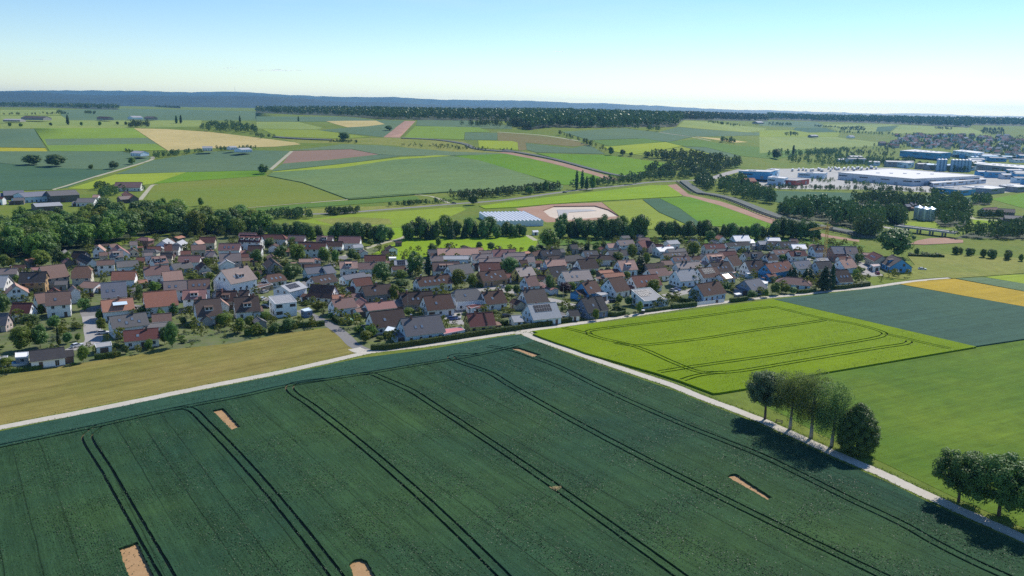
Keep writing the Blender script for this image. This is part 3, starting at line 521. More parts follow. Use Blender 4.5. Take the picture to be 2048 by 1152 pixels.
FLATS=[
('flat_shed', 'pale flat-roofed shed beside the black-roofed bungalow with a pool', 2.6, 'white', 'grey', 0.0, [(-165.2, 263.5), (-161.6, 264.8), (-158.5, 259.4), (-162.1, 258.2)]),
('flat_garage', 'flat grey-roofed garage beside the mown meadow at left', 2.6, 'gravelroof', 'white', 0.0, [(-144.9, 275.7), (-140.6, 278.6), (-137.9, 273.7), (-141.8, 270.7)]),
('flat_shed', 'grey flat roof cut off by the left picture edge', 2.6, 'gravelroof', 'grey', 0.0, [(-168.3, 258.9), (-165.7, 260.2), (-164.5, 257.8), (-166.5, 255.9)]),
('garden_hut', 'small slate-blue hut with pale flat roof beside the white cube house', 2.8, 'paleblue', 'slateblue', 0.0, [(-86.5, 328.5), (-84.1, 332.1), (-81.5, 327.5), (-84.1, 325.4)]),
('carport', 'brown flat carport below the big white apartment house', 2.7, 'brown', 'woodgrey', 0.0, [(-119.7, 371.7), (-113.7, 379.0), (-111.7, 376.7), (-117.2, 364.9)]),
('carport', 'rose flat-roofed carport behind the long dark hedge', 2.6, 'rose', 'white', 0.0, [(-25.5, 302.5), (-19.3, 305.8), (-17.5, 301.6), (-25.0, 295.3)]),
('flat_annex', 'white flat annex beside the red-brown roof at the field path', 3.2, 'white', 'white', 0.0, [(-68.4, 450.6), (-64.7, 451.3), (-63.9, 446.5), (-67.8, 446.2)]),
('flat_garage', 'pale flat garage beside the brown-roofed house with blue gable', 3.0, 'gravelroof', 'paleblue', 0.0, [(38.0, 368.7), (42.4, 370.4), (43.6, 365.8), (40.4, 362.9)]),
('carport', 'maroon flat carport between two white houses near the yellow bin', 3.0, 'maroonflat', 'white', 0.0, [(-19.1, 339.3), (-15.4, 342.6), (-11.4, 341.7), (-16.7, 334.3)]),
('garden_pavilion', 'pale flat pavilion roof on the lawn behind the slate-blue house', 2.5, 'pinkflat', 'paleblue', 0.0, [(114.7, 425.9), (118.3, 427.5), (118.7, 425.1), (115.0, 423.2)]),
('garden_pavilion', 'white flat terrace roof beside the white gabled house', 2.5, 'white', 'paleblue', 0.0, [(122.5, 425.9), (126.8, 428.9), (126.9, 424.5), (122.8, 421.9)]),
('garden_shed', 'flat white shed roof behind the trimmed hedge beside the field', 2.4, 'white', 'woodgrey', 0.0, [(103.2, 374.6), (106.2, 376.6), (106.6, 373.4), (103.6, 371.4)]),
('flat_annex', 'white flat annex right of the slate-blue house near the field', 3, 'white', 'paleblue', 0.0, [(124.4, 403.3), (126.7, 400.3), (125.0, 395.6), (123.4, 394.7)]),
('flat_garage', 'pale pink garage with flat roof in front of the blue gabled house', 3, 'pinkflat', 'white', 0.0, [(199.5, 452.9), (204.8, 454.4), (203.6, 449.4), (198.7, 446.1)]),
('warehouse', 'huge pale flat-roofed warehouse hall, largest building in the industrial estate', 9.5, 'whiteroof', 'palemetal', -0.6, [(426.8, 1097.5), (538.5, 1191.9), (605.3, 1076.9), (484.5, 1006.1)]),
('loading_bay', 'low white loading bay along the right side of the huge warehouse', 5, 'whiteroof', 'palemetal', -0.3, [(510.7, 1020.9), (617.9, 1095.7), (613.2, 1077.4), (503.9, 996.7)]),
('factory_hall', 'bright blue factory hall with white roof behind the warehouse', 11, 'whiteroof', 'bluemetal', 3.6, [(766.8, 1664.9), (829.0, 1730.7), (844.1, 1615.5), (800.7, 1577.1)]),
('office_block', 'pale blue office block left of the huge warehouse', 7, 'whiteroof', 'paleblue', 0.6, [(373.6, 1095.7), (398.3, 1120.6), (419.8, 1112.9), (408.2, 1091.3)]),
('red_hall', 'red-walled hall with grey roof at the industrial estate', 6, 'gravelroof', 'red2', 1.1, [(307.4, 987.6), (325.7, 1009.2), (357.5, 1003.3), (331.2, 974.8)]),
('workshop_hall', 'dark blue hall with sloping panels in front of the warehouse', 6, 'gravelroof', 'bluemetal', 0.0, [(468.2, 926.7), (502.7, 949.6), (509.2, 912.6), (483.6, 892.6)]),
('workshop_hall', 'grey hall with pale roof right of the dark blue hall', 6, 'whiteroof', 'greymetal', 0.0, [(508.1, 940.3), (551.2, 965.3), (555.7, 936.9), (528.1, 915.9)]),
('workshop_hall', 'grey hall with white roof at the right picture edge near the field', 6, 'whiteroof', 'greymetal', -0.0, [(566.8, 970.0), (595.7, 991.6), (600.9, 962.0), (574.9, 945.4)]),
('factory_hall', 'long grey factory with pale roof at the right picture edge', 10, 'whiteroof', 'greymetal', 0.3, [(727.7, 1313.0), (776.0, 1352.0), (802.7, 1292.6), (752.1, 1226.7)]),
('factory_hall', 'teal low hall right of the grain silos', 8, 'whiteroof', 'bluemetal', 0.1, [(771.5, 1436.4), (800.0, 1467.2), (788.9, 1382.4), (753.5, 1359.7)]),
('white_plant', 'small white plant building left of the grain silos', 8, 'whiteroof', 'paleblue', 1.2, [(624.1, 1359.3), (649.6, 1387.5), (652.5, 1359.5), (630.0, 1333.0)]),
('factory_hall', 'far teal hall behind the factories at right', 7, 'whiteroof', 'paleblue', 8.9, [(876.8, 1673.8), (922.2, 1722.6), (911.3, 1620.9), (872.0, 1578.5)]),
('office_hall', 'bright blue and white hall at the motorway junction', 9, 'whiteroof', 'bluemetal', 5.1, [(274.6, 1017.8), (294.2, 1045.5), (327.7, 1041.2), (311.4, 1010.1)]),
('office_hall', 'white hall in front of the bright blue hall at the junction', 8, 'whiteroof', 'paleblue', 1.5, [(301.5, 986.9), (315.2, 1010.2), (327.9, 992.2), (315.9, 970.0)]),
('office_block', 'tall white office block at the left of the industrial estate', 8, 'whiteroof', 'paleblue', 4.8, [(327.1, 1071.6), (340.3, 1097.2), (347.7, 1088.7), (334.9, 1056.4)]),
]
TREES=[
(-246.4, 423.5, 0.0, 9.1, 11.2, 'y', 83),
(-237.9, 424.3, 0.0, 9.9, 8.5, 'd', 117),
(-233.3, 424.7, 0.0, 8.1, 6.2, 'r', 135),
(-263.1, 418.5, 0.0, 6.9, 6.7, 'r', 8),
(-260.6, 420.5, 0.0, 4.9, 4.7, 'y', 22),
(-195.5, 364.9, 0.0, 3.4, 4.7, 'b', 163),
(-185.5, 353.9, 0.0, 2.7, 3.4, 'p', 182),
(-177.3, 331.7, 0.0, 5.3, 5.9, 'd', 168),
(-209.7, 366.6, 0.0, 1.8, 3.6, 'b', 104),
(-231.4, 376.2, 0.0, 5.3, 3.0, 'r', 34),
(-213.7, 356.9, 0.0, 2.4, 2.6, 'b', 63),
(-203.7, 403.0, 0.0, 2.0, 3.6, 'b', 208),
(-205.7, 323.7, 0.0, 8.4, 5.5, 'd', 8),
(-183.5, 303.8, 0.0, 5.6, 8.2, 'd', 61),
(-169.5, 274.4, 0.0, 8.8, 8.6, 'r', 44),
(-165.6, 278.6, 0.0, 8.5, 7.6, 'd', 81),
(-174.9, 304.4, 0.0, 4.9, 6.2, 'd', 108),
(-166.4, 304.9, 0.0, 2.3, 5.0, 'b', 154),
(-163.6, 317.0, 0.0, 4.0, 3.4, 'y', 199),
(-155.4, 301.8, 0.0, 5.3, 4.4, 'y', 203),
(-158.8, 283.9, 0.0, 4.3, 3.7, 'd', 135),
(-157.0, 287.4, 0.0, 2.9, 2.1, 'r', 156),
(-142.2, 262.4, 0.0, 6.0, 4.1, 'r', 167),
(-160.6, 281.3, 0.0, 7.6, 1.4, 't', 117),
(-164.5, 256.9, 0.0, 3.1, 4.5, 'y', 13),
(-144.1, 259.8, 0.0, 1.2, 1.7, 'b', 147),
(-189.8, 322.6, 0.0, 4.9, 3.2, 'r', 83),
(-177.4, 275.5, 0.0, 1.9, 2.0, 'b', 3),
(-141.1, 274.4, 0.0, 1.4, 2.0, 'b', 208),
(-160.0, 252.4, 0.0, 1.1, 1.9, 'b', 23),
(-120.2, 281.2, 0.0, 9.5, 5.3, 'd', 345),
(-124.5, 285.1, 0.0, 6.5, 4.7, 'd', 329),
(-112.6, 312.2, 0.0, 5.0, 7.7, 'r', 448),
(-118.3, 287.1, 0.0, 1.7, 2.6, 'b', 368),
(-132.8, 272.6, 0.0, 3.5, 3.4, 'd', 251),
(-148.2, 324.3, 0.0, 4.9, 7.9, 'd', 293),
(-140.8, 320.6, 0.0, 3.8, 4.7, 'r', 322),
(-138.3, 327.2, 0.0, 5.2, 5.3, 'd', 348),
(-141.8, 314.4, 0.0, 2.1, 2.8, 'b', 303),
(-137.1, 316.7, 0.0, 1.9, 4.7, 'b', 332),
(-125.8, 308.9, 0.0, 2.2, 3.0, 'b', 374),
(-123.3, 308.1, 0.0, 1.7, 3.3, 'b', 385),
(-168.3, 355.1, 0.0, 4.3, 4.9, 'y', 263),
(-162.0, 348.7, 0.0, 7.9, 3.7, 'd', 279),
(-164.3, 370.1, 0.0, 4.8, 7.2, 'r', 310),
(-134.8, 358.2, 0.0, 3.6, 2.3, 'y', 419),
(-129.0, 313.2, 0.0, 3.2, 3.6, 'd', 366),
(-127.3, 278.4, 0.0, 3.8, 3.7, 'r', 298),
(-120.7, 291.3, 0.0, 2.0, 2.6, 'b', 365),
(-139.7, 280.1, 0.0, 1.9, 3.0, 'b', 232),
(-200.4, 416.2, 0.0, 4.5, 4.7, 'r', 246),
(-193.9, 416.8, 0.0, 2.8, 6.0, 'b', 272),
(-155.9, 394.4, 0.0, 3.8, 8.9, 'y', 387),
(-147.6, 394.3, 0.0, 4.6, 5.4, 'y', 421),
(-161.6, 428.5, 0.0, 5.3, 4.1, 'y', 414),
(-138.3, 372.9, 0.0, 4.7, 2.4, 'd', 427),
(-188.4, 467.9, 0.0, 3.5, 3.8, 'd', 371),
(-180.3, 438.1, 0.0, 2.5, 2.5, 'b', 358),
(-144.5, 483.3, 0.0, 7.6, 7.7, 'd', 539),
(-128.8, 450.5, 0.0, 8.9, 8.7, 'd', 561),
(-118.6, 447.5, 0.0, 10.4, 10.1, 'y', 595),
(-137.7, 438.1, 0.0, 8.7, 6.7, 'd', 516),
(-133.9, 496.1, 0.0, 6.5, 6.0, 'd', 586),
(-104.5, 448.7, 0.0, 8.5, 7.2, 'r', 647),
(-96.8, 443.6, 0.0, 8.1, 5.0, 'r', 671),
(-107.8, 394.4, 0.0, 9.5, 10.2, 'd', 583),
(-121.6, 432.0, 0.0, 3.9, 3.8, 'y', 569),
(-124.7, 394.6, 0.0, 5.6, 3.2, 'y', 514),
(-128.2, 412.0, 0.0, 5.5, 1.8, 'c', 521),
(-121.6, 368.7, 0.0, 4.9, 5.7, 'p', 493),
(-111.1, 383.6, 0.0, 3.2, 3.4, 'd', 557),
(-134.1, 440.3, 0.0, 4.4, 2.8, 'y', 531),
(-122.5, 419.4, 0.0, 2.1, 3.0, 'b', 552),
(-102.4, 399.5, 0.0, 2.0, 3.5, 'b', 611),
(-133.9, 421.9, 0.0, 2.8, 2.0, 'c', 511),
(-112.3, 311.3, 0.0, 5.0, 5.1, 'r', 448),
(-102.9, 301.4, 0.0, 6.1, 4.9, 'r', 479),
(-101.7, 310.0, 0.0, 4.7, 4.1, 'y', 500),
(-96.1, 300.0, 0.0, 4.8, 5.4, 'r', 513),
(-98.8, 320.8, 0.0, 3.6, 5.0, 'r', 531),
(-89.8, 302.2, 0.0, 4.1, 4.5, 'd', 549),
(-85.5, 306.2, 0.0, 4.9, 5.8, 'd', 578),
(-81.8, 337.7, 0.0, 4.5, 6.3, 'y', 635),
(-88.6, 347.2, 0.0, 3.1, 3.4, 'b', 615),
(-73.3, 324.0, 0.0, 3.0, 3.2, 'd', 661),
(-94.2, 300.1, 0.0, 2.3, 3.7, 'd', 523),
(-90.6, 347.7, 0.0, 2.3, 2.3, 'b', 605),
(-107.0, 347.7, 0.0, 1.5, 2.5, 'b', 530),
(-63.8, 396.3, 0.0, 10.6, 9.6, 'd', 765),
(-55.2, 401.7, 0.0, 5.7, 7.1, 'r', 802),
(-50.2, 416.8, 0.0, 12.8, 10.4, 'd', 830),
(-43.1, 414.9, 0.0, 12.9, 4.0, 't', 856),
(-47.0, 472.6, 0.0, 7.8, 4.9, 'd', 864),
(-46.8, 512.3, 0.0, 5.1, 4.5, 'r', 877),
(-52.8, 359.2, 0.0, 7.8, 5.2, 'y', 787),
(-50.1, 365.9, 0.0, 4.3, 3.9, 'r', 804),
(-90.7, 458.0, 0.0, 6.4, 6.6, 'd', 703),
(-87.4, 454.3, 0.0, 4.5, 5.5, 'r', 713),
(-102.2, 445.0, 0.0, 8.1, 4.3, 'r', 653),
(-88.2, 505.6, 0.0, 4.2, 4.4, 'r', 741),
(-86.4, 414.7, 0.0, 2.6, 5.0, 'b', 688),
(-73.6, 410.7, 0.0, 2.6, 3.6, 'b', 735),
(-52.5, 385.9, 0.0, 4.3, 8.1, 'd', 805),
(-44.6, 374.4, 0.0, 2.2, 3.0, 'b', 832),
(-106.0, 484.8, 0.0, 2.4, 3.9, 'd', 670),
(-99.6, 476.4, 0.0, 2.4, 3.8, 'b', 685),
(-69.2, 394.3, 0.0, 2.3, 3.2, 'b', 741),
(-69.0, 331.3, 0.0, 2.1, 2.2, 'r', 690),
(-73.0, 331.0, 0.0, 1.8, 2.5, 'd', 670),
(-65.0, 342.4, 0.0, 2.9, 2.8, 'y', 719),
(-52.8, 300.4, 0.0, 4.4, 6.0, 'r', 743),
(-58.3, 304.7, 0.0, 2.9, 4.8, 'r', 718),
(-53.4, 292.3, 0.0, 4.3, 5.1, 'y', 732),
(-42.4, 330.8, 0.0, 3.8, 5.5, 'y', 818),
(-46.7, 298.0, 0.0, 2.8, 3.7, 'd', 773),
(-62.8, 324.6, 0.0, 3.6, 3.2, 'b', 714),
(-59.0, 315.5, 0.0, 1.6, 2.6, 'b', 724),
(-48.8, 294.3, 0.0, 2.3, 2.9, 'b', 759),
(-33.8, 371.5, 0.0, 2.2, 3.3, 'b', 877),
(-26.3, 388.1, 0.0, 9.4, 8.2, 'y', 915),
(-19.1, 388.7, 0.0, 7.1, 6.3, 'y', 945),
(-24.8, 471.7, 0.0, 5.1, 7.2, 'd', 939),
(-1.1, 423.7, 0.0, 9.1, 10.2, 'd', 1020),
(-46.2, 507.7, 0.0, 5.6, 3.7, 'r', 877),
(-39.8, 503.4, 0.0, 2.7, 4.4, 'd', 896),
(-20.6, 496.9, 0.0, 5.3, 4.4, 'd', 958),
(-13.1, 496.5, 0.0, 5.1, 5.2, 'd', 982),
(3.2, 402.6, 0.0, 6.4, 3.1, 't', 1037),
(-1.8, 378.5, 0.0, 4.1, 4.6, 'r', 1016),
(2.2, 376.0, 0.0, 4.7, 4.3, 'r', 1033),
(-0.8, 365.7, 0.0, 3.5, 3.9, 'b', 1020),
(12.5, 486.2, 0.0, 5.2, 9.3, 'd', 1067),
(15.3, 449.9, 0.0, 3.5, 4.7, 'b', 1080),
(-14.9, 392.0, 0.0, 2.6, 3.5, 'b', 963),
(-30.6, 504.3, 0.0, 1.9, 3.6, 'b', 926),
(11.1, 423.0, 0.0, 2.8, 3.4, 'b', 1067),
(-7.7, 339.3, 0.0, 2.0, 4.4, 'b', 987),
(-1.1, 340.9, 0.0, 1.7, 2.2, 'b', 1018),
(-22.2, 332.8, 0.0, 1.7, 1.9, 'b', 916),
(21.8, 507.5, 0.0, 12.5, 13.4, 'r', 1095),
(33.5, 487.5, 0.0, 8.0, 2.3, 'c', 1137),
(44.6, 498.9, 0.0, 6.8, 2.4, 'c', 1171),
(46.2, 499.1, 0.0, 7.6, 2.0, 'c', 1176),
(51.1, 496.1, 0.0, 6.5, 7.5, 'r', 1193),
(56.4, 501.3, 0.0, 8.3, 3.6, 'c', 1208),
(39.9, 523.1, 0.0, 3.2, 7.1, 'r', 1150),
(60.3, 464.2, 0.0, 5.8, 7.1, 'r', 1236),
(69.4, 473.4, 0.0, 9.4, 6.8, 'y', 1263),
(68.5, 434.3, 0.0, 10.8, 5.9, 'c', 1280),
(75.3, 455.5, 0.0, 7.2, 4.4, 'y', 1293),
(18.0, 379.6, 0.0, 8.9, 5.8, 'd', 1100),
(25.0, 377.3, 0.0, 6.0, 6.7, 'p', 1130),
(28.5, 384.6, 0.0, 4.8, 4.7, 'r', 1143),
(32.0, 373.7, 0.0, 3.7, 4.2, 'p', 1162),
(39.3, 431.8, 0.0, 7.2, 3.8, 'r', 1172),
(50.9, 432.8, 0.0, 4.3, 4.2, 'c', 1215),
(47.4, 429.0, 0.0, 2.8, 3.5, 'p', 1203),
(42.2, 421.6, 0.0, 3.8, 3.4, 'd', 1186),
(59.1, 416.3, 0.0, 4.1, 4.4, 'y', 1254),
(31.6, 435.7, 0.0, 2.3, 3.5, 'b', 1142),
(14.8, 449.2, 0.0, 3.5, 4.7, 'y', 1078),
(40.1, 472.8, 0.0, 3.1, 3.4, 'r', 1163),
(16.7, 502.2, 0.0, 2.9, 5.6, 'p', 1080),
(35.4, 371.3, 0.0, 1.5, 4.5, 'b', 1177),
(21.4, 356.1, 0.0, 1.2, 3.2, 'b', 1120),
(51.8, 357.3, 0.0, 4.2, 4.1, 'd', 1256),
(54.5, 342.0, 0.0, 5.7, 2.8, 'r', 1278),
(48.1, 360.2, 0.0, 4.4, 4.1, 'r', 1238),
(67.2, 382.2, 0.0, 7.0, 6.8, 'y', 1307),
(34.7, 329.7, 0.0, 5.0, 3.2, 'y', 1191),
(22.4, 343.3, 0.0, 3.5, 3.6, 'b', 1128),
(26.0, 348.2, 0.0, 2.3, 3.4, 'b', 1143),
(46.8, 352.1, 0.0, 1.8, 3.1, 'b', 1237),
(49.0, 338.3, 0.0, 2.0, 2.5, 'b', 1255),
(27.7, 329.2, 0.0, 2.2, 2.7, 'b', 1157),
(101.8, 541.4, 0.0, 4.5, 7.3, 'y', 1333),
(108.6, 487.9, 0.0, 9.3, 9.0, 'y', 1387),
(129.5, 536.2, 0.0, 9.3, 7.7, 'd', 1420),
(119.4, 543.2, 0.0, 4.0, 8.7, 'r', 1385),
(68.3, 432.5, 0.0, 12.2, 7.0, 'c', 1280),
(76.4, 461.6, 0.0, 6.1, 4.1, 'r', 1293),
(89.9, 401.2, 0.0, 5.7, 4.9, 'd', 1386),
(84.0, 392.4, 0.0, 2.1, 2.9, 'b', 1369),
(104.7, 391.8, 0.0, 4.2, 5.7, 'd', 1455),
(106.5, 387.6, 0.0, 2.9, 4.4, 'r', 1467),
(136.2, 540.9, 0.0, 3.8, 3.9, 'd', 1437),
(84.7, 460.3, 0.0, 2.3, 3.7, 'b', 1323),
(141.2, 504.7, 0.0, 2.5, 5.6, 'b', 1481),
(109.4, 458.5, 0.0, 3.4, 3.3, 'b', 1412),
(110.4, 536.9, 0.0, 3.1, 5.1, 'r', 1361),
(97.6, 409.6, 0.0, 1.7, 3.3, 'b', 1409),
(144.6, 417.7, 0.0, 10.4, 6.7, 'c', 1584),
(153.3, 418.4, 0.0, 9.4, 7.4, 'c', 1617),
(152.8, 395.0, 0.0, 12.8, 7.0, 'T', 1648),
(157.6, 398.3, 0.0, 13.3, 3.9, 'T', 1662),
(125.6, 384.3, 0.0, 6.4, 5.9, 'r', 1550),
(119.1, 378.3, 0.0, 4.1, 4.0, 'y', 1531),
(111.8, 375.1, 0.0, 4.1, 5.5, 'd', 1503),
(131.6, 387.6, 0.0, 4.5, 4.4, 'y', 1571),
(134.7, 386.4, 0.0, 3.5, 4.4, 'd', 1585),
(159.0, 477.7, 0.0, 3.7, 5.7, 'r', 1566),
(177.8, 418.7, 0.0, 6.6, 4.7, 'r', 1711),
(200.3, 472.0, 0.0, 6.2, 4.5, 'd', 1714),
(159.3, 423.9, 0.0, 2.8, 4.1, 'b', 1632),
(152.3, 498.0, 0.0, 2.1, 5.2, 'b', 1523),
(177.5, 480.4, 0.0, 3.2, 3.1, 'b', 1626),
(161.9, 404.7, 0.0, 2.4, 2.9, 'b', 1670),
(143.2, 504.1, 0.0, 2.9, 4.4, 'b', 1488),
(232.4, 496.4, 0.0, 18.0, 22.2, 'd', 1787),
(249.8, 503.8, 0.0, 4.8, 4.0, 'r', 1833),
(278.9, 568.9, 0.0, 3.0, 3.6, 'd', 1828),
(188.4, 440.2, 0.0, 3.6, 4.6, 'd', 1718),
(204.0, 476.5, 0.0, 5.1, 4.2, 'd', 1721),
(192.6, 446.0, 0.0, 3.0, 3.2, 'b', 1725),
(256.1, 498.7, 0.0, 2.9, 6.0, 'b', 1861),
(253.1, 500.6, 0.0, 3.5, 4.8, 'b', 1848),
(260.3, 499.0, 0.0, 3.3, 4.8, 'b', 1874),
(245.4, 502.2, 0.0, 2.5, 4.0, 'b', 1821),
(-299.7, 992.9, 3.0, 12.3, 16.2, 'd', 527),
(-606.2, 1045.7, 5.2, 13.0, 26.4, 'd', 65),
(-570.9, 1035.2, 4.6, 15.4, 27.4, 'd', 112),
(-491.6, 1020.3, 3.9, 10.1, 14.8, 'd', 228),
(-491.1, 1068.5, 6.2, 9.3, 10.3, 'r', 264),
(-517.9, 1016.5, 3.7, 5.7, 8.0, 'r', 182),
(-889.7, 1671.9, 37.7, 21.6, 7.0, 'P', 136),
(-719.7, 1787.6, 41.3, 17.6, 6.4, 'P', 353),
(-709.5, 1786.0, 41.5, 18.6, 6.4, 'P', 362),
(-583.9, 1786.3, 45.6, 15.3, 5.3, 'P', 480),
(-464.9, 1807.8, 49.2, 12.2, 4.3, 'P', 597),
(-897.6, 1624.4, 36.6, 7.0, 7.7, 'r', 102),
(-852.5, 1651.7, 36.8, 8.1, 6.9, 'r', 163),
(-823.8, 1667.3, 36.9, 9.2, 7.9, 'r', 200),
(-810.8, 1713.9, 38.1, 7.4, 7.1, 'r', 235),
(-787.4, 1700.6, 37.8, 8.4, 7.1, 'r', 252),
(-941.9, 1565.4, 35.3, 9.6, 8.4, 'r', 20),
(-925.5, 1572.5, 35.4, 7.7, 9.4, 'r', 42),
(140.0, 1207.4, 20.9, 11.9, 10.1, 'd', 1222),
(156.3, 1204.2, 20.6, 8.9, 9.4, 'd', 1245),
(168.1, 1200.9, 20.2, 5.9, 8.6, 'r', 1262),
(190.9, 1194.5, 19.6, 7.4, 10.0, 'd', 1295),
(211.3, 1188.3, 18.8, 8.1, 9.3, 'd', 1325),
(67.2, 884.0, 0.5, 22.0, 4.8, 'P', 1153),
(74.0, 895.0, 0.6, 21.2, 4.9, 'P', 1164),
(78.5, 890.7, 0.5, 15.0, 4.8, 'P', 1173),
(84.5, 886.6, 0.5, 16.6, 7.5, 'r', 1185),
(-36.0, 733.8, 0.0, 10.1, 10.2, 'd', 946),
(-263.5, 693.9, 0.0, 7.4, 5.9, 'r', 402),
(487.4, 1460.0, 10.9, 19.8, 6.1, 'P', 1586),
(423.6, 1350.0, 11.2, 16.7, 17.8, 'd', 1552),
(-276.2, 1356.5, 29.1, 13.4, 21.1, 'd', 688),
(-227.5, 1520.3, 41.6, 9.3, 15.4, 'd', 778),
(33.7, 859.2, 0.2, 12.9, 7.3, 'r', 1092),
(27.1, 848.6, 0.2, 11.1, 6.2, 'r', 1080),
(16.6, 832.5, 0.1, 8.8, 9.1, 'r', 1060),
(-91.1, 725.9, 0.0, 4.5, 7.9, 'r', 820),
(-133.1, 663.6, 0.0, 5.0, 6.5, 'd', 697),
(-141.0, 649.8, 0.0, 4.1, 8.7, 'r', 670),
]
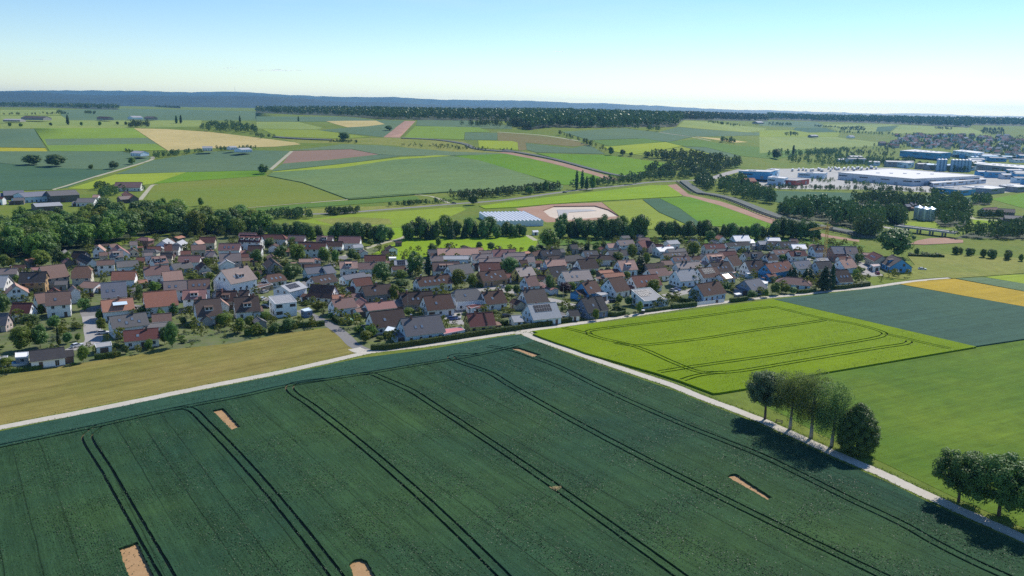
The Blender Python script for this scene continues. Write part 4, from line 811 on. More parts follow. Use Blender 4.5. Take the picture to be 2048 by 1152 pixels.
FIELDS=[
('village_ground', 'gardens and lawns between the village houses', 'garden', 0, [(-260.7, 387.6), (-277.9, 439.4), (-245.3, 454.9), (-228.0, 535.1), (-181.9, 544.5), (-101.3, 507.5), (-74.1, 491.6), (13.7, 500.2), (18.0, 539.9), (182.2, 557.1), (223.2, 540.3), (210.9, 453.0), (219.8, 442.4), (200.1, 417.1), (126.4, 379.4), (5.4, 312.7), (-50.2, 282.1), (-74.8, 311.4), (-98.7, 288.9), (-121.5, 278.1), (-143.5, 259.6), (-165.9, 240.7)]),
('pale_field', 'pale yellow-green strip below the far wood at left', 'palegreen', 0, [(-1681, 2751), (-1646, 2767), (-1607, 2780), (-1572, 2799), (-1543, 2831), (-1233, 2280), (-1245, 2229), (-1261, 2188), (-1282, 2158), (-1306, 2135)]),
('green_crop_field', 'hazy teal crop field across the far left', 'teal', 0, [(-1536, 2844), (-1542, 2940), (-1558, 3060), (-1585, 3211), (-1623, 3395), (-1672, 3615), (-1626, 3638), (-1572, 3645), (-1510, 3631), (-1438, 3593), (-1360, 3534), (-1277, 3460), (-1194, 3376), (-1113, 3290), (-1035, 3208), (-962, 3133), (-573, 1864), (-606, 1872), (-639, 1883), (-673, 1895), (-708, 1908), (-743, 1921), (-778, 1932), (-811, 1937), (-842, 1938), (-872, 1936), (-900, 1929), (-925, 1919), (-949, 1905), (-971, 1889), (-992, 1872), (-1194, 2214)]),
('pale_field', 'pale green pasture with scattered trees at far left', 'palegreen', 0, [(-1284, 2099), (-1250, 2105), (-1220, 2119), (-1194, 2143), (-1173, 2174), (-992, 1872), (-972, 1890), (-950, 1907), (-928, 1922), (-903, 1934), (-876, 1941), (-847, 1945), (-816, 1945), (-784, 1941), (-750, 1932), (-715, 1920), (-625, 1670), (-651, 1667), (-675, 1661), (-698, 1651), (-719, 1640), (-739, 1627), (-764, 1621), (-787, 1613), (-810, 1603), (-831, 1592), (-852, 1581), (-872, 1569), (-893, 1558), (-912, 1537), (-932, 1519)]),
('green_crop_field', 'teal crop field at the left edge beside the bright green strip', 'teal', 0.4, [(-942, 1510), (-920, 1517), (-900, 1525), (-880, 1535), (-691, 1230), (-709, 1226), (-726, 1222), (-744, 1219), (-761, 1216)]),
('rape_field', 'yellow strip of crop at the left edge', 'yellow', 0.3, [(-760, 1213), (-742, 1216), (-724, 1219), (-707, 1222), (-689, 1225), (-657, 1175), (-676, 1174), (-696, 1174), (-715, 1173), (-735, 1172)]),
('barley_field', 'light green crop field between hedge tracks at far left', 'lightgreen', 0.5, [(-887, 1547), (-867, 1559), (-846, 1570), (-826, 1581), (-804, 1592), (-782, 1601), (-759, 1610), (-734, 1616), (-606, 1388), (-514, 1230), (-533, 1224), (-551, 1218), (-569, 1212), (-587, 1205), (-604, 1197), (-621, 1190), (-637, 1182), (-653, 1174), (-748, 1325)]),
('green_crop_field', 'grey-teal band across the light green field at far left', 'greyteal', 0.5, [(-757, 1347), (-739, 1358), (-721, 1369), (-702, 1379), (-682, 1388), (-662, 1396), (-641, 1404), (-619, 1410), (-564, 1318), (-583, 1313), (-602, 1307), (-620, 1300), (-638, 1293), (-655, 1285), (-672, 1276), (-688, 1268), (-704, 1259)]),
('ripe_field', 'large straw-coloured ripe field on the far left slope', 'tan', 0.3, [(-733, 1615), (-699, 1609), (-664, 1601), (-628, 1577), (-592, 1552), (-557, 1527), (-513, 1483), (-472, 1443), (-434, 1407), (-390, 1365), (-349, 1329), (-332, 1300), (-349, 1286), (-365, 1272), (-385, 1269), (-405, 1266), (-425, 1263), (-445, 1259), (-464, 1256), (-486, 1240), (-507, 1223), (-567, 1325), (-639, 1449)]),
('green_crop_field', 'teal field around the round tree clumps at left', 'teal', 0.3, [(-735, 1172), (-719, 1176), (-703, 1180), (-687, 1184), (-670, 1188), (-654, 1193), (-637, 1197), (-620, 1200), (-603, 1204), (-586, 1207), (-569, 1210), (-533, 1177), (-500, 1145), (-483, 1091), (-486, 1051), (-488, 1011), (-508, 1013), (-527, 1014), (-547, 1015), (-586, 1031), (-613, 1041), (-640, 1052), (-667, 1062)]),
('green_crop_field', 'dark teal field above the farm sheds at left', 'tealdark', 0.4, [(-665, 1059), (-638, 1048), (-611, 1038), (-584, 1027), (-563, 1020), (-542, 1013), (-523, 1010), (-503, 1007), (-483, 1004), (-473, 944), (-461, 884), (-446, 825), (-447, 806), (-458, 798), (-469, 791), (-480, 784), (-491, 776), (-577, 916)]),
('green_crop_field', 'wide teal field above the vivid green strip at left', 'teal', 0.4, [(-483, 1113), (-476, 1138), (-467, 1163), (-458, 1188), (-449, 1214), (-426, 1219), (-403, 1224), (-380, 1228), (-353, 1225), (-326, 1221), (-315, 1127), (-303, 1039), (-306, 1019), (-321, 1015), (-335, 1011), (-350, 1008), (-365, 1004), (-379, 1000), (-393, 996), (-407, 992), (-421, 987), (-436, 981), (-450, 974), (-464, 967), (-472, 1032)]),
('barley_field', 'yellow-green field behind the lone farmhouse', 'yellowgreen', 0.3, [(-463, 964), (-450, 971), (-436, 978), (-422, 985), (-408, 991), (-394, 998), (-390, 937), (-383, 876), (-389, 857), (-394, 838), (-403, 825), (-412, 813), (-426, 814), (-440, 815), (-448, 863), (-457, 914)]),
('grass_field', 'vivid green wedge above the olive field', 'vivid', 0.2, [(-394, 999), (-379, 1004), (-364, 1009), (-349, 1015), (-334, 1020), (-318, 1024), (-304, 1011), (-293, 983), (-301, 969), (-314, 956), (-327, 943), (-339, 930), (-350, 917), (-362, 904), (-372, 890), (-382, 877), (-389, 938)]),
('mown_field', 'large olive green field above the wood at left', 'olive', 0.2, [(-382, 874), (-373, 885), (-364, 897), (-354, 909), (-344, 920), (-334, 932), (-323, 943), (-312, 955), (-300, 966), (-291, 979), (-263, 950), (-236, 920), (-206, 865), (-179, 812), (-155, 763), (-166, 749), (-176, 735), (-186, 722), (-196, 710), (-205.7, 698.0), (-214.8, 686.3), (-248.6, 670.1), (-266.9, 684.4), (-285.9, 699.4), (-305, 715), (-326, 731)]),
('green_crop_field', 'teal field above the straw patch on the middle slope', 'teal', 0.3, [(-656, 2136), (-619, 2136), (-582, 2141), (-546, 2146), (-508, 2145), (-468, 2133), (-426, 2111), (-358, 1950), (-303, 1834), (-268, 1811), (-234, 1790), (-222, 1549), (-219, 1406), (-244, 1427), (-271, 1449), (-298, 1473), (-327, 1500), (-357, 1529), (-334, 1557), (-310, 1588), (-405, 1800), (-434, 1797), (-462, 1793), (-494, 1800), (-526, 1808), (-559, 1818)]),
('barley_field', 'pale green strip at the middle slope', 'palegreen', 0.3, [(-555, 1806), (-523, 1798), (-492, 1792), (-461, 1787), (-360, 1578), (-366, 1544), (-395, 1551), (-425, 1559), (-455, 1569), (-486, 1579)]),
('ripe_field', 'straw-coloured oval field on the middle slope', 'tan', 0.4, [(-407, 1812), (-368, 1825), (-334, 1819), (-299, 1810), (-257, 1664), (-283, 1611), (-316, 1590), (-354, 1671)]),
('mown_field', 'olive strip above the embankment in the middle', 'olivebright', 0.3, [(-473, 1570), (-445, 1561), (-418, 1552), (-391, 1545), (-364, 1538), (-331, 1499), (-301, 1465), (-272, 1434), (-244, 1405), (-267, 1394), (-289, 1383), (-316, 1390), (-344, 1399), (-373, 1408), (-402, 1419)]),
('bare_soil', 'brown construction strip climbing the middle slope', 'dirt', 0.1, [(-233, 1782), (-209, 1777), (-192, 1401), (-220, 1406), (-222, 1547)]),
('green_crop_field', 'teal strip under the far wood right of the construction strip', 'teal', 0.4, [(-209, 1807), (-174, 1794), (-140, 1781), (-106, 1771), (-69, 1695), (-36, 1637), (-5, 1590), (-4, 1527), (-41, 1535), (-69, 1550), (-99, 1567), (-128, 1584), (-159, 1601), (-190, 1619)]),
('barley_field', 'bright green field right of the construction strip', 'lightgreen', 0.4, [(-190, 1609), (-158, 1598), (-128, 1586), (-97, 1574), (-67, 1563), (-42, 1480), (-65, 1479), (-88, 1479), (-83, 1376), (-108, 1383), (-134, 1388), (-159, 1393), (-185, 1397)]),
('green_crop_field', 'small square teal field above the embankment', 'teal', 0.4, [(-87, 1477), (-59, 1471), (-30, 1465), (-28, 1364), (-55, 1368), (-82, 1372)]),
('fallow_field', 'brownish olive hilltop field in the middle', 'fallow', 0.2, [(-30, 1469), (-4, 1454), (19, 1434), (42, 1415), (68, 1386), (93, 1360), (117, 1303), (90, 1286), (66, 1300), (42, 1314), (18, 1330), (20, 1256), (7, 1245), (3, 1334), (-27, 1357)]),
('barley_field', 'yellow-green square field above the embankment', 'yellowgreen', 0.4, [(-59, 1362), (-31, 1354), (-3, 1347), (5, 1330), (6, 1251), (-13, 1258), (-34, 1265), (-54, 1272)]),
('green_crop_field', 'teal field on the shoulder of the middle hill', 'teal', 0.4, [(18, 1324), (41, 1304), (64, 1285), (87, 1268), (117, 1301), (132, 1214), (112, 1216), (92, 1218), (72, 1221), (52, 1224), (32, 1227), (19, 1252)]),
('meadow_strip', 'rough grass band along the embankment', 'meadow', 0, [(-401, 1413), (-372, 1403), (-343, 1394), (-315, 1386), (-288, 1379), (-265, 1387), (-242, 1395), (-218, 1403), (-195, 1395), (-172, 1388), (-149, 1381), (-126, 1373), (-103, 1365), (-81, 1356), (-56, 1274), (-33, 1262), (-11, 1251), (9, 1240), (30, 1230), (32, 1217), (11, 1213), (-9, 1210), (-29, 1206), (-50, 1202), (-70, 1198), (-91, 1193), (-113, 1217), (-136, 1243), (-160, 1270), (-185, 1299), (-207, 1303), (-230, 1308), (-253, 1313), (-276, 1319), (-298, 1320), (-320, 1321), (-343, 1323)]),
('green_crop_field', 'green band above the brown soil field', 'greyteal', 0.4, [(-327, 1226), (-308, 1250), (-288, 1276), (-268, 1303), (-237, 1298), (-206, 1293), (-183, 1280), (-160, 1268), (-137, 1256), (-115, 1245), (-94, 1233), (-71, 1228), (-48, 1224), (-25, 1219), (-3, 1214), (-25, 1209), (-47, 1204), (-69, 1199), (-91, 1193), (-114, 1189), (-138, 1186), (-161, 1182), (-194, 1194), (-218, 1220), (-242, 1247), (-264, 1241), (-285, 1236), (-306, 1231)]),
('ploughed_field', 'red-brown ploughed field on the middle slope', 'soil', 0, [(-326, 1223), (-306, 1228), (-285, 1234), (-265, 1240), (-244, 1247), (-219, 1220), (-194, 1195), (-212, 1176), (-230, 1158), (-246, 1140), (-266, 1125), (-286, 1110), (-305, 1095)]),
('green_crop_field', 'teal band below the brown ploughed field', 'teal', 0.4, [(-303, 1091), (-285, 1105), (-265, 1120), (-245, 1134), (-228, 1153), (-211, 1172), (-193, 1191), (-161, 1181), (-179, 1157), (-197, 1134), (-214, 1111), (-229, 1096), (-244, 1080), (-258, 1065), (-272, 1049), (-285, 1034), (-297, 1018)]),
('barley_field', 'narrow yellow-green band curving over the middle hill', 'yellowgreen', 0.4, [(-296, 1013), (-283, 1029), (-270, 1044), (-257, 1060), (-243, 1076), (-229, 1092), (-214, 1108), (-196, 1127), (-178, 1146), (-159, 1167), (-135, 1180), (-111, 1194), (-87, 1190), (-106, 1179), (-126, 1167), (-145, 1156), (-163, 1144), (-179, 1122), (-194, 1100), (-208, 1079), (-222, 1057), (-237, 1048), (-251, 1038), (-266, 1028), (-280, 1018), (-293, 1008)]),
('wheat_field', 'large sage green field in the middle of the slope', 'sage', 1.0, [(-289, 972), (-292, 1003), (-279, 1013), (-265, 1023), (-251, 1033), (-236, 1043), (-221, 1053), (-207, 1075), (-193, 1096), (-178, 1118), (-163, 1140), (-144, 1151), (-125, 1162), (-106, 1173), (-86, 1183), (-49, 1148), (-28, 1109), (-9, 1071), (9, 1033), (26, 994), (41, 954), (55, 914), (50, 877), (33, 871), (15, 864), (-1, 858), (-17, 854), (-33, 850), (-48, 845), (-64, 841), (-77, 828), (-91, 816), (-103, 803), (-116, 791), (-128, 779), (-139, 767), (-151, 756), (-175, 803), (-202, 855), (-232, 909), (-260, 940)]),
('grass_field', 'vivid green field left of the pipeline track', 'vivid', 0.4, [(-86, 1190), (-65, 1198), (-44, 1205), (-23, 1211), (-3, 1213), (20, 1175), (39, 1142), (58, 1110), (75, 1078), (91, 1046), (106, 1014), (94, 961), (75, 945), (57, 929), (42, 966), (26, 1003), (9, 1038), (-8, 1074), (-28, 1110), (-48, 1146)]),
('maize_field', 'big saturated green field right of the pipeline track', 'vivid', 0.6, [(33, 1217), (54, 1213), (74, 1210), (95, 1207), (116, 1204), (136, 1202), (154, 1186), (172, 1171), (189, 1156), (206, 1141), (222, 1127), (199, 1100), (176, 1072), (145, 1023), (124, 1021), (108, 1062), (91, 1103), (73, 1145), (53, 1180)]),
('green_crop_field', 'teal field on the right slope under the far wood', 'teal', 0.4, [(83, 1482), (112, 1507), (142, 1536), (174, 1573), (208, 1613), (236, 1572), (264, 1536), (288, 1501), (312, 1473), (253, 1374), (229, 1390), (205, 1408), (177, 1389), (149, 1374), (122, 1361), (103, 1418)]),
('grass_field', 'dull green field on the right slope', 'green', 0.3, [(124, 1355), (146, 1366), (169, 1379), (193, 1394), (218, 1411), (247, 1373), (220, 1349), (195, 1327), (170, 1309), (146, 1293)]),
('barley_field', 'yellow-green field right of the single trees', 'yellowgreen', 0.4, [(137, 1285), (163, 1301), (189, 1321), (217, 1344), (247, 1370), (266, 1322), (233, 1280), (203, 1244), (174, 1214), (145, 1241)]),
('mown_field', 'olive field above the dark hedgerow on the right', 'olivebright', 0.3, [(174, 1211), (202, 1241), (232, 1275), (265, 1315), (282, 1281), (299, 1256), (317, 1235), (273, 1185), (253, 1185), (234, 1189), (215, 1195), (196, 1201)]),
('green_crop_field', 'teal sliver between green fields on the right slope', 'teal', 0.4, [(266, 1318), (306, 1333), (326, 1307), (348, 1288), (317, 1236), (300, 1258), (282, 1284)]),
('grass_field', 'green field on the far right slope', 'green', 0.3, [(248, 1373), (277, 1401), (309, 1436), (330, 1428), (353, 1429), (377, 1435), (410, 1467), (447, 1504), (488, 1549), (533, 1604), (633, 1746), (538, 1553), (474, 1437), (421, 1343), (385, 1316), (351, 1292), (328, 1311), (306, 1336), (268, 1325)]),
('pale_field', 'pale green field notched into the far wood', 'palegreen', 0.2, [(327, 1691), (401, 1993), (508, 2235), (559, 2272), (611, 2312), (664, 2350), (721, 2395), (509, 1842), (435, 1716), (386, 1667), (353, 1663)]),
('green_crop_field', 'teal field right of the far wood notch', 'teal', 0.3, [(328, 1682), (353, 1655), (384, 1658), (433, 1705), (503, 1822), (614, 2095), (697, 2247), (785, 2397), (865, 2516), (929, 2577), (812, 2383), (708, 2204), (607, 2011), (497, 1751), (434, 1631), (388, 1562), (348, 1514), (314, 1480), (290, 1509), (266, 1546)]),
('ripe_field', 'thin straw strip on the far right slope', 'tan', 0.2, [(318, 1487), (343, 1495), (371, 1512), (399, 1525), (431, 1545), (388, 1480), (363, 1475), (339, 1476)]),
('barley_field', 'bright yellow-green field below the main road', 'brightgreen', 0.5, [(-24, 705), (-1, 718), (52, 762), (66, 771), (81, 780), (95, 789), (111, 799), (126, 809), (141, 818), (156, 827), (171, 836), (178, 909), (176, 942), (155, 939), (137, 921), (119, 903), (102, 885), (85, 867), (69, 849), (54, 831), (39, 814), (25, 797), (11, 780), (-1, 764), (-30, 724)]),
('bare_soil', 'tan bare soil around the building pit', 'dirt', 0, [(2, 713), (35, 749), (83, 773), (86, 719), (88.8, 655.1), (64.5, 643.8), (25.7, 627.0), (12.6, 667.0)]),
('gravel_pit', 'pale gravel floor of the building pit', 'gravel', -1.0, [(25, 703), (36, 736), (74, 745), (83, 717), (87.2, 672.9), (66.0, 659.8), (39.2, 640.0), (29.3, 662.1)]),
('concrete_slab', 'grey concrete slab in the building pit', 'concrete', -0.7, [(38, 716), (67, 722), (72, 713), (47.3, 698.3), (41.5, 650.3), (37.0, 649.7)]),
('mown_field', 'light green field right of the building pit', 'olivebright', 0.3, [(83, 770), (97, 780), (111, 790), (125, 801), (124, 702), (134.6, 609.8), (96.3, 596.0), (87.6, 654.4), (85, 718)]),
('wheat_field', 'dark teal curved strip of crop beside the pipeline fields', 'tealdark', 0.7, [(125, 798), (143, 811), (147, 732), (144.1, 623.7), (134.3, 607.6), (124.0, 699.1)]),
('grass_field', 'vivid green field below the pipeline track', 'vivid', 0.4, [(144, 815), (161, 824), (178, 833), (184, 793), (190, 757), (199.1, 641.1), (198.1, 617.9), (182.9, 608.8), (144.3, 620.6), (148, 735)]),
('bare_soil', 'red-brown earth strip along the pipeline track', 'dirt', 0.05, [(175, 946), (188, 957), (182, 859), (191, 828), (200, 799), (211.7, 683.3), (215.3, 622.4), (226.4, 581.7), (239.0, 564.0), (235.1, 554.5), (208.3, 586.3), (200.9, 647.0), (191, 763), (183, 803), (174, 846)]),
('meadow_strip', 'rough grass along the country road', 'meadow', 0, [(-208.0, 664.2), (-59, 745), (-53, 736), (-99.6, 692.1), (-149.7, 654.8), (-200.4, 639.6)]),
('wheat_field', 'narrow green strip between two tracks in the middle', 'green', 0.3, [(-213.9, 683.6), (-152, 749), (-141, 758), (-129, 768), (-118, 777), (-106, 787), (-94, 797), (-87, 768), (-98, 758), (-109, 749), (-120, 739), (-131, 730), (-141, 721), (-151, 712), (-161, 703), (-171.4, 695.4), (-180.8, 687.2), (-190.0, 679.2), (-199.0, 671.3), (-207.8, 663.6)]),
('meadow', 'bright meadow below the country road', 'brightmeadow', 0, [(-163.5, 614.1), (-127.9, 656.8), (-45, 719), (-40, 702), (-51.4, 644.2), (-75.0, 589.0), (-135.6, 591.9)]),
('mown_field', 'tan mown patch in the bright meadow', 'meadow', 0.03, [(-150.5, 621.0), (-124.8, 640.6), (-95.3, 631.9), (-88.8, 601.6), (-129.8, 593.1)]),
('meadow', 'bright green meadow at the field path behind the village', 'brightgreen', 0, [(-86.6, 586.2), (-66.1, 590.0), (-64.6, 576.3), (-65.8, 538.1), (-70.6, 526.0), (-86.5, 535.9)]),
('meadow', 'sunlit meadow behind the middle of the village', 'brightgreen', 0, [(-83.9, 470.0), (-70.6, 534.8), (11.8, 561.2), (16.2, 535.5), (13.0, 494.7), (-19.7, 491.5), (-63.6, 459.0)]),
('crop_strip', 'green crop strip behind the right of the village', 'green', 0.3, [(16.3, 537.8), (31.9, 552.4), (213.9, 569.7), (231.0, 535.2), (220.9, 518.6), (188.3, 534.9), (90.3, 537.2), (17.2, 513.7)]),
('pale_field', 'pale green field above the industrial estate', 'palegreen', 0, [(512, 1754), (616, 1987), (699, 2133), (773, 2236), (857, 2359), (940, 2465), (955, 2399), (956, 2306), (953, 2208), (949, 2116), (831, 1985), (795, 1977), (756, 1959), (705, 1908), (636, 1802), (531, 1593), (462, 1475), (407, 1386)]),
('pale_field', 'pale green field above the far town', 'palegreen', 0, [(1205, 2697), (1536, 3358), (1582, 3335), (1625, 3309), (1665, 3278), (1703, 3245), (1739, 3211), (1549, 2737), (1515, 2757), (1480, 2777), (1443, 2795), (1392, 2791), (1335, 2773), (1270, 2735)]),
('pale_field', 'pale green field below the far right wood', 'palegreen', 0, [(1188, 3239), (1264, 3294), (1330, 3317), (1395, 3338), (1472, 3382), (1558, 3444), (1197, 2783), (1123, 2747), (1058, 2732)]),
('green_crop_field', 'teal field in front of the huge warehouse', 'tealdark', 0.4, [(268, 909), (284, 909), (300, 909), (315, 908), (331, 908), (346, 907), (361, 906), (376, 904), (391, 903), (405, 899), (419, 895), (433, 891), (446, 887), (460, 883), (473, 879), (486, 875), (448, 811), (436, 813), (424, 815), (412, 817), (400, 819), (388, 821), (376, 823), (364, 825), (351, 828), (339, 830), (318, 780), (289, 770), (258, 795), (241, 815)]),
('grass_field', 'vivid green field at the right picture edge', 'vivid', 0.2, [(498, 863), (535, 898), (576, 935), (621, 967), (492, 762), (483, 781), (490, 820)]),
('meadow', 'yellow-green paddock below the right farm', 'brightgreen', 0, [(383.8, 687.5), (424.9, 683.9), (441.7, 681.6), (414.3, 638.2), (360.2, 638.0)]),
('meadow', 'yellow-green meadow below the four small silos', 'brightmeadow', 0, [(317.2, 666.5), (343.6, 669.7), (331.5, 614.1), (322.0, 597.8), (297.3, 618.9)]),
('green_crop_field', 'teal field below the far right wood', 'teal', 0, [(895, 3080), (973, 3165), (1083, 3338), (1172, 3433), (1246, 3477), (1177, 3208), (1043, 2868), (991, 2846), (937, 2818), (878, 2772), (801, 2661), (737, 2533)]),
('green_crop_field', 'dark teal patch above the far white barns', 'tealdark', 0, [(934, 2797), (1001, 2841), (1067, 2880), (1043, 2716), (982, 2671), (910, 2592), (869, 2625)]),
('green_crop_field', 'small dark teal patch left of the pale far field', 'tealdark', 0, [(1358, 3150), (1476, 3243), (1266, 2835), (1185, 2760)]),
('pale_field', 'olive strip above the pale field of the industrial estate', 'olivebright', 0, [(645, 2214), (740, 2378), (862, 2604), (904, 2576), (981, 2656), (1044, 2694), (958, 2490), (878, 2400), (786, 2262), (708, 2153), (624, 2011), (516, 1767)]),
('paved_yard', 'pale paved yards of the industrial estate', 'yard', 0, [(309, 1069), (357, 1171), (386, 1202), (418, 1237), (452, 1273), (484, 1303), (513, 1322), (538, 1330), (561, 1335), (584, 1341), (608, 1347), (620, 1326), (631, 1306), (642, 1286), (652, 1267), (663, 1248), (672, 1230), (682, 1212), (707, 1220), (733, 1229), (760, 1240), (780, 1219), (634, 988), (607, 971), (580, 955), (554, 939), (529, 924), (505, 909), (492, 915), (479, 921), (466, 928), (453, 934), (440, 940), (426, 947), (412, 953), (394, 951), (376, 949), (358, 946), (339, 942), (321, 939), (302, 935), (286, 966)]),
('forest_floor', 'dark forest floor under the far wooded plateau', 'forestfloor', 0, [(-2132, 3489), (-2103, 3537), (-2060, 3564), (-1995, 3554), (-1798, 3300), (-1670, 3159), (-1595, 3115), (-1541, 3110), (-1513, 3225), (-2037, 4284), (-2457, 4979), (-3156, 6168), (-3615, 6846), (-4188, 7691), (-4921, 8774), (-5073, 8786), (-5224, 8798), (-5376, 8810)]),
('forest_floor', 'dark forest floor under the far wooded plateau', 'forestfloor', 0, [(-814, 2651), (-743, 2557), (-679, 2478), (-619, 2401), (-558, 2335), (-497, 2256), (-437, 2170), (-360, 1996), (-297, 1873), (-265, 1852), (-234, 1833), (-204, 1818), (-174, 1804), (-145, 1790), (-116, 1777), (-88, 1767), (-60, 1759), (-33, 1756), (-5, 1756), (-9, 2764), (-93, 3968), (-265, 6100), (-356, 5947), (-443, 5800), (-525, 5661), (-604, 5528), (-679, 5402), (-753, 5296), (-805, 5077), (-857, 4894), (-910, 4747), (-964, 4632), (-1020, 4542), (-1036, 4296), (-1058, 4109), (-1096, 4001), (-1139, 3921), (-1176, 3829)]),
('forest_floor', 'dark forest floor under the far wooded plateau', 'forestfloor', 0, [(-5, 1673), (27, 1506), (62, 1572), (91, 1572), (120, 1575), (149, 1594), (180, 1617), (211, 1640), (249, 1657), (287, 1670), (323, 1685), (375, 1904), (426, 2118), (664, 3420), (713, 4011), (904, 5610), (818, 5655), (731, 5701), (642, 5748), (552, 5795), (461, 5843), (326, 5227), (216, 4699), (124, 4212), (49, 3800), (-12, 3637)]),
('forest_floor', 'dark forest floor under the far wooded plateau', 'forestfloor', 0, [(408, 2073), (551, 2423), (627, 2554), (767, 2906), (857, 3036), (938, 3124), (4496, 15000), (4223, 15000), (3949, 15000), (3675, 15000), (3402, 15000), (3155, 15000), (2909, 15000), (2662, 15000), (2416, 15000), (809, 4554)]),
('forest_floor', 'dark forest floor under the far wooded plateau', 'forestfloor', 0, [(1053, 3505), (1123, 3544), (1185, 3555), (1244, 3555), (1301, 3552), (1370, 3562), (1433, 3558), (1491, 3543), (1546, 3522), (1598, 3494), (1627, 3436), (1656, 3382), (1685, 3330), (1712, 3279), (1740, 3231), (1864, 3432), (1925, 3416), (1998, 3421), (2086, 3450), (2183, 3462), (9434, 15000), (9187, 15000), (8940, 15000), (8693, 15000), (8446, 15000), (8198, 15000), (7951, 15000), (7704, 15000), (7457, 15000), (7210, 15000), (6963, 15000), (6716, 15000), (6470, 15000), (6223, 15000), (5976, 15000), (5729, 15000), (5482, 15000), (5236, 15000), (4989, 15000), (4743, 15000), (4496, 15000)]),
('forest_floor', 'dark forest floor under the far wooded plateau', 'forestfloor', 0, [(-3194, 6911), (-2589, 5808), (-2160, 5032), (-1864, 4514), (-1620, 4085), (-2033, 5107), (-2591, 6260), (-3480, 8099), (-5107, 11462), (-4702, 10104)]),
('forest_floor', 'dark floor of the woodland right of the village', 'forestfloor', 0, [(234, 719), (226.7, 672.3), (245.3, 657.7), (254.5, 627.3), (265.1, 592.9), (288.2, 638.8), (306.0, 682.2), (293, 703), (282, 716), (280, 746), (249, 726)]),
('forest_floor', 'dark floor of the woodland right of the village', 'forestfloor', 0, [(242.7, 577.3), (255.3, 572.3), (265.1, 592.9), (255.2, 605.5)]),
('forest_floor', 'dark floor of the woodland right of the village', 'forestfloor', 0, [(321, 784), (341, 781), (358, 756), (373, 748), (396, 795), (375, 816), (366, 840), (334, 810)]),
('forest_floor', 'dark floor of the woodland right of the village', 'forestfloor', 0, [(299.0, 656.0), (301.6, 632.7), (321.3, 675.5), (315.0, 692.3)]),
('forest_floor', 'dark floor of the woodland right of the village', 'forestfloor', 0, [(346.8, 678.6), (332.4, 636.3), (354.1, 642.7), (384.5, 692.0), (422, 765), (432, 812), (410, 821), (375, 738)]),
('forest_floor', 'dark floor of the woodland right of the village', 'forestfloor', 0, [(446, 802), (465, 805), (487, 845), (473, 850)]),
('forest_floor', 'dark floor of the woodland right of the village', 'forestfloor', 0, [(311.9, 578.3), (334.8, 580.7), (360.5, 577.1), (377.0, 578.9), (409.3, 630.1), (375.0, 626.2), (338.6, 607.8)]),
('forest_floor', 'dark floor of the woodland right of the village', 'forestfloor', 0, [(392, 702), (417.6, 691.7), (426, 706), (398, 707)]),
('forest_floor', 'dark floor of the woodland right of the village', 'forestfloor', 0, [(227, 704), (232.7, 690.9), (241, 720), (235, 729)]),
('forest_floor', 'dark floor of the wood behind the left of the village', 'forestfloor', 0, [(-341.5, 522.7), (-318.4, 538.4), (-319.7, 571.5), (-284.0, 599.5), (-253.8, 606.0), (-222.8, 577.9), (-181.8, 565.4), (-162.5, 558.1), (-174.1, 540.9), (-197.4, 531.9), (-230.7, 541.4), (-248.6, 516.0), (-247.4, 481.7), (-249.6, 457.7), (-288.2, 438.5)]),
('rough_meadow', 'rough yellowish meadow at the right edge of the village', 'meadow', 0.25, [(194.1, 432.2), (205.5, 444.1), (232.2, 468.6), (242.1, 499.1), (273.3, 509.2), (332.1, 493.7), (310.5, 460.2), (269.8, 443.9), (232.5, 430.0), (211.4, 421.8)]),
('lawn', 'small smooth lawn at the last house on the right', 'lawn', 0, [(186.4, 428.8), (196.1, 433.6), (209.5, 422.9), (183.0, 407.2)]),
('earth_mound', 'brown earth mound beside the bridge', 'dirt', 0.3, [(266.1, 547.4), (279.3, 564.1), (294.1, 575.9), (309.5, 579.0), (313.4, 569.1), (307.0, 557.1), (274.8, 545.6)]),
('barley_strip', 'narrow yellow-green strip at the right picture edge', 'yellowgreen', 0.4, [(253.9, 435.0), (268.5, 441.6), (315.7, 451.2), (338.8, 444.7), (302.6, 395.0), (265.2, 419.1)]),
('wheat_strip', 'teal strip of wheat above the golden field at right', 'teal', 0.5, [(235.5, 429.7), (252.9, 433.8), (264.9, 418.6), (301.4, 393.3), (284.6, 370.3), (253.6, 399.8)]),
('golden_field', 'golden ripening barley strip at the right', 'gold', 0.6, [(197.5, 411.6), (209.1, 418.7), (228.7, 426.7), (234.0, 427.8), (252.6, 398.2), (282.8, 367.8), (258.3, 334.2), (232.8, 365.3)]),
('wheat_field', 'dark teal wheat field between bright barley and golden strip', 'tealwheat', 0.55, [(121.4, 372.0), (135.5, 378.7), (170.9, 396.2), (197.1, 410.6), (232.9, 365.5), (261.0, 326.6), (272.5, 342.0), (198.7, 308.7), (174.2, 297.7)]),
('mown_meadow', 'mown olive meadow below the left half of the village', 'mown', 0, [(-160.3, 186.8), (-177.8, 227.5), (-160.7, 247.3), (-144.0, 260.6), (-121.5, 278.1), (-100.3, 288.1), (-87.5, 301.1), (-74.4, 309.9), (-68.6, 311.8), (-60.8, 300.0), (-56.3, 288.1), (-54.0, 279.5), (-55.9, 275.1), (-95.4, 240.9), (-136.3, 207.2)]),
('green_field', 'mid green field right of the tree-lined track', 'midgreen', 0.06, [(74.6, 245.4), (99.8, 261.6), (174.3, 298.4), (199.4, 309.8), (309.7, 361.4), (137.5, 137.7), (122.4, 142.3), (109.0, 159.8), (101.0, 174.8), (94.1, 190.2), (84.1, 210.2), (78.1, 225.7), (72.4, 236.3)]),
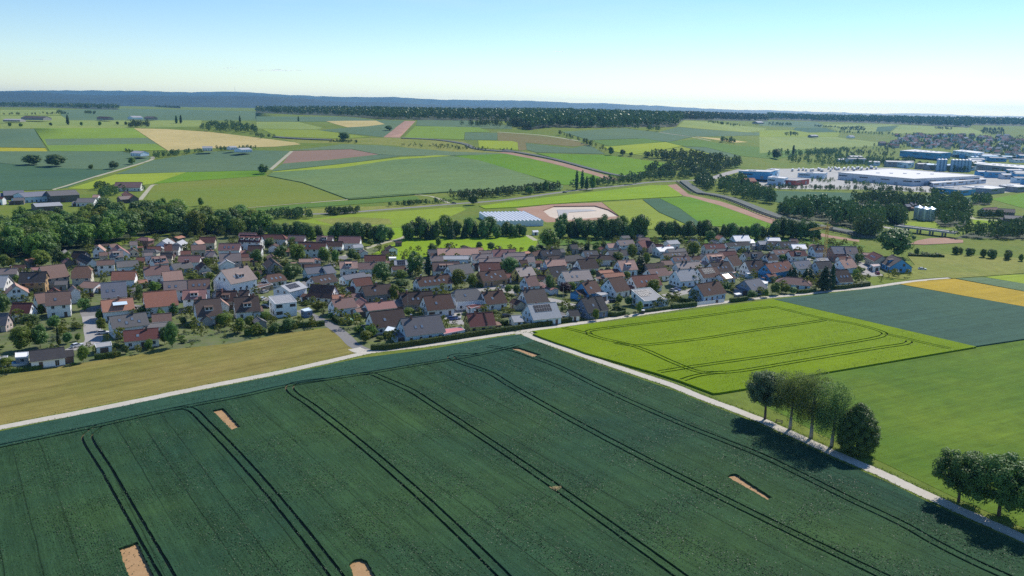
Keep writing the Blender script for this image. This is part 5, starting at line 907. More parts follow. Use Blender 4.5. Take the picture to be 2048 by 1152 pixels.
('barley_field', 'bright yellow-green barley field beside the track junction', 'barley', 0.65, [(7.6, 305.3), (8.4, 309.0), (11.2, 311.0), (44.5, 328.0), (82.1, 349.9), (120.8, 371.5), (174.0, 297.4), (99.3, 260.3), (73.1, 245.1), (64.4, 241.0), (62.3, 240.4), (54.6, 251.4), (48.1, 259.2), (43.5, 263.8), (28.7, 278.9), (12.3, 296.5)]),
('wheat_field', 'large dark green wheat field filling the foreground', 'wheat', 0.55, [(-157.1, 179.9), (-126.9, 192.0), (-109.6, 207.4), (-94.8, 220.5), (-80.0, 231.6), (-68.0, 242.1), (-45.6, 255.6), (-27.3, 267.4), (-10.9, 278.3), (1.4, 288.3), (8.9, 295.3), (9.6, 295.1), (17.7, 283.2), (27.9, 270.2), (41.9, 253.0), (50.4, 242.6), (57.8, 231.5), (64.9, 221.8), (69.7, 214.5), (73.4, 207.5), (77.1, 201.0), (80.3, 194.6), (83.6, 189.0), (86.7, 183.7), (89.3, 179.5), (93.2, 171.3), (95.9, 166.2), (98.5, 161.4), (101.2, 157.2), (104.2, 152.1), (115.6, 133.3), (94.2, 105.0), (-93.8, 100.6)]),
('wheat_headland', 'teal headland strip of wheat along the farm track', 'headland', 0.5, [(-154.1, 176.1), (-152.6, 184.8), (-133.0, 201.9), (-104.4, 226.3), (-73.6, 251.3), (-51.7, 270.8), (-28.9, 282.9), (-2.4, 301.7), (2.4, 304.1), (5.6, 301.5), (8.9, 295.5), (1.4, 288.5), (-10.9, 278.4), (-27.4, 267.6), (-45.7, 255.8), (-68.0, 242.3), (-80.0, 231.7), (-94.8, 220.6), (-109.6, 207.5), (-127.0, 192.1)]),
]
LINES=[
('field_track', 'pale gravel track across the left fields to the farm', 'gravelroad', 0, 5, [(-449.06, 804.39), (-450.02, 809.93), (-451.35, 817.69), (-453.07, 828.07), (-456.01, 843.01), (-460.53, 864.4), (-466.14, 891.39), (-471.47, 919.81), (-475.57, 945.8), (-478.33, 968.47), (-480.37, 989.98), (-481.86, 1010.7), (-483.18, 1031.48), (-484.44, 1054.02), (-485.51, 1077.64), (-486.66, 1099.88), (-488.3, 1118.16), (-491.28, 1131.8), (-495.3, 1141.94), (-499.24, 1149.32), (-501.98, 1154.71)]),
('field_track', 'pale track beside the lone farmhouse', 'gravelroad', 0, 4, [(-331.81, 732.36), (-336.29, 745.09), (-343.05, 764.23), (-350.72, 786.03), (-357.65, 805.88), (-363.49, 822.71), (-369.16, 839.01), (-373.94, 853.27), (-377.05, 863.8), (-377.75, 869.15), (-376.51, 870.2), (-374.63, 869.32), (-373.41, 868.93)]),
('field_track', 'pale track along the brown ploughed field', 'gravelroad', 0, 5, [(-303.55, 1035.95), (-305.67, 1051.59), (-308.59, 1073.96), (-311.74, 1099.29), (-314.6, 1123.62), (-317.53, 1149.11), (-320.69, 1177.14), (-323.56, 1203.13), (-325.64, 1221.91)]),
('field_track', 'thin pale track below the large sage field', 'gravelroad', 0, 3.5, [(-221.93, 686.98), (-210.15, 699.81), (-192.38, 719.21), (-171.94, 741.13), (-152.94, 760.56), (-136.58, 778.07), (-120.78, 795.53), (-105.8, 808.63), (-92.16, 812.63), (-80.26, 801.94), (-70.52, 781.07), (-63.22, 759.71), (-58.24, 745.9)]),
('country_road', 'grey country road winding along the slope', 'asphalt', 0, 7, [(-207.44, 641.23), (-197.08, 643.61), (-182.02, 646.95), (-165.37, 651.47), (-150.29, 657.4), (-137.34, 665.39), (-124.78, 675.3), (-112.46, 686.16), (-100.31, 696.9), (-87.99, 707.9), (-75.61, 719.57), (-63.98, 730.68), (-54.02, 739.87), (-46.86, 745.73), (-41.94, 749.12), (-37.65, 752.02), (-32.29, 756.48), (-25.77, 762.31), (-18.84, 768.69), (-10.94, 776.91), (-1.42, 788.39), (10.49, 805.04), (24.65, 825.6), (40.26, 847.93), (56.23, 868.73), (72.91, 887.36), (90.62, 905.11), (107.87, 921.21), (123.05, 935.3), (134.74, 947.34), (143.78, 957.27), (152.22, 965.87), (162.17, 973.76), (175.4, 980.8), (190.42, 986.97), (204.31, 992.09), (214.1, 996.06)]),
('access_road', 'pale wide road into the industrial estate', 'asphaltlight', 0, 11, [(214.93, 997.49), (217.36, 997.44), (220.84, 997.27), (224.86, 997.95), (228.94, 1000.36), (232.71, 1004.3), (236.57, 1009.59), (240.97, 1016.43), (246.4, 1025.1), (253.31, 1036.25), (261.55, 1050.19), (270.25, 1064.78), (278.64, 1078.59), (287.03, 1091.7), (295.77, 1105.09), (303.64, 1117.13), (309.35, 1126.11)]),
('field_track', 'straw-edged track over the middle hilltop', 'gravelroad', 0, 5, [(-30.24, 1480.59), (-20.8, 1474.01), (-7.32, 1465.0), (7.12, 1455.27), (19.59, 1446.53), (28.87, 1440.11), (36.74, 1434.66), (44.77, 1427.77), (54.46, 1417.33), (67.61, 1400.32), (82.7, 1379.73), (96.41, 1361.15), (105.71, 1348.95)]),
('field_track', 'pale track on the far right slope', 'gravelroad', 0, 5, [(265.97, 1544.11), (275.13, 1529.66), (288.2, 1509.78), (301.72, 1489.23), (313.19, 1475.46), (321.75, 1465.78), (328.82, 1457.12), (334.38, 1450.2), (338.47, 1446.07)]),
('pipeline_track', 'tan construction track along the pipeline', 'dirt', 0.05, 15, [(-15.6, 1233.34), (-14.52, 1231.35), (-13.24, 1228.85), (-10.02, 1223.81), (-3.2, 1214.32), (8.48, 1199.66), (23.52, 1181.28), (39.5, 1160.77), (54.16, 1139.41), (67.8, 1115.54), (81.11, 1088.91), (92.83, 1062.74), (102.04, 1040.66), (108.73, 1023.2), (113.59, 1008.31), (117.05, 996.49), (119.43, 987.65)]),
('earth_bank', 'dark earth bank beside the pipeline track', 'bank', 1.2, 7, [(-15.87, 1251.52), (-14.78, 1250.2), (-13.49, 1248.65), (-10.24, 1244.63), (-3.31, 1235.99), (8.58, 1221.96), (23.91, 1204.35), (40.22, 1184.61), (55.23, 1164.05), (69.12, 1140.95), (82.66, 1115.38), (94.81, 1090.68), (104.78, 1070.22), (112.41, 1055.0), (118.4, 1043.06), (123.44, 1033.72), (128.18, 1026.32), (132.94, 1021.03), (137.44, 1018.22), (141.24, 1016.81), (143.91, 1015.7)]),
('earth_bank', 'blue-grey earth bank along the lower pipeline', 'bank', 1.6, 9, [(200.36, 978.65), (199.71, 957.87), (198.36, 927.22), (196.85, 895.63), (196.18, 872.55), (197.02, 862.86), (198.94, 860.95), (201.5, 860.81), (204.21, 856.53), (207.19, 848.18), (210.53, 838.31), (213.67, 825.31), (215.99, 807.61), (216.96, 782.02), (217.18, 752.19), (217.22, 724.25), (217.61, 702.82), (218.36, 688.48), (219.24, 677.94), (220.32, 669.46), (221.66, 661.48), (223.1, 654.7), (224.68, 649.43), (226.71, 643.73), (229.49, 635.79), (233.64, 624.12), (238.68, 610.4), (243.35, 597.4), (246.55, 587.5), (247.92, 581.08), (248.17, 576.68), (247.95, 573.67), (247.84, 571.49)]),
('earth_bank', 'dark embankment under the middle wood', 'bank', 1.5, 9, [(-404.56, 1409.21), (-396.08, 1403.03), (-384.17, 1394.44), (-370.55, 1385.45), (-356.79, 1377.85), (-341.38, 1371.67), (-324.18, 1366.19), (-308.56, 1361.87), (-297.81, 1358.99)]),
('earth_bank', 'dark scrubby bank across the middle hill', 'bank', 1.0, 8, [(-187.25, 1392.72), (-176.26, 1389.97), (-160.53, 1386.34), (-143.23, 1380.64), (-127.61, 1372.24), (-113.95, 1361.04), (-100.86, 1347.64), (-88.98, 1333.26), (-78.85, 1318.7), (-72.0, 1303.26), (-67.6, 1287.22), (-62.66, 1272.02), (-54.33, 1259.23), (-39.76, 1248.78), (-21.26, 1239.82), (-3.66, 1232.67), (8.33, 1227.69)]),
('field_track', 'pale track beside the right farm', 'gravelroad', 0, 5, [(463.95, 844.73), (460.28, 837.64), (455.22, 827.86), (448.97, 815.84), (441.73, 801.99), (432.75, 785.25), (422.49, 766.3), (412.71, 747.86), (404.9, 732.22), (398.19, 718.94), (392.06, 706.91), (388.29, 696.97), (388.57, 689.89), (395.22, 686.45), (406.61, 685.82), (418.52, 686.43), (426.62, 686.71)]),
('motorway', 'grey road running to the small bridge', 'asphaltlight', 0, 8, [(283.2, 635.64), (284.23, 633.98), (285.68, 631.6), (287.39, 628.93), (289.16, 626.4), (291.23, 623.83), (293.58, 621.1), (295.74, 618.68), (297.22, 617.0)]),
('field_path', 'pale path from the village to the tree belt', 'gravelroad', 0, 4, [(-96.67, 468.79), (-95.52, 473.5), (-93.84, 480.44), (-91.87, 488.27), (-89.87, 495.48), (-87.85, 501.8), (-85.69, 507.96), (-83.49, 513.83), (-81.36, 519.29), (-79.21, 524.16), (-77.04, 528.51), (-75.07, 532.57), (-73.5, 536.62), (-72.47, 540.98), (-71.85, 545.44), (-71.49, 549.38), (-71.21, 552.17)]),
('field_path', 'pale path behind the sunlit meadow', 'gravelroad', 0, 3.5, [(10.04, 561.03), (10.42, 559.08), (10.95, 556.32), (11.57, 553.18), (12.23, 550.08), (13.02, 546.73), (13.91, 543.07), (14.73, 539.78), (15.29, 537.52)]),
('village_street', 'grey lane between the gardens at left', 'asphaltlight', 0.02, 6, [(-172.29, 326.48), (-171.14, 324.38), (-169.52, 321.43), (-167.69, 318.09), (-165.89, 314.79), (-164.15, 311.58), (-162.36, 308.26), (-160.56, 304.91), (-158.77, 301.58), (-156.83, 298.1), (-154.79, 294.5), (-152.99, 291.2), (-151.77, 288.54), (-151.28, 286.75), (-151.31, 285.54), (-151.57, 284.55), (-151.8, 283.46), (-151.98, 282.15), (-152.25, 280.81), (-152.52, 279.55), (-152.71, 278.5), (-152.8, 277.67), (-152.83, 276.99), (-152.83, 276.47), (-152.83, 276.1)]),
('village_street', 'grey street crossing the left of the village', 'asphalt', 0.02, 6, [(-170.62, 323.27), (-172.08, 325.6), (-174.31, 329.03), (-176.17, 332.7), (-176.43, 335.66), (-174.53, 337.9), (-171.15, 339.82), (-166.93, 341.02), (-162.55, 341.1), (-158.0, 339.08), (-153.08, 335.51), (-148.15, 332.23), (-143.44, 330.96), (-138.81, 332.52), (-134.07, 335.88), (-129.42, 339.99), (-125.13, 343.72), (-121.28, 346.98), (-117.73, 350.29), (-114.52, 353.4), (-111.68, 356.01), (-109.29, 357.55), (-107.34, 358.29), (-105.74, 359.26), (-104.33, 361.49), (-103.18, 364.55), (-102.32, 368.15), (-101.58, 373.73), (-100.79, 382.94), (-99.8, 399.56), (-98.66, 423.43), (-97.54, 449.23), (-96.67, 468.79)]),
('village_street', 'asphalt exit lane joining the farm track', 'asphalt', 0.02, 4.5, [(-89.6, 338.98), (-87.24, 335.89), (-83.91, 331.52), (-80.4, 326.89), (-77.42, 322.91), (-75.11, 319.83), (-73.07, 317.11), (-71.19, 314.5), (-69.36, 311.75), (-67.57, 308.82), (-65.86, 305.83), (-64.23, 302.83), (-62.66, 299.84), (-61.19, 296.79), (-59.82, 293.68), (-58.45, 290.72), (-57.03, 288.08), (-55.35, 285.67), (-53.52, 283.43), (-51.88, 281.56), (-50.76, 280.25)]),
('village_street', 'grey street through the middle of the village', 'asphaltlight', 0.02, 7, [(-16.75, 322.85), (-18.28, 322.81), (-20.52, 322.61), (-22.71, 323.4), (-24.09, 326.4), (-24.42, 333.02), (-24.09, 342.64), (-23.29, 353.27), (-22.24, 362.47), (-20.94, 369.44), (-19.25, 375.31), (-17.31, 380.13), (-15.23, 383.94), (-13.15, 386.81), (-10.98, 388.6), (-8.57, 389.06), (-5.77, 388.01), (-2.35, 384.56), (1.45, 379.2), (5.15, 373.72), (8.35, 369.73), (10.87, 367.88), (13.01, 367.15), (15.08, 366.6), (17.36, 365.32), (19.91, 362.58), (22.55, 359.06), (25.24, 355.97), (27.95, 354.43), (30.87, 355.07), (33.99, 357.17), (37.05, 359.79), (39.76, 361.99), (42.1, 363.63), (44.2, 365.2), (45.94, 366.53), (47.17, 367.48)]),
('village_street', 'grey street through the right of the village', 'asphaltlight', 0.02, 6, [(71.81, 377.51), (74.82, 379.81), (79.2, 383.13), (84.18, 387.22), (88.95, 391.87), (93.21, 397.4), (97.46, 403.91), (102.03, 410.75), (107.26, 417.21), (113.25, 422.65), (119.84, 427.54), (126.89, 432.78), (134.33, 439.36), (142.46, 448.76), (151.41, 460.36), (160.76, 471.81), (169.83, 480.26), (178.84, 484.96), (187.77, 487.09), (195.38, 486.48), (200.48, 483.05), (202.01, 475.21), (200.9, 463.94), (198.89, 452.78), (197.6, 444.69), (197.23, 440.22), (196.99, 437.62), (196.82, 436.1), (196.7, 434.96)]),
('village_street', 'pale forecourt lane at the last houses on the right', 'asphaltlight', 0.03, 9, [(187.32, 439.64), (188.45, 440.78), (190.1, 442.48), (191.86, 443.94), (193.34, 444.33), (194.47, 443.01), (195.44, 440.58), (196.21, 438.03), (196.75, 436.32)]),
('farm_track', 'pale concrete farm track along the village edge', 'concreteroad', 0.03, 3.6, [(-158.7, 184.76), (-156.82, 186.53), (-154.06, 189.13), (-150.88, 192.1), (-147.75, 194.94), (-144.87, 197.47), (-141.95, 199.96), (-138.81, 202.58), (-135.23, 205.51), (-131.0, 208.85), (-126.25, 212.52), (-121.19, 216.45), (-116.09, 220.56), (-110.9, 224.96), (-105.5, 229.68), (-100.04, 234.5), (-94.69, 239.13), (-89.57, 243.37), (-84.59, 247.39), (-79.7, 251.36), (-74.84, 255.53), (-69.77, 260.22), (-64.58, 265.26), (-59.72, 270.07), (-55.72, 273.96), (-53.35, 276.37), (-52.22, 277.66), (-51.17, 278.62), (-48.95, 280.05), (-45.0, 282.16), (-40.01, 284.54), (-34.63, 287.09), (-29.59, 289.69), (-24.98, 292.39), (-20.45, 295.25), (-16.04, 298.11), (-11.79, 300.83), (-7.73, 303.4), (-3.84, 305.86), (-0.13, 308.2), (3.39, 310.35), (6.25, 312.0), (8.57, 313.25), (11.28, 314.73), (15.36, 317.1), (21.32, 320.7), (28.67, 325.21), (36.92, 330.28), (45.48, 335.54), (54.65, 341.21), (64.7, 347.44), (74.85, 353.69), (84.25, 359.33), (92.63, 364.14), (100.35, 368.42), (107.36, 372.15), (113.65, 375.35), (118.64, 377.67), (122.43, 379.15), (126.07, 380.49), (130.61, 382.37), (136.62, 385.13), (143.49, 388.37), (150.56, 391.72), (157.13, 394.79), (163.07, 397.44), (168.7, 399.88), (173.97, 402.21), (178.84, 404.52), (183.06, 406.8), (186.73, 409.0), (190.27, 411.21), (194.13, 413.53), (198.38, 416.02), (202.81, 418.63), (207.45, 421.24), (212.3, 423.74), (217.95, 426.27), (224.2, 428.82), (229.91, 431.07), (233.92, 432.66)]),
('farm_track', 'pale tree-lined farm track running down to the right', 'concreteroad', 0.04, 3.6, [(1.45, 307.31), (2.07, 307.5), (2.97, 307.79), (3.97, 307.9), (4.92, 307.53), (5.61, 306.65), (6.18, 305.43), (6.96, 303.79), (8.27, 301.7), (10.27, 299.03), (12.73, 295.89), (15.4, 292.54), (18.03, 289.22), (20.49, 286.07), (22.94, 282.94), (25.54, 279.63), (28.48, 275.99), (31.99, 271.75), (35.86, 267.12), (39.62, 262.65), (42.83, 258.81), (45.39, 255.78), (47.57, 253.25), (49.55, 250.85), (51.53, 248.27), (53.5, 245.39), (55.38, 242.41), (57.21, 239.48), (59.03, 236.7), (60.92, 234.08), (62.82, 231.55), (64.64, 229.15), (66.28, 226.92), (67.69, 224.9), (68.95, 223.05), (70.11, 221.27), (71.22, 219.49), (72.25, 217.69), (73.2, 215.92), (74.12, 214.18), (75.04, 212.46), (75.99, 210.77), (76.94, 209.12), (77.88, 207.48), (78.78, 205.83), (79.62, 204.16), (80.44, 202.48), (81.24, 200.83), (82.05, 199.25), (82.9, 197.75), (83.76, 196.3), (84.62, 194.89), (85.45, 193.51), (86.27, 192.13), (87.08, 190.77), (87.87, 189.46), (88.61, 188.2), (89.35, 186.97), (90.06, 185.77), (90.72, 184.66), (91.26, 183.68), (91.61, 182.96), (91.83, 182.44), (92.06, 181.86), (92.44, 181.02), (93.05, 179.81), (93.78, 178.38), (94.55, 176.87), (95.29, 175.43), (95.97, 174.08), (96.65, 172.74), (97.31, 171.43), (97.98, 170.14), (98.67, 168.88), (99.35, 167.65), (100.04, 166.43), (100.71, 165.26), (101.35, 164.14), (101.98, 163.08), (102.63, 161.99), (103.31, 160.83), (103.93, 159.74), (104.51, 158.7), (105.26, 157.39), (106.37, 155.51), (107.92, 152.98), (109.76, 150.02), (111.74, 146.81), (113.72, 143.51), (115.92, 139.74), (118.27, 135.64), (120.32, 132.06), (121.68, 129.66)]),
('track_junction', 'pale widened junction of the two farm tracks', 'concreteroad', 0.045, 5.5, [(2.61, 309.57), (3.1, 309.47), (3.8, 309.34), (4.58, 309.1), (5.32, 308.64), (6.05, 307.8), (6.81, 306.67), (7.49, 305.59), (7.96, 304.85)]),
('track_junction', 'pale mouth of the village lane on the farm track', 'concreteroad', 0.045, 5, [(-56.19, 283.67), (-55.52, 282.93), (-54.58, 281.85), (-53.52, 280.8), (-52.51, 280.15), (-51.46, 280.08), (-50.32, 280.35), (-49.29, 280.74), (-48.58, 280.99)]),
]
TRAMS=[[(-146.14, 176.25), (-143.36, 178.56), (-139.32, 181.92), (-135.13, 185.42), (-131.9, 188.12), (-130.34, 189.46), (-129.72, 190.03), (-128.99, 190.69), (-127.1, 192.29), (-123.51, 195.27), (-118.87, 199.1), (-113.91, 203.21), (-109.39, 207.03), (-105.49, 210.46), (-101.82, 213.79), (-98.24, 217.0), (-94.62, 220.09), (-90.86, 223.01), (-87.06, 225.78), (-83.35, 228.47), (-79.86, 231.15), (-76.91, 233.75), (-74.34, 236.26), (-71.54, 238.84), (-67.88, 241.66), (-62.93, 244.86), (-57.1, 248.32), (-51.09, 251.81), (-45.55, 255.12), (-40.65, 258.2), (-36.05, 261.16), (-31.63, 264.04), (-27.29, 266.87), (-22.97, 269.6), (-18.75, 272.24), (-14.68, 274.89), (-10.84, 277.65), (-7.0, 280.85), (-3.22, 284.33), (0.05, 287.48), (2.35, 289.67)], [(-109.39, 207.03), (-109.46, 206.3), (-109.57, 205.26), (-109.63, 204.05), (-109.55, 202.83), (-109.53, 201.86), (-109.55, 200.99), (-109.16, 199.71), (-107.93, 197.55), (-105.3, 193.87), (-101.65, 189.1), (-97.93, 184.33), (-95.08, 180.64), (-93.47, 178.5), (-92.57, 177.26), (-91.94, 176.38), (-91.17, 175.32), (-90.19, 173.99), (-89.21, 172.66), (-88.23, 171.33), (-87.25, 170.0), (-86.27, 168.67), (-85.29, 167.34), (-84.31, 166.02), (-83.33, 164.69), (-82.35, 163.36), (-81.37, 162.03), (-80.39, 160.7), (-79.41, 159.37), (-78.43, 158.04), (-77.45, 156.71), (-76.47, 155.38), (-75.49, 154.05), (-74.51, 152.72), (-73.53, 151.39), (-72.55, 150.06), (-71.57, 148.73), (-70.59, 147.4), (-69.6, 146.07), (-68.62, 144.74), (-67.64, 143.41), (-66.66, 142.08), (-65.68, 140.76), (-64.7, 139.43), (-63.71, 138.1), (-62.73, 136.77), (-61.75, 135.44), (-60.77, 134.11), (-59.79, 132.78), (-58.8, 131.45), (-57.82, 130.12), (-56.84, 128.79), (-55.86, 127.46), (-54.87, 126.13), (-53.89, 124.8), (-52.91, 123.47), (-51.92, 122.14), (-50.94, 120.81), (-49.96, 119.48), (-48.97, 118.15), (-47.99, 116.82), (-46.91, 115.37), (-45.78, 113.83), (-44.76, 112.46), (-44.05, 111.51)], [(-95.15, 219.67), (-94.59, 219.91), (-93.79, 220.27), (-92.88, 220.57), (-92.0, 220.61), (-91.22, 220.4), (-90.46, 220.04), (-89.63, 219.41), (-88.61, 218.39), (-87.33, 216.86), (-85.87, 214.89), (-84.34, 212.75), (-82.84, 210.71), (-81.41, 208.81), (-79.98, 206.91), (-78.55, 205.02), (-77.13, 203.13), (-75.72, 201.24), (-74.32, 199.34), (-72.92, 197.45), (-71.52, 195.55), (-70.14, 193.66), (-68.76, 191.76), (-67.38, 189.87), (-66.01, 187.98), (-64.65, 186.08), (-63.3, 184.19), (-61.95, 182.29), (-60.61, 180.4), (-59.27, 178.5), (-57.94, 176.61), (-56.62, 174.71), (-55.3, 172.82), (-53.99, 170.92), (-52.68, 169.03), (-51.38, 167.14), (-50.09, 165.24), (-48.81, 163.35), (-47.53, 161.45), (-46.25, 159.56), (-44.99, 157.66), (-43.73, 155.77), (-42.47, 153.87), (-41.22, 151.98), (-39.98, 150.08), (-38.75, 148.19), (-37.52, 146.3), (-36.29, 144.4), (-35.08, 142.51), (-33.87, 140.61), (-32.66, 138.72), (-31.47, 136.82), (-30.27, 134.93), (-29.09, 133.03), (-27.91, 131.14), (-26.74, 129.24), (-25.57, 127.35), (-24.41, 125.45), (-23.26, 123.56), (-22.11, 121.67), (-20.97, 119.77), (-19.73, 117.7), (-18.43, 115.51), (-17.28, 113.55), (-16.47, 112.19)], [(-58.5, 247.9), (-59.88, 247.32), (-61.89, 246.48), (-63.97, 245.53), (-65.55, 244.63), (-66.55, 243.85), (-67.25, 243.1), (-67.64, 242.26), (-67.76, 241.2), (-67.58, 239.9), (-67.12, 238.42), (-66.37, 236.76), (-65.33, 234.93), (-63.88, 232.84), (-62.05, 230.53), (-60.09, 228.14), (-58.27, 225.83), (-56.63, 223.63), (-55.05, 221.46), (-53.5, 219.3), (-51.95, 217.14), (-50.39, 214.97), (-48.84, 212.8), (-47.3, 210.63), (-45.76, 208.46), (-44.24, 206.29), (-42.73, 204.11), (-41.22, 201.94), (-39.73, 199.77), (-38.24, 197.6), (-36.76, 195.43), (-35.29, 193.26), (-33.83, 191.09), (-32.38, 188.92), (-30.94, 186.74), (-29.51, 184.57), (-28.09, 182.4), (-26.67, 180.23), (-25.27, 178.06), (-23.87, 175.89), (-22.48, 173.72), (-21.1, 171.55), (-19.73, 169.38), (-18.37, 167.2), (-17.02, 165.03), (-15.68, 162.86), (-14.35, 160.69), (-13.02, 158.52), (-11.71, 156.35), (-10.4, 154.18), (-9.1, 152.01), (-7.81, 149.84), (-6.53, 147.66), (-5.26, 145.49), (-4.0, 143.32), (-2.75, 141.15), (-1.51, 138.98), (-0.27, 136.81), (0.95, 134.64), (2.17, 132.47), (3.38, 130.29), (4.57, 128.12), (5.76, 125.95), (6.94, 123.78), (8.12, 121.61), (9.38, 119.24), (10.71, 116.73), (11.89, 114.49), (12.71, 112.93)], [(-48.47, 253.43), (-47.78, 253.58), (-46.78, 253.83), (-45.63, 253.93), (-44.49, 253.64), (-43.46, 252.92), (-42.44, 251.89), (-41.25, 250.54), (-39.72, 248.86), (-37.64, 246.71), (-35.15, 244.14), (-32.62, 241.42), (-30.38, 238.82), (-28.59, 236.4), (-27.02, 234.03), (-25.56, 231.66), (-24.05, 229.29), (-22.48, 226.91), (-20.91, 224.53), (-19.35, 222.15), (-17.8, 219.77), (-16.24, 217.38), (-14.7, 215.0), (-13.16, 212.62), (-11.62, 210.24), (-10.09, 207.86), (-8.57, 205.47), (-7.05, 203.09), (-5.53, 200.71), (-4.02, 198.33), (-2.52, 195.94), (-1.02, 193.56), (0.48, 191.18), (1.97, 188.8), (3.45, 186.42), (4.93, 184.03), (6.4, 181.65), (7.87, 179.27), (9.34, 176.89), (10.79, 174.51), (12.25, 172.12), (13.7, 169.74), (15.14, 167.36), (16.58, 164.98), (18.01, 162.59), (19.44, 160.21), (20.86, 157.83), (22.28, 155.45), (23.69, 153.07), (25.1, 150.68), (26.5, 148.3), (27.9, 145.92), (29.29, 143.54), (30.68, 141.16), (32.06, 138.77), (33.44, 136.39), (34.81, 134.01), (36.18, 131.63), (37.54, 129.25), (38.9, 126.86), (40.25, 124.48), (41.72, 121.88), (43.26, 119.12), (44.64, 116.66), (45.6, 114.95)], [(-10.84, 277.65), (-12.38, 277.53), (-14.62, 277.36), (-16.93, 277.08), (-18.66, 276.61), (-19.72, 275.94), (-20.42, 275.1), (-20.74, 274.1), (-20.65, 272.95), (-20.12, 271.69), (-19.17, 270.28), (-17.87, 268.7), (-16.31, 266.9), (-14.29, 264.82), (-11.86, 262.48), (-9.38, 260.03), (-7.25, 257.59), (-5.61, 255.17), (-4.25, 252.71), (-2.99, 250.23), (-1.66, 247.77), (-0.24, 245.31), (1.2, 242.85), (2.64, 240.4), (4.09, 237.94), (5.56, 235.48), (7.03, 233.02), (8.51, 230.57), (10.0, 228.11), (11.5, 225.65), (13.02, 223.2), (14.54, 220.74), (16.07, 218.28), (17.61, 215.83), (19.16, 213.37), (20.72, 210.91), (22.3, 208.46), (23.88, 206.0), (25.47, 203.54), (27.07, 201.09), (28.68, 198.63), (30.3, 196.17), (31.93, 193.72), (33.57, 191.26), (35.22, 188.8), (36.88, 186.35), (38.55, 183.89), (40.23, 181.43), (41.92, 178.98), (43.62, 176.52), (45.33, 174.06), (47.05, 171.61), (48.78, 169.15), (50.52, 166.69), (52.27, 164.24), (54.03, 161.78), (55.8, 159.32), (57.58, 156.87), (59.37, 154.41), (61.17, 151.95), (62.98, 149.5), (64.79, 147.04), (66.62, 144.58), (68.46, 142.13), (70.31, 139.67), (72.35, 136.98), (74.51, 134.14), (76.45, 131.61), (77.8, 129.84)], [(-8.54, 287.74), (-6.92, 287.03), (-4.61, 286.04), (-2.03, 284.76), (0.36, 283.19), (2.5, 281.24), (4.6, 278.95), (6.66, 276.48), (8.71, 274.0), (10.69, 271.64), (12.62, 269.28), (14.57, 266.71), (16.64, 263.71), (18.87, 260.08), (21.22, 255.97), (23.59, 251.75), (25.87, 247.79), (28.06, 244.14), (30.19, 240.61), (32.28, 237.23), (34.32, 234.01), (36.31, 231.0), (38.24, 228.17), (40.13, 225.46), (42.0, 222.77), (43.84, 220.09), (45.64, 217.46), (47.41, 214.91), (49.16, 212.5), (50.84, 210.3), (52.46, 208.28), (54.11, 206.26), (55.85, 204.07), (57.74, 201.67), (59.74, 199.16), (61.74, 196.54), (63.65, 193.83), (65.45, 190.97), (67.19, 187.97), (68.88, 184.95), (70.51, 182.01), (72.07, 179.18), (73.57, 176.39), (75.05, 173.65), (76.57, 170.94), (78.21, 168.22), (79.94, 165.5), (81.58, 162.87), (82.98, 160.42), (84.06, 158.19), (84.9, 156.12), (85.65, 154.17), (86.46, 152.3), (87.34, 150.5), (88.24, 148.78), (89.14, 147.16), (90.03, 145.62), (90.83, 144.29), (91.59, 143.15), (92.44, 141.9), (93.54, 140.29), (95.13, 137.92), (97.08, 135.04), (98.91, 132.33), (100.18, 130.46)]]
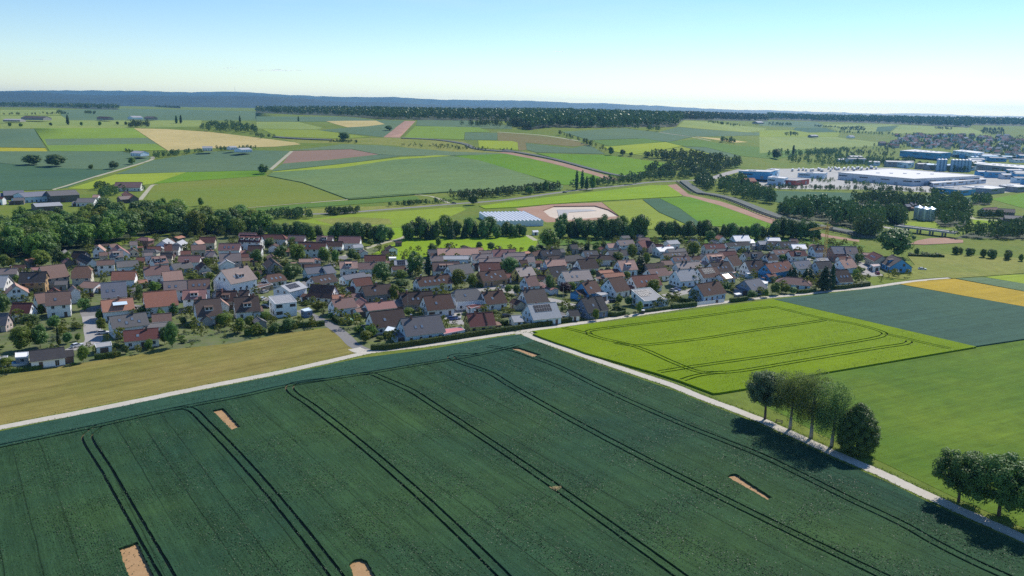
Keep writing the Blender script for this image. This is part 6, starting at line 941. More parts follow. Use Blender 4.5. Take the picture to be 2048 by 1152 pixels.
TRAMS2=[[(20.4, 315.19), (21.94, 313.77), (24.14, 311.76), (26.48, 309.55), (28.46, 307.53), (29.81, 305.83), (30.86, 304.22), (31.99, 302.58), (33.57, 300.75), (35.87, 298.67), (38.61, 296.43), (41.36, 294.15), (43.7, 291.91), (45.5, 289.8), (46.99, 287.75), (48.33, 285.63), (49.69, 283.35), (51.01, 280.87), (52.25, 278.25), (53.52, 275.57), (54.91, 272.9), (56.53, 269.99), (58.28, 266.92), (60.01, 264.16), (61.59, 262.17), (62.86, 261.13), (63.98, 260.74), (65.19, 260.73), (66.76, 260.85), (68.54, 260.91), (70.47, 261.08), (72.95, 261.66), (76.42, 262.96), (81.17, 265.19), (86.99, 268.21), (93.59, 271.72), (100.61, 275.4), (108.63, 279.54), (117.71, 284.23), (126.64, 288.83), (134.05, 292.6), (139.32, 295.15), (143.12, 296.85), (145.92, 298.11), (148.22, 299.36), (149.95, 300.72), (150.88, 301.94), (151.36, 302.95), (151.74, 303.67)], [(30.27, 306.2), (30.06, 306.83), (29.73, 307.74), (29.56, 308.78), (29.81, 309.8), (30.32, 310.61), (31.02, 311.35), (32.38, 312.32), (34.88, 313.83), (39.01, 316.14), (44.46, 319.06), (50.5, 322.23), (56.39, 325.29), (61.97, 328.09), (67.62, 330.85), (73.37, 333.68), (79.25, 336.7), (85.6, 340.19), (92.33, 344.03), (98.77, 347.73), (104.19, 350.75), (108.34, 352.88), (111.55, 354.38), (113.95, 355.42), (115.69, 356.19)], [(38.55, 294.92), (39.3, 294.28), (40.37, 293.36), (41.63, 292.46), (42.96, 291.87), (44.05, 291.52), (45.04, 291.3), (46.57, 291.45), (49.27, 292.24), (53.66, 293.85), (59.35, 296.15), (65.58, 298.84), (71.57, 301.65), (77.13, 304.61), (82.71, 307.88), (88.36, 311.25), (94.11, 314.53), (100.22, 317.76), (106.59, 321.01), (112.7, 324.11), (117.98, 326.85), (122.33, 329.23), (125.96, 331.31), (128.84, 333.0), (130.91, 334.21)], [(49.0, 260.45), (50.99, 261.51), (53.87, 263.04), (57.19, 264.78), (60.48, 266.45), (63.58, 267.96), (66.77, 269.46), (70.16, 271.04), (73.86, 272.79), (77.92, 274.69), (82.27, 276.73), (86.96, 278.96), (92.0, 281.45), (97.64, 284.35), (103.83, 287.6), (110.16, 290.96), (116.21, 294.17), (122.08, 297.24), (127.91, 300.28), (133.27, 303.13), (137.68, 305.61), (140.85, 307.56), (143.04, 309.08), (144.56, 310.41), (145.76, 311.81), (146.68, 313.23), (147.13, 314.56), (147.16, 316.01), (146.79, 317.8), (145.94, 320.16), (144.61, 322.93), (142.93, 325.78), (141.07, 328.33), (139.08, 330.17), (136.87, 331.56), (134.38, 333.23), (131.54, 335.92), (127.83, 340.6), (123.35, 346.75), (119.05, 352.84), (115.98, 357.16)], [(55.19, 252.56), (56.35, 253.57), (58.01, 255.03), (59.97, 256.62), (62.0, 257.99), (64.32, 259.11), (66.95, 260.14), (69.39, 261.0), (71.08, 261.61)], [(146.42, 313.32), (147.18, 312.68), (148.27, 311.79), (149.53, 310.64), (150.85, 309.24), (152.21, 307.47), (153.67, 305.39), (155.17, 303.23), (156.65, 301.21), (158.26, 299.23), (159.96, 297.21), (161.48, 295.46), (162.52, 294.24)]]
PLOTS=[[(-75.3, 145.0), (-72.8, 147.6), (-63.5, 134.2), (-67.2, 132.9)], [(-83.8, 219.3), (-81.3, 221.1), (-72.1, 207.6), (-73.7, 205.4)], [(-29.9, 140.8), (-28.9, 142.4), (-28.0, 142.8), (-26.9, 142.1), (-23.5, 135.4), (-27.2, 134.0)], [(0.0, 286.1), (2.9, 286.7), (10.6, 278.2), (7.5, 275.5)], [(51.7, 181.5), (53.1, 183.1), (54.2, 183.4), (59.2, 171.2), (57.8, 170.0)]]
WOODS=[
('far_woodland', 420, 17, 0, [(-2132, 3489), (-1995, 3554), (-1670, 3159), (-1541, 3110), (-1513, 3225), (-2037, 4284), (-2353, 4600), (-2580, 4600), (-2807, 4600)]),
('far_woodland', 1900, 18, 0, [(-814, 2651), (-619, 2401), (-527, 2297), (-437, 2170), (-297, 1873), (-234, 1833), (-174, 1804), (-116, 1777), (-60, 1759), (-5, 1756), (-9, 2764), (-199, 4600), (-351, 4600), (-502, 4600), (-654, 4600), (-780, 4600), (-906, 4600), (-1020, 4542), (-1049, 4161), (-1111, 3974), (-1176, 3829)]),
('far_woodland', 1900, 19, 0, [(-5, 1673), (27, 1506), (62, 1572), (120, 1575), (211, 1640), (287, 1670), (323, 1685), (375, 1904), (426, 2118), (664, 3420), (741, 4600), (615, 4600), (489, 4600), (362, 4600), (236, 4600), (95, 3981), (-12, 3637)]),
('far_woodland', 900, 19, 0, [(408, 2073), (551, 2423), (767, 2906), (938, 3124), (1379, 4600), (1211, 4600), (1043, 4600), (892, 4600), (740, 4600), (809, 4554)]),
('far_woodland', 1500, 24, 0, [(1053, 3505), (1185, 3555), (1301, 3552), (1413, 3562), (1510, 3537), (1598, 3494), (1646, 3400), (1694, 3313), (1740, 3231), (1864, 3432), (1959, 3415), (2086, 3450), (2183, 3462), (2893, 4600), (2766, 4600), (2640, 4600), (2514, 4600), (2388, 4600), (2261, 4600), (2135, 4600), (1984, 4600), (1832, 4600), (1681, 4600), (1530, 4600), (1378, 4600)]),
('hedge_trees', 60, 11, 1, [(-108, 1596), (-63, 1575), (-4, 1550), (-5, 1638), (-62, 1689), (-86, 1619)]),
('hedge_trees', 90, 13, 1, [(-5, 1595), (10, 1550), (27, 1498), (30, 1537), (11, 1632), (-5, 1725)]),
('hedge_trees', 26, 8, 1, [(72, 1443), (78, 1433), (108, 1349), (136, 1239), (132, 1235), (102, 1340)]),
('hedge_trees', 60, 12, 1, [(120, 1611), (196, 1653), (271, 1575), (267, 1550), (208, 1616), (162, 1591), (117, 1570)]),
('hedgerow', 240, 12, 1, [(175, 1191), (217, 1203), (263, 1202), (288, 1236), (287, 1203), (312, 1216), (323, 1193), (310, 1145), (282, 1092), (238, 1028), (221, 1036), (172, 1042), (168, 1066), (228, 1108), (225, 1143)]),
('hedgerow', 110, 10, 1, [(57, 882), (76, 902), (114, 934), (134, 947), (174, 994), (215, 1009), (223, 1037), (170, 1030), (142, 1003), (118, 974), (92, 937)]),
('hedgerow', 120, 9, 1, [(-59, 766), (-33, 779), (-1, 812), (23, 844), (49, 877), (49, 897), (22, 869), (-1, 842), (-31, 805), (-59, 778)]),
('hedgerow', 50, 5, 1, [(-111, 707), (-91, 720), (-56, 741), (-59, 750), (-104, 724)]),
('hedgerow', 60, 6, 1, [(-148, 646), (-124, 662), (-125, 671), (-150, 657)]),
('hedgerow', 60, 7, 1, [(-187, 616), (-151, 625), (-156, 645), (-191, 632)]),
('hedgerow', 40, 5, 1, [(-293, 1327), (-245, 1320), (-244, 1339), (-295, 1347)]),
('hedgerow', 90, 4, 1, [(-175, 1291), (-135, 1275), (-96, 1258), (-49, 1248), (-3, 1237), (-3, 1251), (-39, 1270), (-77, 1289), (-125, 1304), (-175, 1317)]),
('hedgerow', 16, 7, 1, [(-449, 1453), (-397, 1391), (-413, 1382), (-431, 1394)]),
('copse', 40, 12, 1, [(-748, 1625), (-696, 1614), (-751, 1722), (-789, 1732)]),
('copse', 90, 12, 1, [(-602, 1593), (-551, 1523), (-454, 1471), (-473, 1535), (-569, 1674), (-621, 1688)]),
('copse', 60, 7, 1, [(-489, 1119), (-465, 1161), (-446, 1207), (-452, 1224), (-484, 1209), (-507, 1165)]),
('copse', 16, 5, 1, [(-562, 1201), (-535, 1170), (-547, 1203), (-568, 1218)]),
('copse', 34, 6, 1, [(-447, 1244), (-428, 1223), (-384, 1241), (-389, 1258), (-414, 1243)]),
('copse', 34, 8, 1, [(-407, 804), (-387, 794), (-358, 798), (-365, 818), (-398, 826), (-423, 836)]),
('copse', 26, 8, 1, [(-371, 740), (-365, 765), (-384, 787), (-382, 762)]),
('copse', 22, 9, 0, [(-1219, 2385), (-1207, 2425), (-1273, 2557), (-1283, 2511)]),
('copse', 40, 7, 1, [(-1277, 2340), (-1191, 2250), (-1253, 2360), (-1466, 2706)]),
('copse', 30, 7, 1, [(-1284, 2099), (-1262, 2130), (-1233, 2226), (-1248, 2308), (-1281, 2361), (-1323, 2234), (-1345, 2198)]),
('far_woodland', 120, 10, 0, [(-2126, 4600), (-1975, 4600), (-1620, 4085), (-1831, 4600), (-2049, 4600), (-2140, 4600)]),
('woodland', 120, 15, 2, [(234, 719), (226, 672), (245, 657), (254, 627), (265, 592), (288, 638), (306, 682), (293, 703), (282, 716), (280, 746), (249, 726)]),
('woodland', 60, 14, 2, [(242, 577), (255, 572), (265, 592), (255, 605)]),
('woodland', 80, 12, 2, [(321, 784), (341, 781), (358, 756), (373, 748), (396, 795), (375, 816), (366, 840), (334, 810)]),
('woodland', 60, 13, 2, [(299, 656), (301, 632), (321, 675), (315, 692)]),
('woodland', 80, 14, 2, [(346, 678), (332, 636), (354, 642), (384, 692), (422, 765), (432, 812), (410, 821), (375, 738)]),
('woodland', 40, 9, 2, [(446, 802), (465, 805), (487, 845), (473, 850)]),
('woodland', 90, 11, 2, [(311, 578), (334, 580), (360, 577), (377, 578), (409, 630), (375, 626), (338, 607)]),
('woodland', 26, 7, 2, [(392, 702), (417, 691), (426, 706), (398, 707)]),
('woodland', 30, 8, 2, [(227, 704), (232, 690), (241, 720), (235, 729)]),
('hedgerow', 70, 12, 2, [(206, 934), (214, 895), (226, 937), (235, 1016), (222, 1001)]),
('hedgerow', 120, 13, 2, [(224, 910), (218, 856), (226, 806), (242, 785), (246, 774), (255, 811), (256, 903), (278, 991), (246, 988)]),
('hedgerow', 170, 6, 1, [(274, 918), (304, 924), (335, 929), (365, 934), (399, 922), (425, 917), (451, 912), (476, 907), (502, 903), (510, 919), (485, 928), (459, 936), (433, 945), (402, 948), (372, 951), (341, 947), (310, 942), (279, 936)]),
('hedgerow', 50, 6, 1, [(365, 1024), (397, 1028), (421, 977), (434, 962), (445, 990), (425, 1044), (390, 1080)]),
('town_trees', 1100, 8, 1, [(754, 1904), (850, 1982), (1060, 2308), (1152, 2557), (1301, 2691), (1397, 2717), (1475, 2707), (1544, 2682), (1609, 2653), (1640, 2593), (957, 1503), (945, 1567), (932, 1636), (991, 1892), (925, 1880), (868, 1885), (746, 1644), (691, 1625), (634, 1596)]),
('town_trees', 200, 9, 1, [(415, 1294), (475, 1339), (525, 1352), (579, 1365), (634, 1381), (702, 1547), (669, 1572), (634, 1596), (670, 1772), (504, 1458), (456, 1388)]),
('town_trees', 90, 10, 1, [(409, 1344), (445, 1390), (504, 1458), (607, 1630), (725, 1813), (754, 1904), (675, 1809), (502, 1490), (429, 1414)]),
('town_trees', 110, 8, 1, [(1058, 2732), (1149, 2756), (1289, 3107), (1153, 2967)]),
('town_trees', 90, 7, 1, [(661, 1174), (742, 1210), (761, 1190), (844, 1322), (779, 1287), (719, 1256)]),
('town_trees', 120, 9, 1, [(1537, 2773), (1580, 2713), (1835, 3165), (1725, 3108)]),
('town_trees', 40, 7, 1, [(679, 2123), (752, 2228), (808, 2396), (725, 2260)]),
('town_trees', 40, 7, 1, [(1506, 3017), (1518, 3002), (1545, 2967), (1618, 3109), (1563, 3132)]),
('town', 150, 0, 9, [(850, 1982), (1060, 2308), (1151, 2526), (1284, 2656), (1382, 2687), (1461, 2681), (1530, 2657), (1592, 2625), (1620, 2567), (1012, 1595), (987, 1640), (961, 1688), (991, 1892), (938, 1906), (888, 1929)]),
('trailers', 34, 0, 8, [(385, 1165), (435, 1213), (483, 1249), (540, 1287), (595, 1318), (562, 1333), (518, 1316), (466, 1273), (409, 1208)]),
('wood_undergrowth', 260, 7, 2, [(-341, 522), (-318, 538), (-319, 571), (-284, 599), (-253, 606), (-222, 577), (-181, 565), (-162, 558), (-174, 540), (-197, 531), (-230, 541), (-248, 516), (-247, 481), (-249, 457), (-288, 438)]),
('halls', 38, 0, 7, [(708, 1473), (666, 1328), (729, 1346), (850, 1544), (908, 1732), (971, 1726), (995, 1631), (1002, 1578), (955, 1503), (921, 1507), (880, 1543), (837, 1510), (727, 1286), (802, 1310), (819, 1286), (671, 1049), (641, 1085), (665, 1175), (655, 1216), (643, 1260), (630, 1305), (616, 1354), (593, 1392), (569, 1431), (597, 1503), (638, 1500), (680, 1499)]),
('hedgerow', 50, 8, 1, [(829, 2754), (940, 2858), (979, 2984), (878, 2922)]),
('hedgerow', 40, 7, 1, [(1031, 2902), (1112, 2875), (1150, 2973), (1061, 2987)]),
('hedgerow', 60, 7, 1, [(1014, 2663), (1084, 2607), (1146, 2544), (1184, 2630), (1114, 2671), (1043, 2716)]),
('hedgerow', 50, 7, 1, [(437, 1919), (613, 2235), (639, 2333), (508, 2199)]),
('hedgerow', 24, 9, 1, [(354, 1443), (386, 1461), (395, 1509), (365, 1479)]),
('hedgerow', 160, 9, 1, [(569, 1431), (602, 1405), (634, 1381), (708, 1473), (760, 1588), (666, 1456), (637, 1490), (605, 1524)]),
('town_trees', 140, 9, 1, [(666, 1388), (651, 1297), (684, 1263), (751, 1354), (793, 1434), (709, 1309), (683, 1362)]),
('town_trees', 300, 9, 1, [(1052, 2306), (1200, 2569), (1411, 2731), (1394, 2489), (1484, 2473), (1391, 2200), (1107, 1747), (1066, 1822), (1065, 1990), (969, 1997)]),
]
BELTS=[
('belt_left', 15, 9.5, [(-170.23, 528.44), (-166.95, 528.51), (-162.29, 528.63), (-156.73, 528.65), (-150.78, 528.41), (-143.65, 527.75), (-135.39, 526.78), (-127.77, 525.82), (-122.51, 525.16)]),
('belt_left', 14, 10, [(-118.68, 529.72), (-115.12, 529.39), (-110.03, 528.93), (-104.3, 528.35), (-98.82, 527.65), (-93.21, 526.69), (-87.23, 525.52), (-81.88, 524.41), (-78.17, 523.65)]),
('belt_middle', 13, 14, [(-69.99, 534.87), (-64.94, 536.16), (-57.64, 538.03), (-49.44, 540.14), (-41.71, 542.14), (-34.05, 544.14), (-25.97, 546.26), (-18.75, 548.16), (-13.68, 549.5)]),
('belt_middle', 8, 8.5, [(-13.68, 549.5), (-10.78, 550.26), (-6.56, 551.37), (-2.11, 552.5), (1.46, 553.34), (3.91, 553.76), (5.8, 553.95), (7.22, 554.01), (8.24, 554.07)]),
('belt_right', 17, 14, [(29.16, 551.89), (32.98, 551.85), (38.4, 551.77), (44.94, 551.82), (52.15, 552.14), (61.13, 552.95), (71.74, 554.09), (81.67, 555.24), (88.57, 556.02)]),
('belt_far_right', 16, 11, [(98.33, 561.53), (102.45, 561.16), (108.35, 560.64), (114.97, 560.06), (121.28, 559.51), (126.76, 558.88), (132.05, 558.16), (137.83, 557.64), (144.76, 557.58), (154.25, 558.27), (165.56, 559.51), (176.2, 560.8), (183.58, 561.69)]),
('belt_crane', 6, 12, [(187.18, 566.53), (189.05, 565.93), (191.72, 565.05), (194.78, 564.09), (197.83, 563.19), (201.16, 562.33), (204.84, 561.44), (208.18, 560.66), (210.5, 560.12)]),
('belt_fields', 10, 5, [(275.76, 510.81), (278.81, 508.51), (283.15, 505.23), (287.89, 501.61), (292.18, 498.21), (296.21, 494.84), (300.28, 491.31), (303.82, 488.2), (306.26, 486.05)]),
]
HEDGES=[(2.0, 1.6, 'long dark clipped hedge along the farm track, left of the yellow-gabled house', [(-49.8, 282.2), (-44.1, 283.1), (-31.5, 290.9), (-18.3, 299.7)]), (1.9, 1.5, 'dark clipped hedge along the farm track right of the yellow-gabled house', [(-18.0, 300.1), (-6.3, 307.6), (3.4, 313.3)]), (1.9, 1.3, 'low dark hedge in front of the house with solar roof', [(3.8, 313.7), (15.5, 321.0), (26.5, 328.9)]), (1.8, 1.6, 'short clipped hedge block right of the charcoal-roofed front house', [(39.7, 337.6), (43.6, 336.8), (47.9, 340.4)]), (1.6, 1.3, 'dark garden hedge behind the clipped hedge block', [(43.8, 348.3), (46.7, 348.5), (48.5, 345.1)]), (2.0, 1.8, 'sunlit clipped hedge running back between the white cube house and blue gable house', [(72.0, 373.0), (76.5, 366.7), (82.3, 363.3)]), (2.0, 1.8, 'sunlit clipped hedge beside the white fence along the field', [(70.3, 352.5), (75.6, 354.7), (82.1, 358.2)]), (1.9, 1.6, 'dark hedge between the white fence and the slate-blue house', [(99.8, 367.1), (103.8, 368.7), (108.5, 371.6)]), (1.8, 1.5, 'dark hedge below the hipped bungalow at the field edge', [(137.4, 388.0), (141.5, 389.1), (147.7, 393.1)]), (2.0, 1.6, 'dark hedge right of the tall black conifers at the field edge', [(158.9, 398.4), (164.8, 400.4), (169.1, 403.0)]), (2.0, 1.8, 'dark hedge ending at the small lawn on the right', [(169.7, 403.8), (174.3, 405.7), (180.8, 409.3)]), (1.3, 1.2, 'thin grey-green hedge in front of the white modern house', [(57.1, 344.8), (61.8, 347.3), (69.2, 351.7)]), (1.8, 2.0, 'bright curving hedge around the corner garden with green dome', [(-72.0, 324.0), (-68.4, 317.9), (-65.4, 316.1), (-63.3, 316.2)]), (1.2, 1.2, 'low dark hedge along the mown meadow below the bungalow', [(-162.9, 249.6), (-157.2, 251.8), (-152.6, 255.5), (-147.5, 261.0)]), (1.8, 1.6, 'dark hedge beside the mown meadow below the flat garage', [(-140.1, 266.1), (-136.8, 267.8), (-133.6, 270.2)]), (2.2, 2.2, 'dark hedge of shrubs along the mown meadow below the white cube house', [(-100.1, 298.8), (-96.1, 300.0), (-93.0, 301.1)]), (2.0, 1.4, 'dark hedge wall along the mown meadow beside the exit lane', [(-92.3, 303.0), (-87.0, 306.1), (-82.0, 311.3), (-73.9, 314.7)]), (1.8, 2.2, 'green garden hedge right of the maroon-roofed house', [(-5.7, 321.1), (-3.8, 319.7), (-2.0, 321.4)]), (1.4, 1.2, 'low hedge in front of the ochre house', [(-15.7, 389.0), (-12.0, 392.2), (-8.6, 394.0)]), (1.5, 1.5, 'hedge row at the upper edge of the rough meadow', [(243.0, 499.7), (251.9, 498.3), (263.3, 497.1)])]
CARS=[(-153.4, 280.1, 0.0, 60, 'white', 'white car parked on the lane beside the lawn at left'), (-152.6, 297.3, 0.0, 20, 'white', 'white van-like car parked below the bushes on the grey lane'), (-105.0, 341.9, 0.0, -15, 'dark', 'dark car parked left of the white cube house'), (-113.8, 370.5, 0.0, 70, 'silver', 'silver car in front of the brown carport'), (-110.4, 356.2, 0.0, 80, 'white', 'white car on the drive above the white cube house'), (-176.9, 372.8, 0.0, 30, 'white', 'white car in the yard behind the blue-grey roof'), (-24.2, 326.7, 0.0, 5, 'blue', 'blue car on the forecourt left of the yellow-gabled house'), (-22.8, 327.9, 0.0, 5, 'silver', 'silver car next to the blue car on the forecourt'), (-2.4, 333.0, 0.0, 40, 'dark', 'dark car on the drive left of the solar roof house'), (-4.6, 389.4, 0.0, 10, 'silver', 'pale car parked on the street below the ochre house'), (79.7, 389.9, 0.0, -50, 'blue', 'blue car on the drive behind the clipped hedges'), (77.5, 386.9, 0.0, -50, 'silver', 'silver car beside the blue car behind the clipped hedges'), (198.3, 440.1, 0.0, 80, 'red', 'red car parked on the forecourt at the last house'), (200.0, 452.3, 0.0, 10, 'silver', 'silver car beside the pink flat garage at right'), (46.0, 362.6, 0.0, 10, 'dark', 'dark car on the forecourt behind the charcoal-roofed house'), (-53.6, 742.1, 0.0, 5, 'dark', 'dark car on the country road near the lone tree'), (52.7, 854.6, 0.2, 8, 'dark', 'dark car on the country road below the poplars'), (229.8, 454.8, 0.0, -10, 'white', 'white trailer-like car beside the blue gabled house')]
POINTS={'maple': (72.34, 220.88, 0.0), 'birch_a': (77.06, 213.62, 0.0), 'birch_b': (80.67, 207.44, 0.0), 'birch_c': (84.08, 201.91, 0.0), 'chestnut': (89.01, 198.27, 0.0), 'lime_a': (101.37, 171.7, 0.0), 'lime_b': (106.62, 165.12, 0.0), 'lime_c': (111.43, 159.18, 0.0), 'bench': (75.4, 217.97, 0.0), 'crane': (184.03, 479.91, 0.0), 'flagpole': (-42.76, 330.25, 0.0), 'lamp_a': (23.25, 364.78, 0.0), 'lamp_b': (26.46, 365.01, 0.0), 'straw': (10.78, 173.89, 0.0), 'silo1': (653.25, 1284.01, 0.56), 'pool': (-161.94, 259.5, 0.0), 'greenhouse_l': (-24.55, 640.94, 0.0), 'mast': (-4894.65, 15000, 58.46), 'hut': (15.2, 561.6, 0.0), 'shed_field': (-71.02, 506.69, 0.0), 'bridge_a': (291.77, 607.36, 0.0), 'bridge_b': (308.94, 586.99, 0.0), 'fence_a': (83.0, 359.53, 0.0), 'fence_b': (96.92, 366.87, 0.0), 'dome': (-65.52, 320.71, 0.0), 'awning': (-45.14, 300.86, 0.0), 'gh_a': (-27.0, 648.99, 0.0), 'gh_b': (9.48, 658.25, 0.0), 'gh_c': (20.34, 606.46, 0.0), 'bin': (55.85, 343.14, 0.0), 'silo_s1': (337.62, 686.19, 0.0), 'silo_s2': (338.55, 677.59, 0.0), 'silo_s3': (343.92, 678.25, 0.0)}
RIDGES=[(7000, [(-6358, -0.5), (-5099, 84.5), (-4262, 150.3), (-4014, 150.2), (-3643, 136.0), (-3229, 138.6), (-2608, 140.4), (-2110, 152.4), (-1780, 137.5), (-1367, 107.8), (-1118, 119.9), (-704, 98.2), (-124, 95.4), (290, 93.9), (912, 83.6), (1535, 73.3), (2779, 73.0), (4222, 71.8), (6513, 68.0)]), (10500, [(-10772, 10.0), (-7639, 144.9), (-6392, 188.9), (-5832, 203.9), (-5149, 214.8), (-4528, 218.7), (-4095, 207.5), (-3722, 225.5), (-3287, 232.5), (-3041, 206.2), (-2545, 190.0), (-1801, 183.7), (-1583, 199.3), (-1428, 195.7), (-1056, 171.5), (-435, 175.3), (123, 178.2), (558, 167.0), (931, 148.8), (1428, 150.6), (1615, 135.5), (1927, 110.1), (2922, 95.7), (4167, 85.3), (5099, 88.1), (6332, 77.4), (10387, 75.6)]), (12800, [(-14682, -142.6), (-7803, 115.7), (-228, 163.1), (529, 167.8), (1286, 179.9), (1892, 160.1), (2271, 151.4), (2803, 122.9), (3561, 112.8), (4699, 101.5), (5534, 85.2), (5836, 97.5), (6213, 110.9), (6595, 87.4), (7718, 83.2), (13419, 78.3)])]
MONOS=[('white modern cube house with pale metal shed roof beside the mown meadow', 'lightgrey', 'white', 5.8, 7.2, (-95.71, 324.64), (-88.24, 329.42), (-100.06, 332.62), [(0.18, 1.2, 2.6, 1.4), (0.18, 4.0, 2.6, 1.4), (0.8, 4.0, 2.4, 1.2)], 0), ('white modern house with sloping gravel roof and dark solar field at the bright barley', 'gravelroof', 'white', 3.4, 6.6, (58.2, 351.01), (67.35, 356.25), (53.13, 359.66), [(0.08, 0.9, 2.4, 1.2), (0.32, 0.9, 1.0, 1.0), (0.62, 1.0, 1.8, 1.2), (0.9, 0.6, 1.0, 2.0), (0.45, 2.4, 1.6, 0.7)], 1), ('pale box annex at the right end of the white modern house', 'gravelroof', 'white', 3.6, 3.7, (66.97, 353.41), (69.47, 355.07), (67.15, 357.15), [], 0)]
POLY_LEFT_WOOD=[(-344.0, 526.7), (-320.9, 542.6), (-323.6, 578.7), (-287.7, 607.4), (-257.1, 614.1), (-226.5, 587.7), (-184.0, 572.4), (-160.4, 563.0), (-171.5, 532.5), (-195.2, 525.8), (-228.0, 535.1), (-245.0, 508.3), (-244.1, 475.0), (-246.3, 451.6), (-282.9, 430.1)]
# ================================================================== THE GROUND: one patchwork, every field an object
def strip(pts, width, side=0.0):
    n=len(pts); L=[]; R=[]
    for i in range(n):
        a=pts[max(i-1,0)]; b=pts[min(i+1,n-1)]
        dx,dy=b[0]-a[0],b[1]-a[1]; l=math.hypot(dx,dy) or 1; nx,ny=-dy/l,dx/l
        x,y=pts[i]; L.append((x+nx*(side+width/2),y+ny*(side+width/2))); R.append((x+nx*(side-width/2),y+ny*(side-width/2)))
    return [[L[i],R[i],R[i+1],L[i+1]] for i in range(n-1)]
def fine(pts,step):
    o=[]
    for a,c in zip(pts,pts[1:]):
        n=max(1,int(math.dist(a,c)/step)); o+=[(a[0]+(c[0]-a[0])*k/n,a[1]+(c[1]-a[1])*k/n) for k in range(n)]
    return o+[pts[-1]]
def ragged(quads,amp):
    """shake the shared corners of a strip so that its edges are uneven"""
    mp={}
    def j(p):
        if p not in mp: mp[p]=(p[0]+random.uniform(-amp,amp),p[1]+random.uniform(-amp,amp))
        return mp[p]
    return [[j(p) for p in q] for q in quads]
def ragged_poly(P,step,amp):
    o=fine(list(P)+[P[0]],step)[:-1]; return [(x+random.uniform(-amp,amp),y+random.uniform(-amp,amp)) for x,y in o]
regions=[('meadow_ground','grass verges and meadows between the fields','grass',0.0)]
faces_in=[]      # (polygon, region)
for name,label,mat,off,pts in FIELDS:
    regions.append((name,label,mat,off)); faces_in.append((pts,len(regions)-1))
ORD=['first','second','third','fourth','fifth','sixth','seventh','eighth','ninth','tenth','eleventh','twelfth','thirteenth','fourteenth','fifteenth','sixteenth','seventeenth','eighteenth','nineteenth','twentieth']+['twenty-'+w for w in ('first','second','third','fourth','fifth','sixth','seventh','eighth','ninth')]+['thirtieth']+['thirty-'+w for w in ('first','second','third','fourth','fifth','sixth','seventh','eighth','ninth')]
for k,t in enumerate(TRAMS):
    regions.append(('wheel_tracks', ('pair of wheel tracks along the headland of the dark wheat' if k==0 else ORD[k-1]+' pair of wheel tracks from the left through the dark wheat'),'tracksoil',0.06))
    for s in (-1.1,1.1):
        for q in ragged(strip(fine(t,1.1),0.64,s),0.05): faces_in.append((q,len(regions)-1))
for k,t in enumerate(TRAMS2):
    regions.append(('wheel_tracks', 'pair of wheel tracks through the bright barley, '+ORD[k]+' pair counted from the front right corner','barleytrack',0.12))
    for s in (-1.0,1.0):
        for q in ragged(strip(fine(t,1.5),0.7,s),0.08): faces_in.append((q,len(regions)-1))
PL=['bare soil plot cut off by the bottom edge at left','bare soil plot near the headland at left','bare soil plot cut off by the bottom edge in the middle','narrow bare soil plot near the track junction','narrow bare soil plot near the tree-lined track']
for k,p in enumerate(PLOTS):
    regions.append(('bare_soil_plot',PL[k],'plotsoil',0.03)); faces_in.append((ragged_poly(p,0.55,0.14),len(regions)-1))
for name,label,mat,off,wid,pts in LINES:
    regions.append((name,label,mat,off))
    for q in (ragged(strip(fine(pts,2.2),wid),0.16) if name in('farm_track','track_junction') else strip(pts,wid)): faces_in.append((q,len(regions)-1))
ground('barleytrack',(0.075,0.11,0.012),(0.06,0.10,0.012),(0.10,0.12,0.02),0.5,2.5)
V=[]; EI=[]
for poly,r in faces_in:
    n0=len(V); k=len(poly); V+=[Vector((p[0],p[1])) for p in poly]; EI+=[(n0+i,n0+(i+1)%k) for i in range(k)]
ys=[-400,-100,40,120,200,280,360,440,520,600,700,780,830]+list(range(860,1800,28))+list(range(1800,3200,90))+[3300,3600,4000,4500,5100,5800,6700,7800,9600,11500,13900]
for y in ys:
    half=max(700,0.95*abs(y)+500); n=34 if y<800 else 58
    for k in range(n+1): V.append(Vector((half*(2*k/n-1)+random.uniform(-1,1), y+random.uniform(-1,1))))
for c in ((-13900,-420),(13900,-420),(13900,13950),(-13900,13950)): V.append(Vector(c))
vo,eo,fo,ov,oe,of=delaunay_2d_cdt(V,EI,[],0,1e-3)
_va=np.array([(v[0],v[1]) for v in vo]); _ce=_va[np.array([f[:3] for f in fo])].mean(1); regof=np.zeros(len(fo),int)
for poly,r in faces_in:
    p=np.array(poly); idx=np.where((_ce[:,0]>=p[:,0].min())&(_ce[:,0]<=p[:,0].max())&(_ce[:,1]>=p[:,1].min())&(_ce[:,1]<=p[:,1].max()))[0]
    if len(idx)==0: continue
    x=_ce[idx,0]; y=_ce[idx,1]; ins=np.zeros(len(idx),bool); q=np.roll(p,1,0)
    for (ax,ay),(bx,by) in zip(p,q):
        if ay==by: continue
        ins^=((ay>y)!=(by>y))&(x<(bx-ax)*(y-ay)/(by-ay)+ax)
    regof[idx[ins]]=r
regof=regof.tolist()
tz=[terrain(v[0],v[1]) for v in vo]
buckets={}
def bucket(r):
    if r not in buckets: buckets[r]=([],[],{})
    return buckets[r]
edges={}
for fi,f in enumerate(fo):
    r=regof[fi]; vs,fs,mp=bucket(r); off=regions[r][3]; t=[]
    a,b,c=[vo[i] for i in f[:3]]
    f=list(f)
    if (b[0]-a[0])*(c[1]-a[1])-(b[1]-a[1])*(c[0]-a[0])<0: f=f[::-1]
    for i in f:
        if i not in mp: mp[i]=len(vs); vs.append((vo[i][0],vo[i][1],tz[i]+off))
        t.append(mp[i])
    fs.append(tuple(t))
    for k in range(len(f)): edges.setdefault((min(f[k],f[(k+1)%len(f)]),max(f[k],f[(k+1)%len(f)])),[]).append((r,f[k],f[(k+1)%len(f)]))
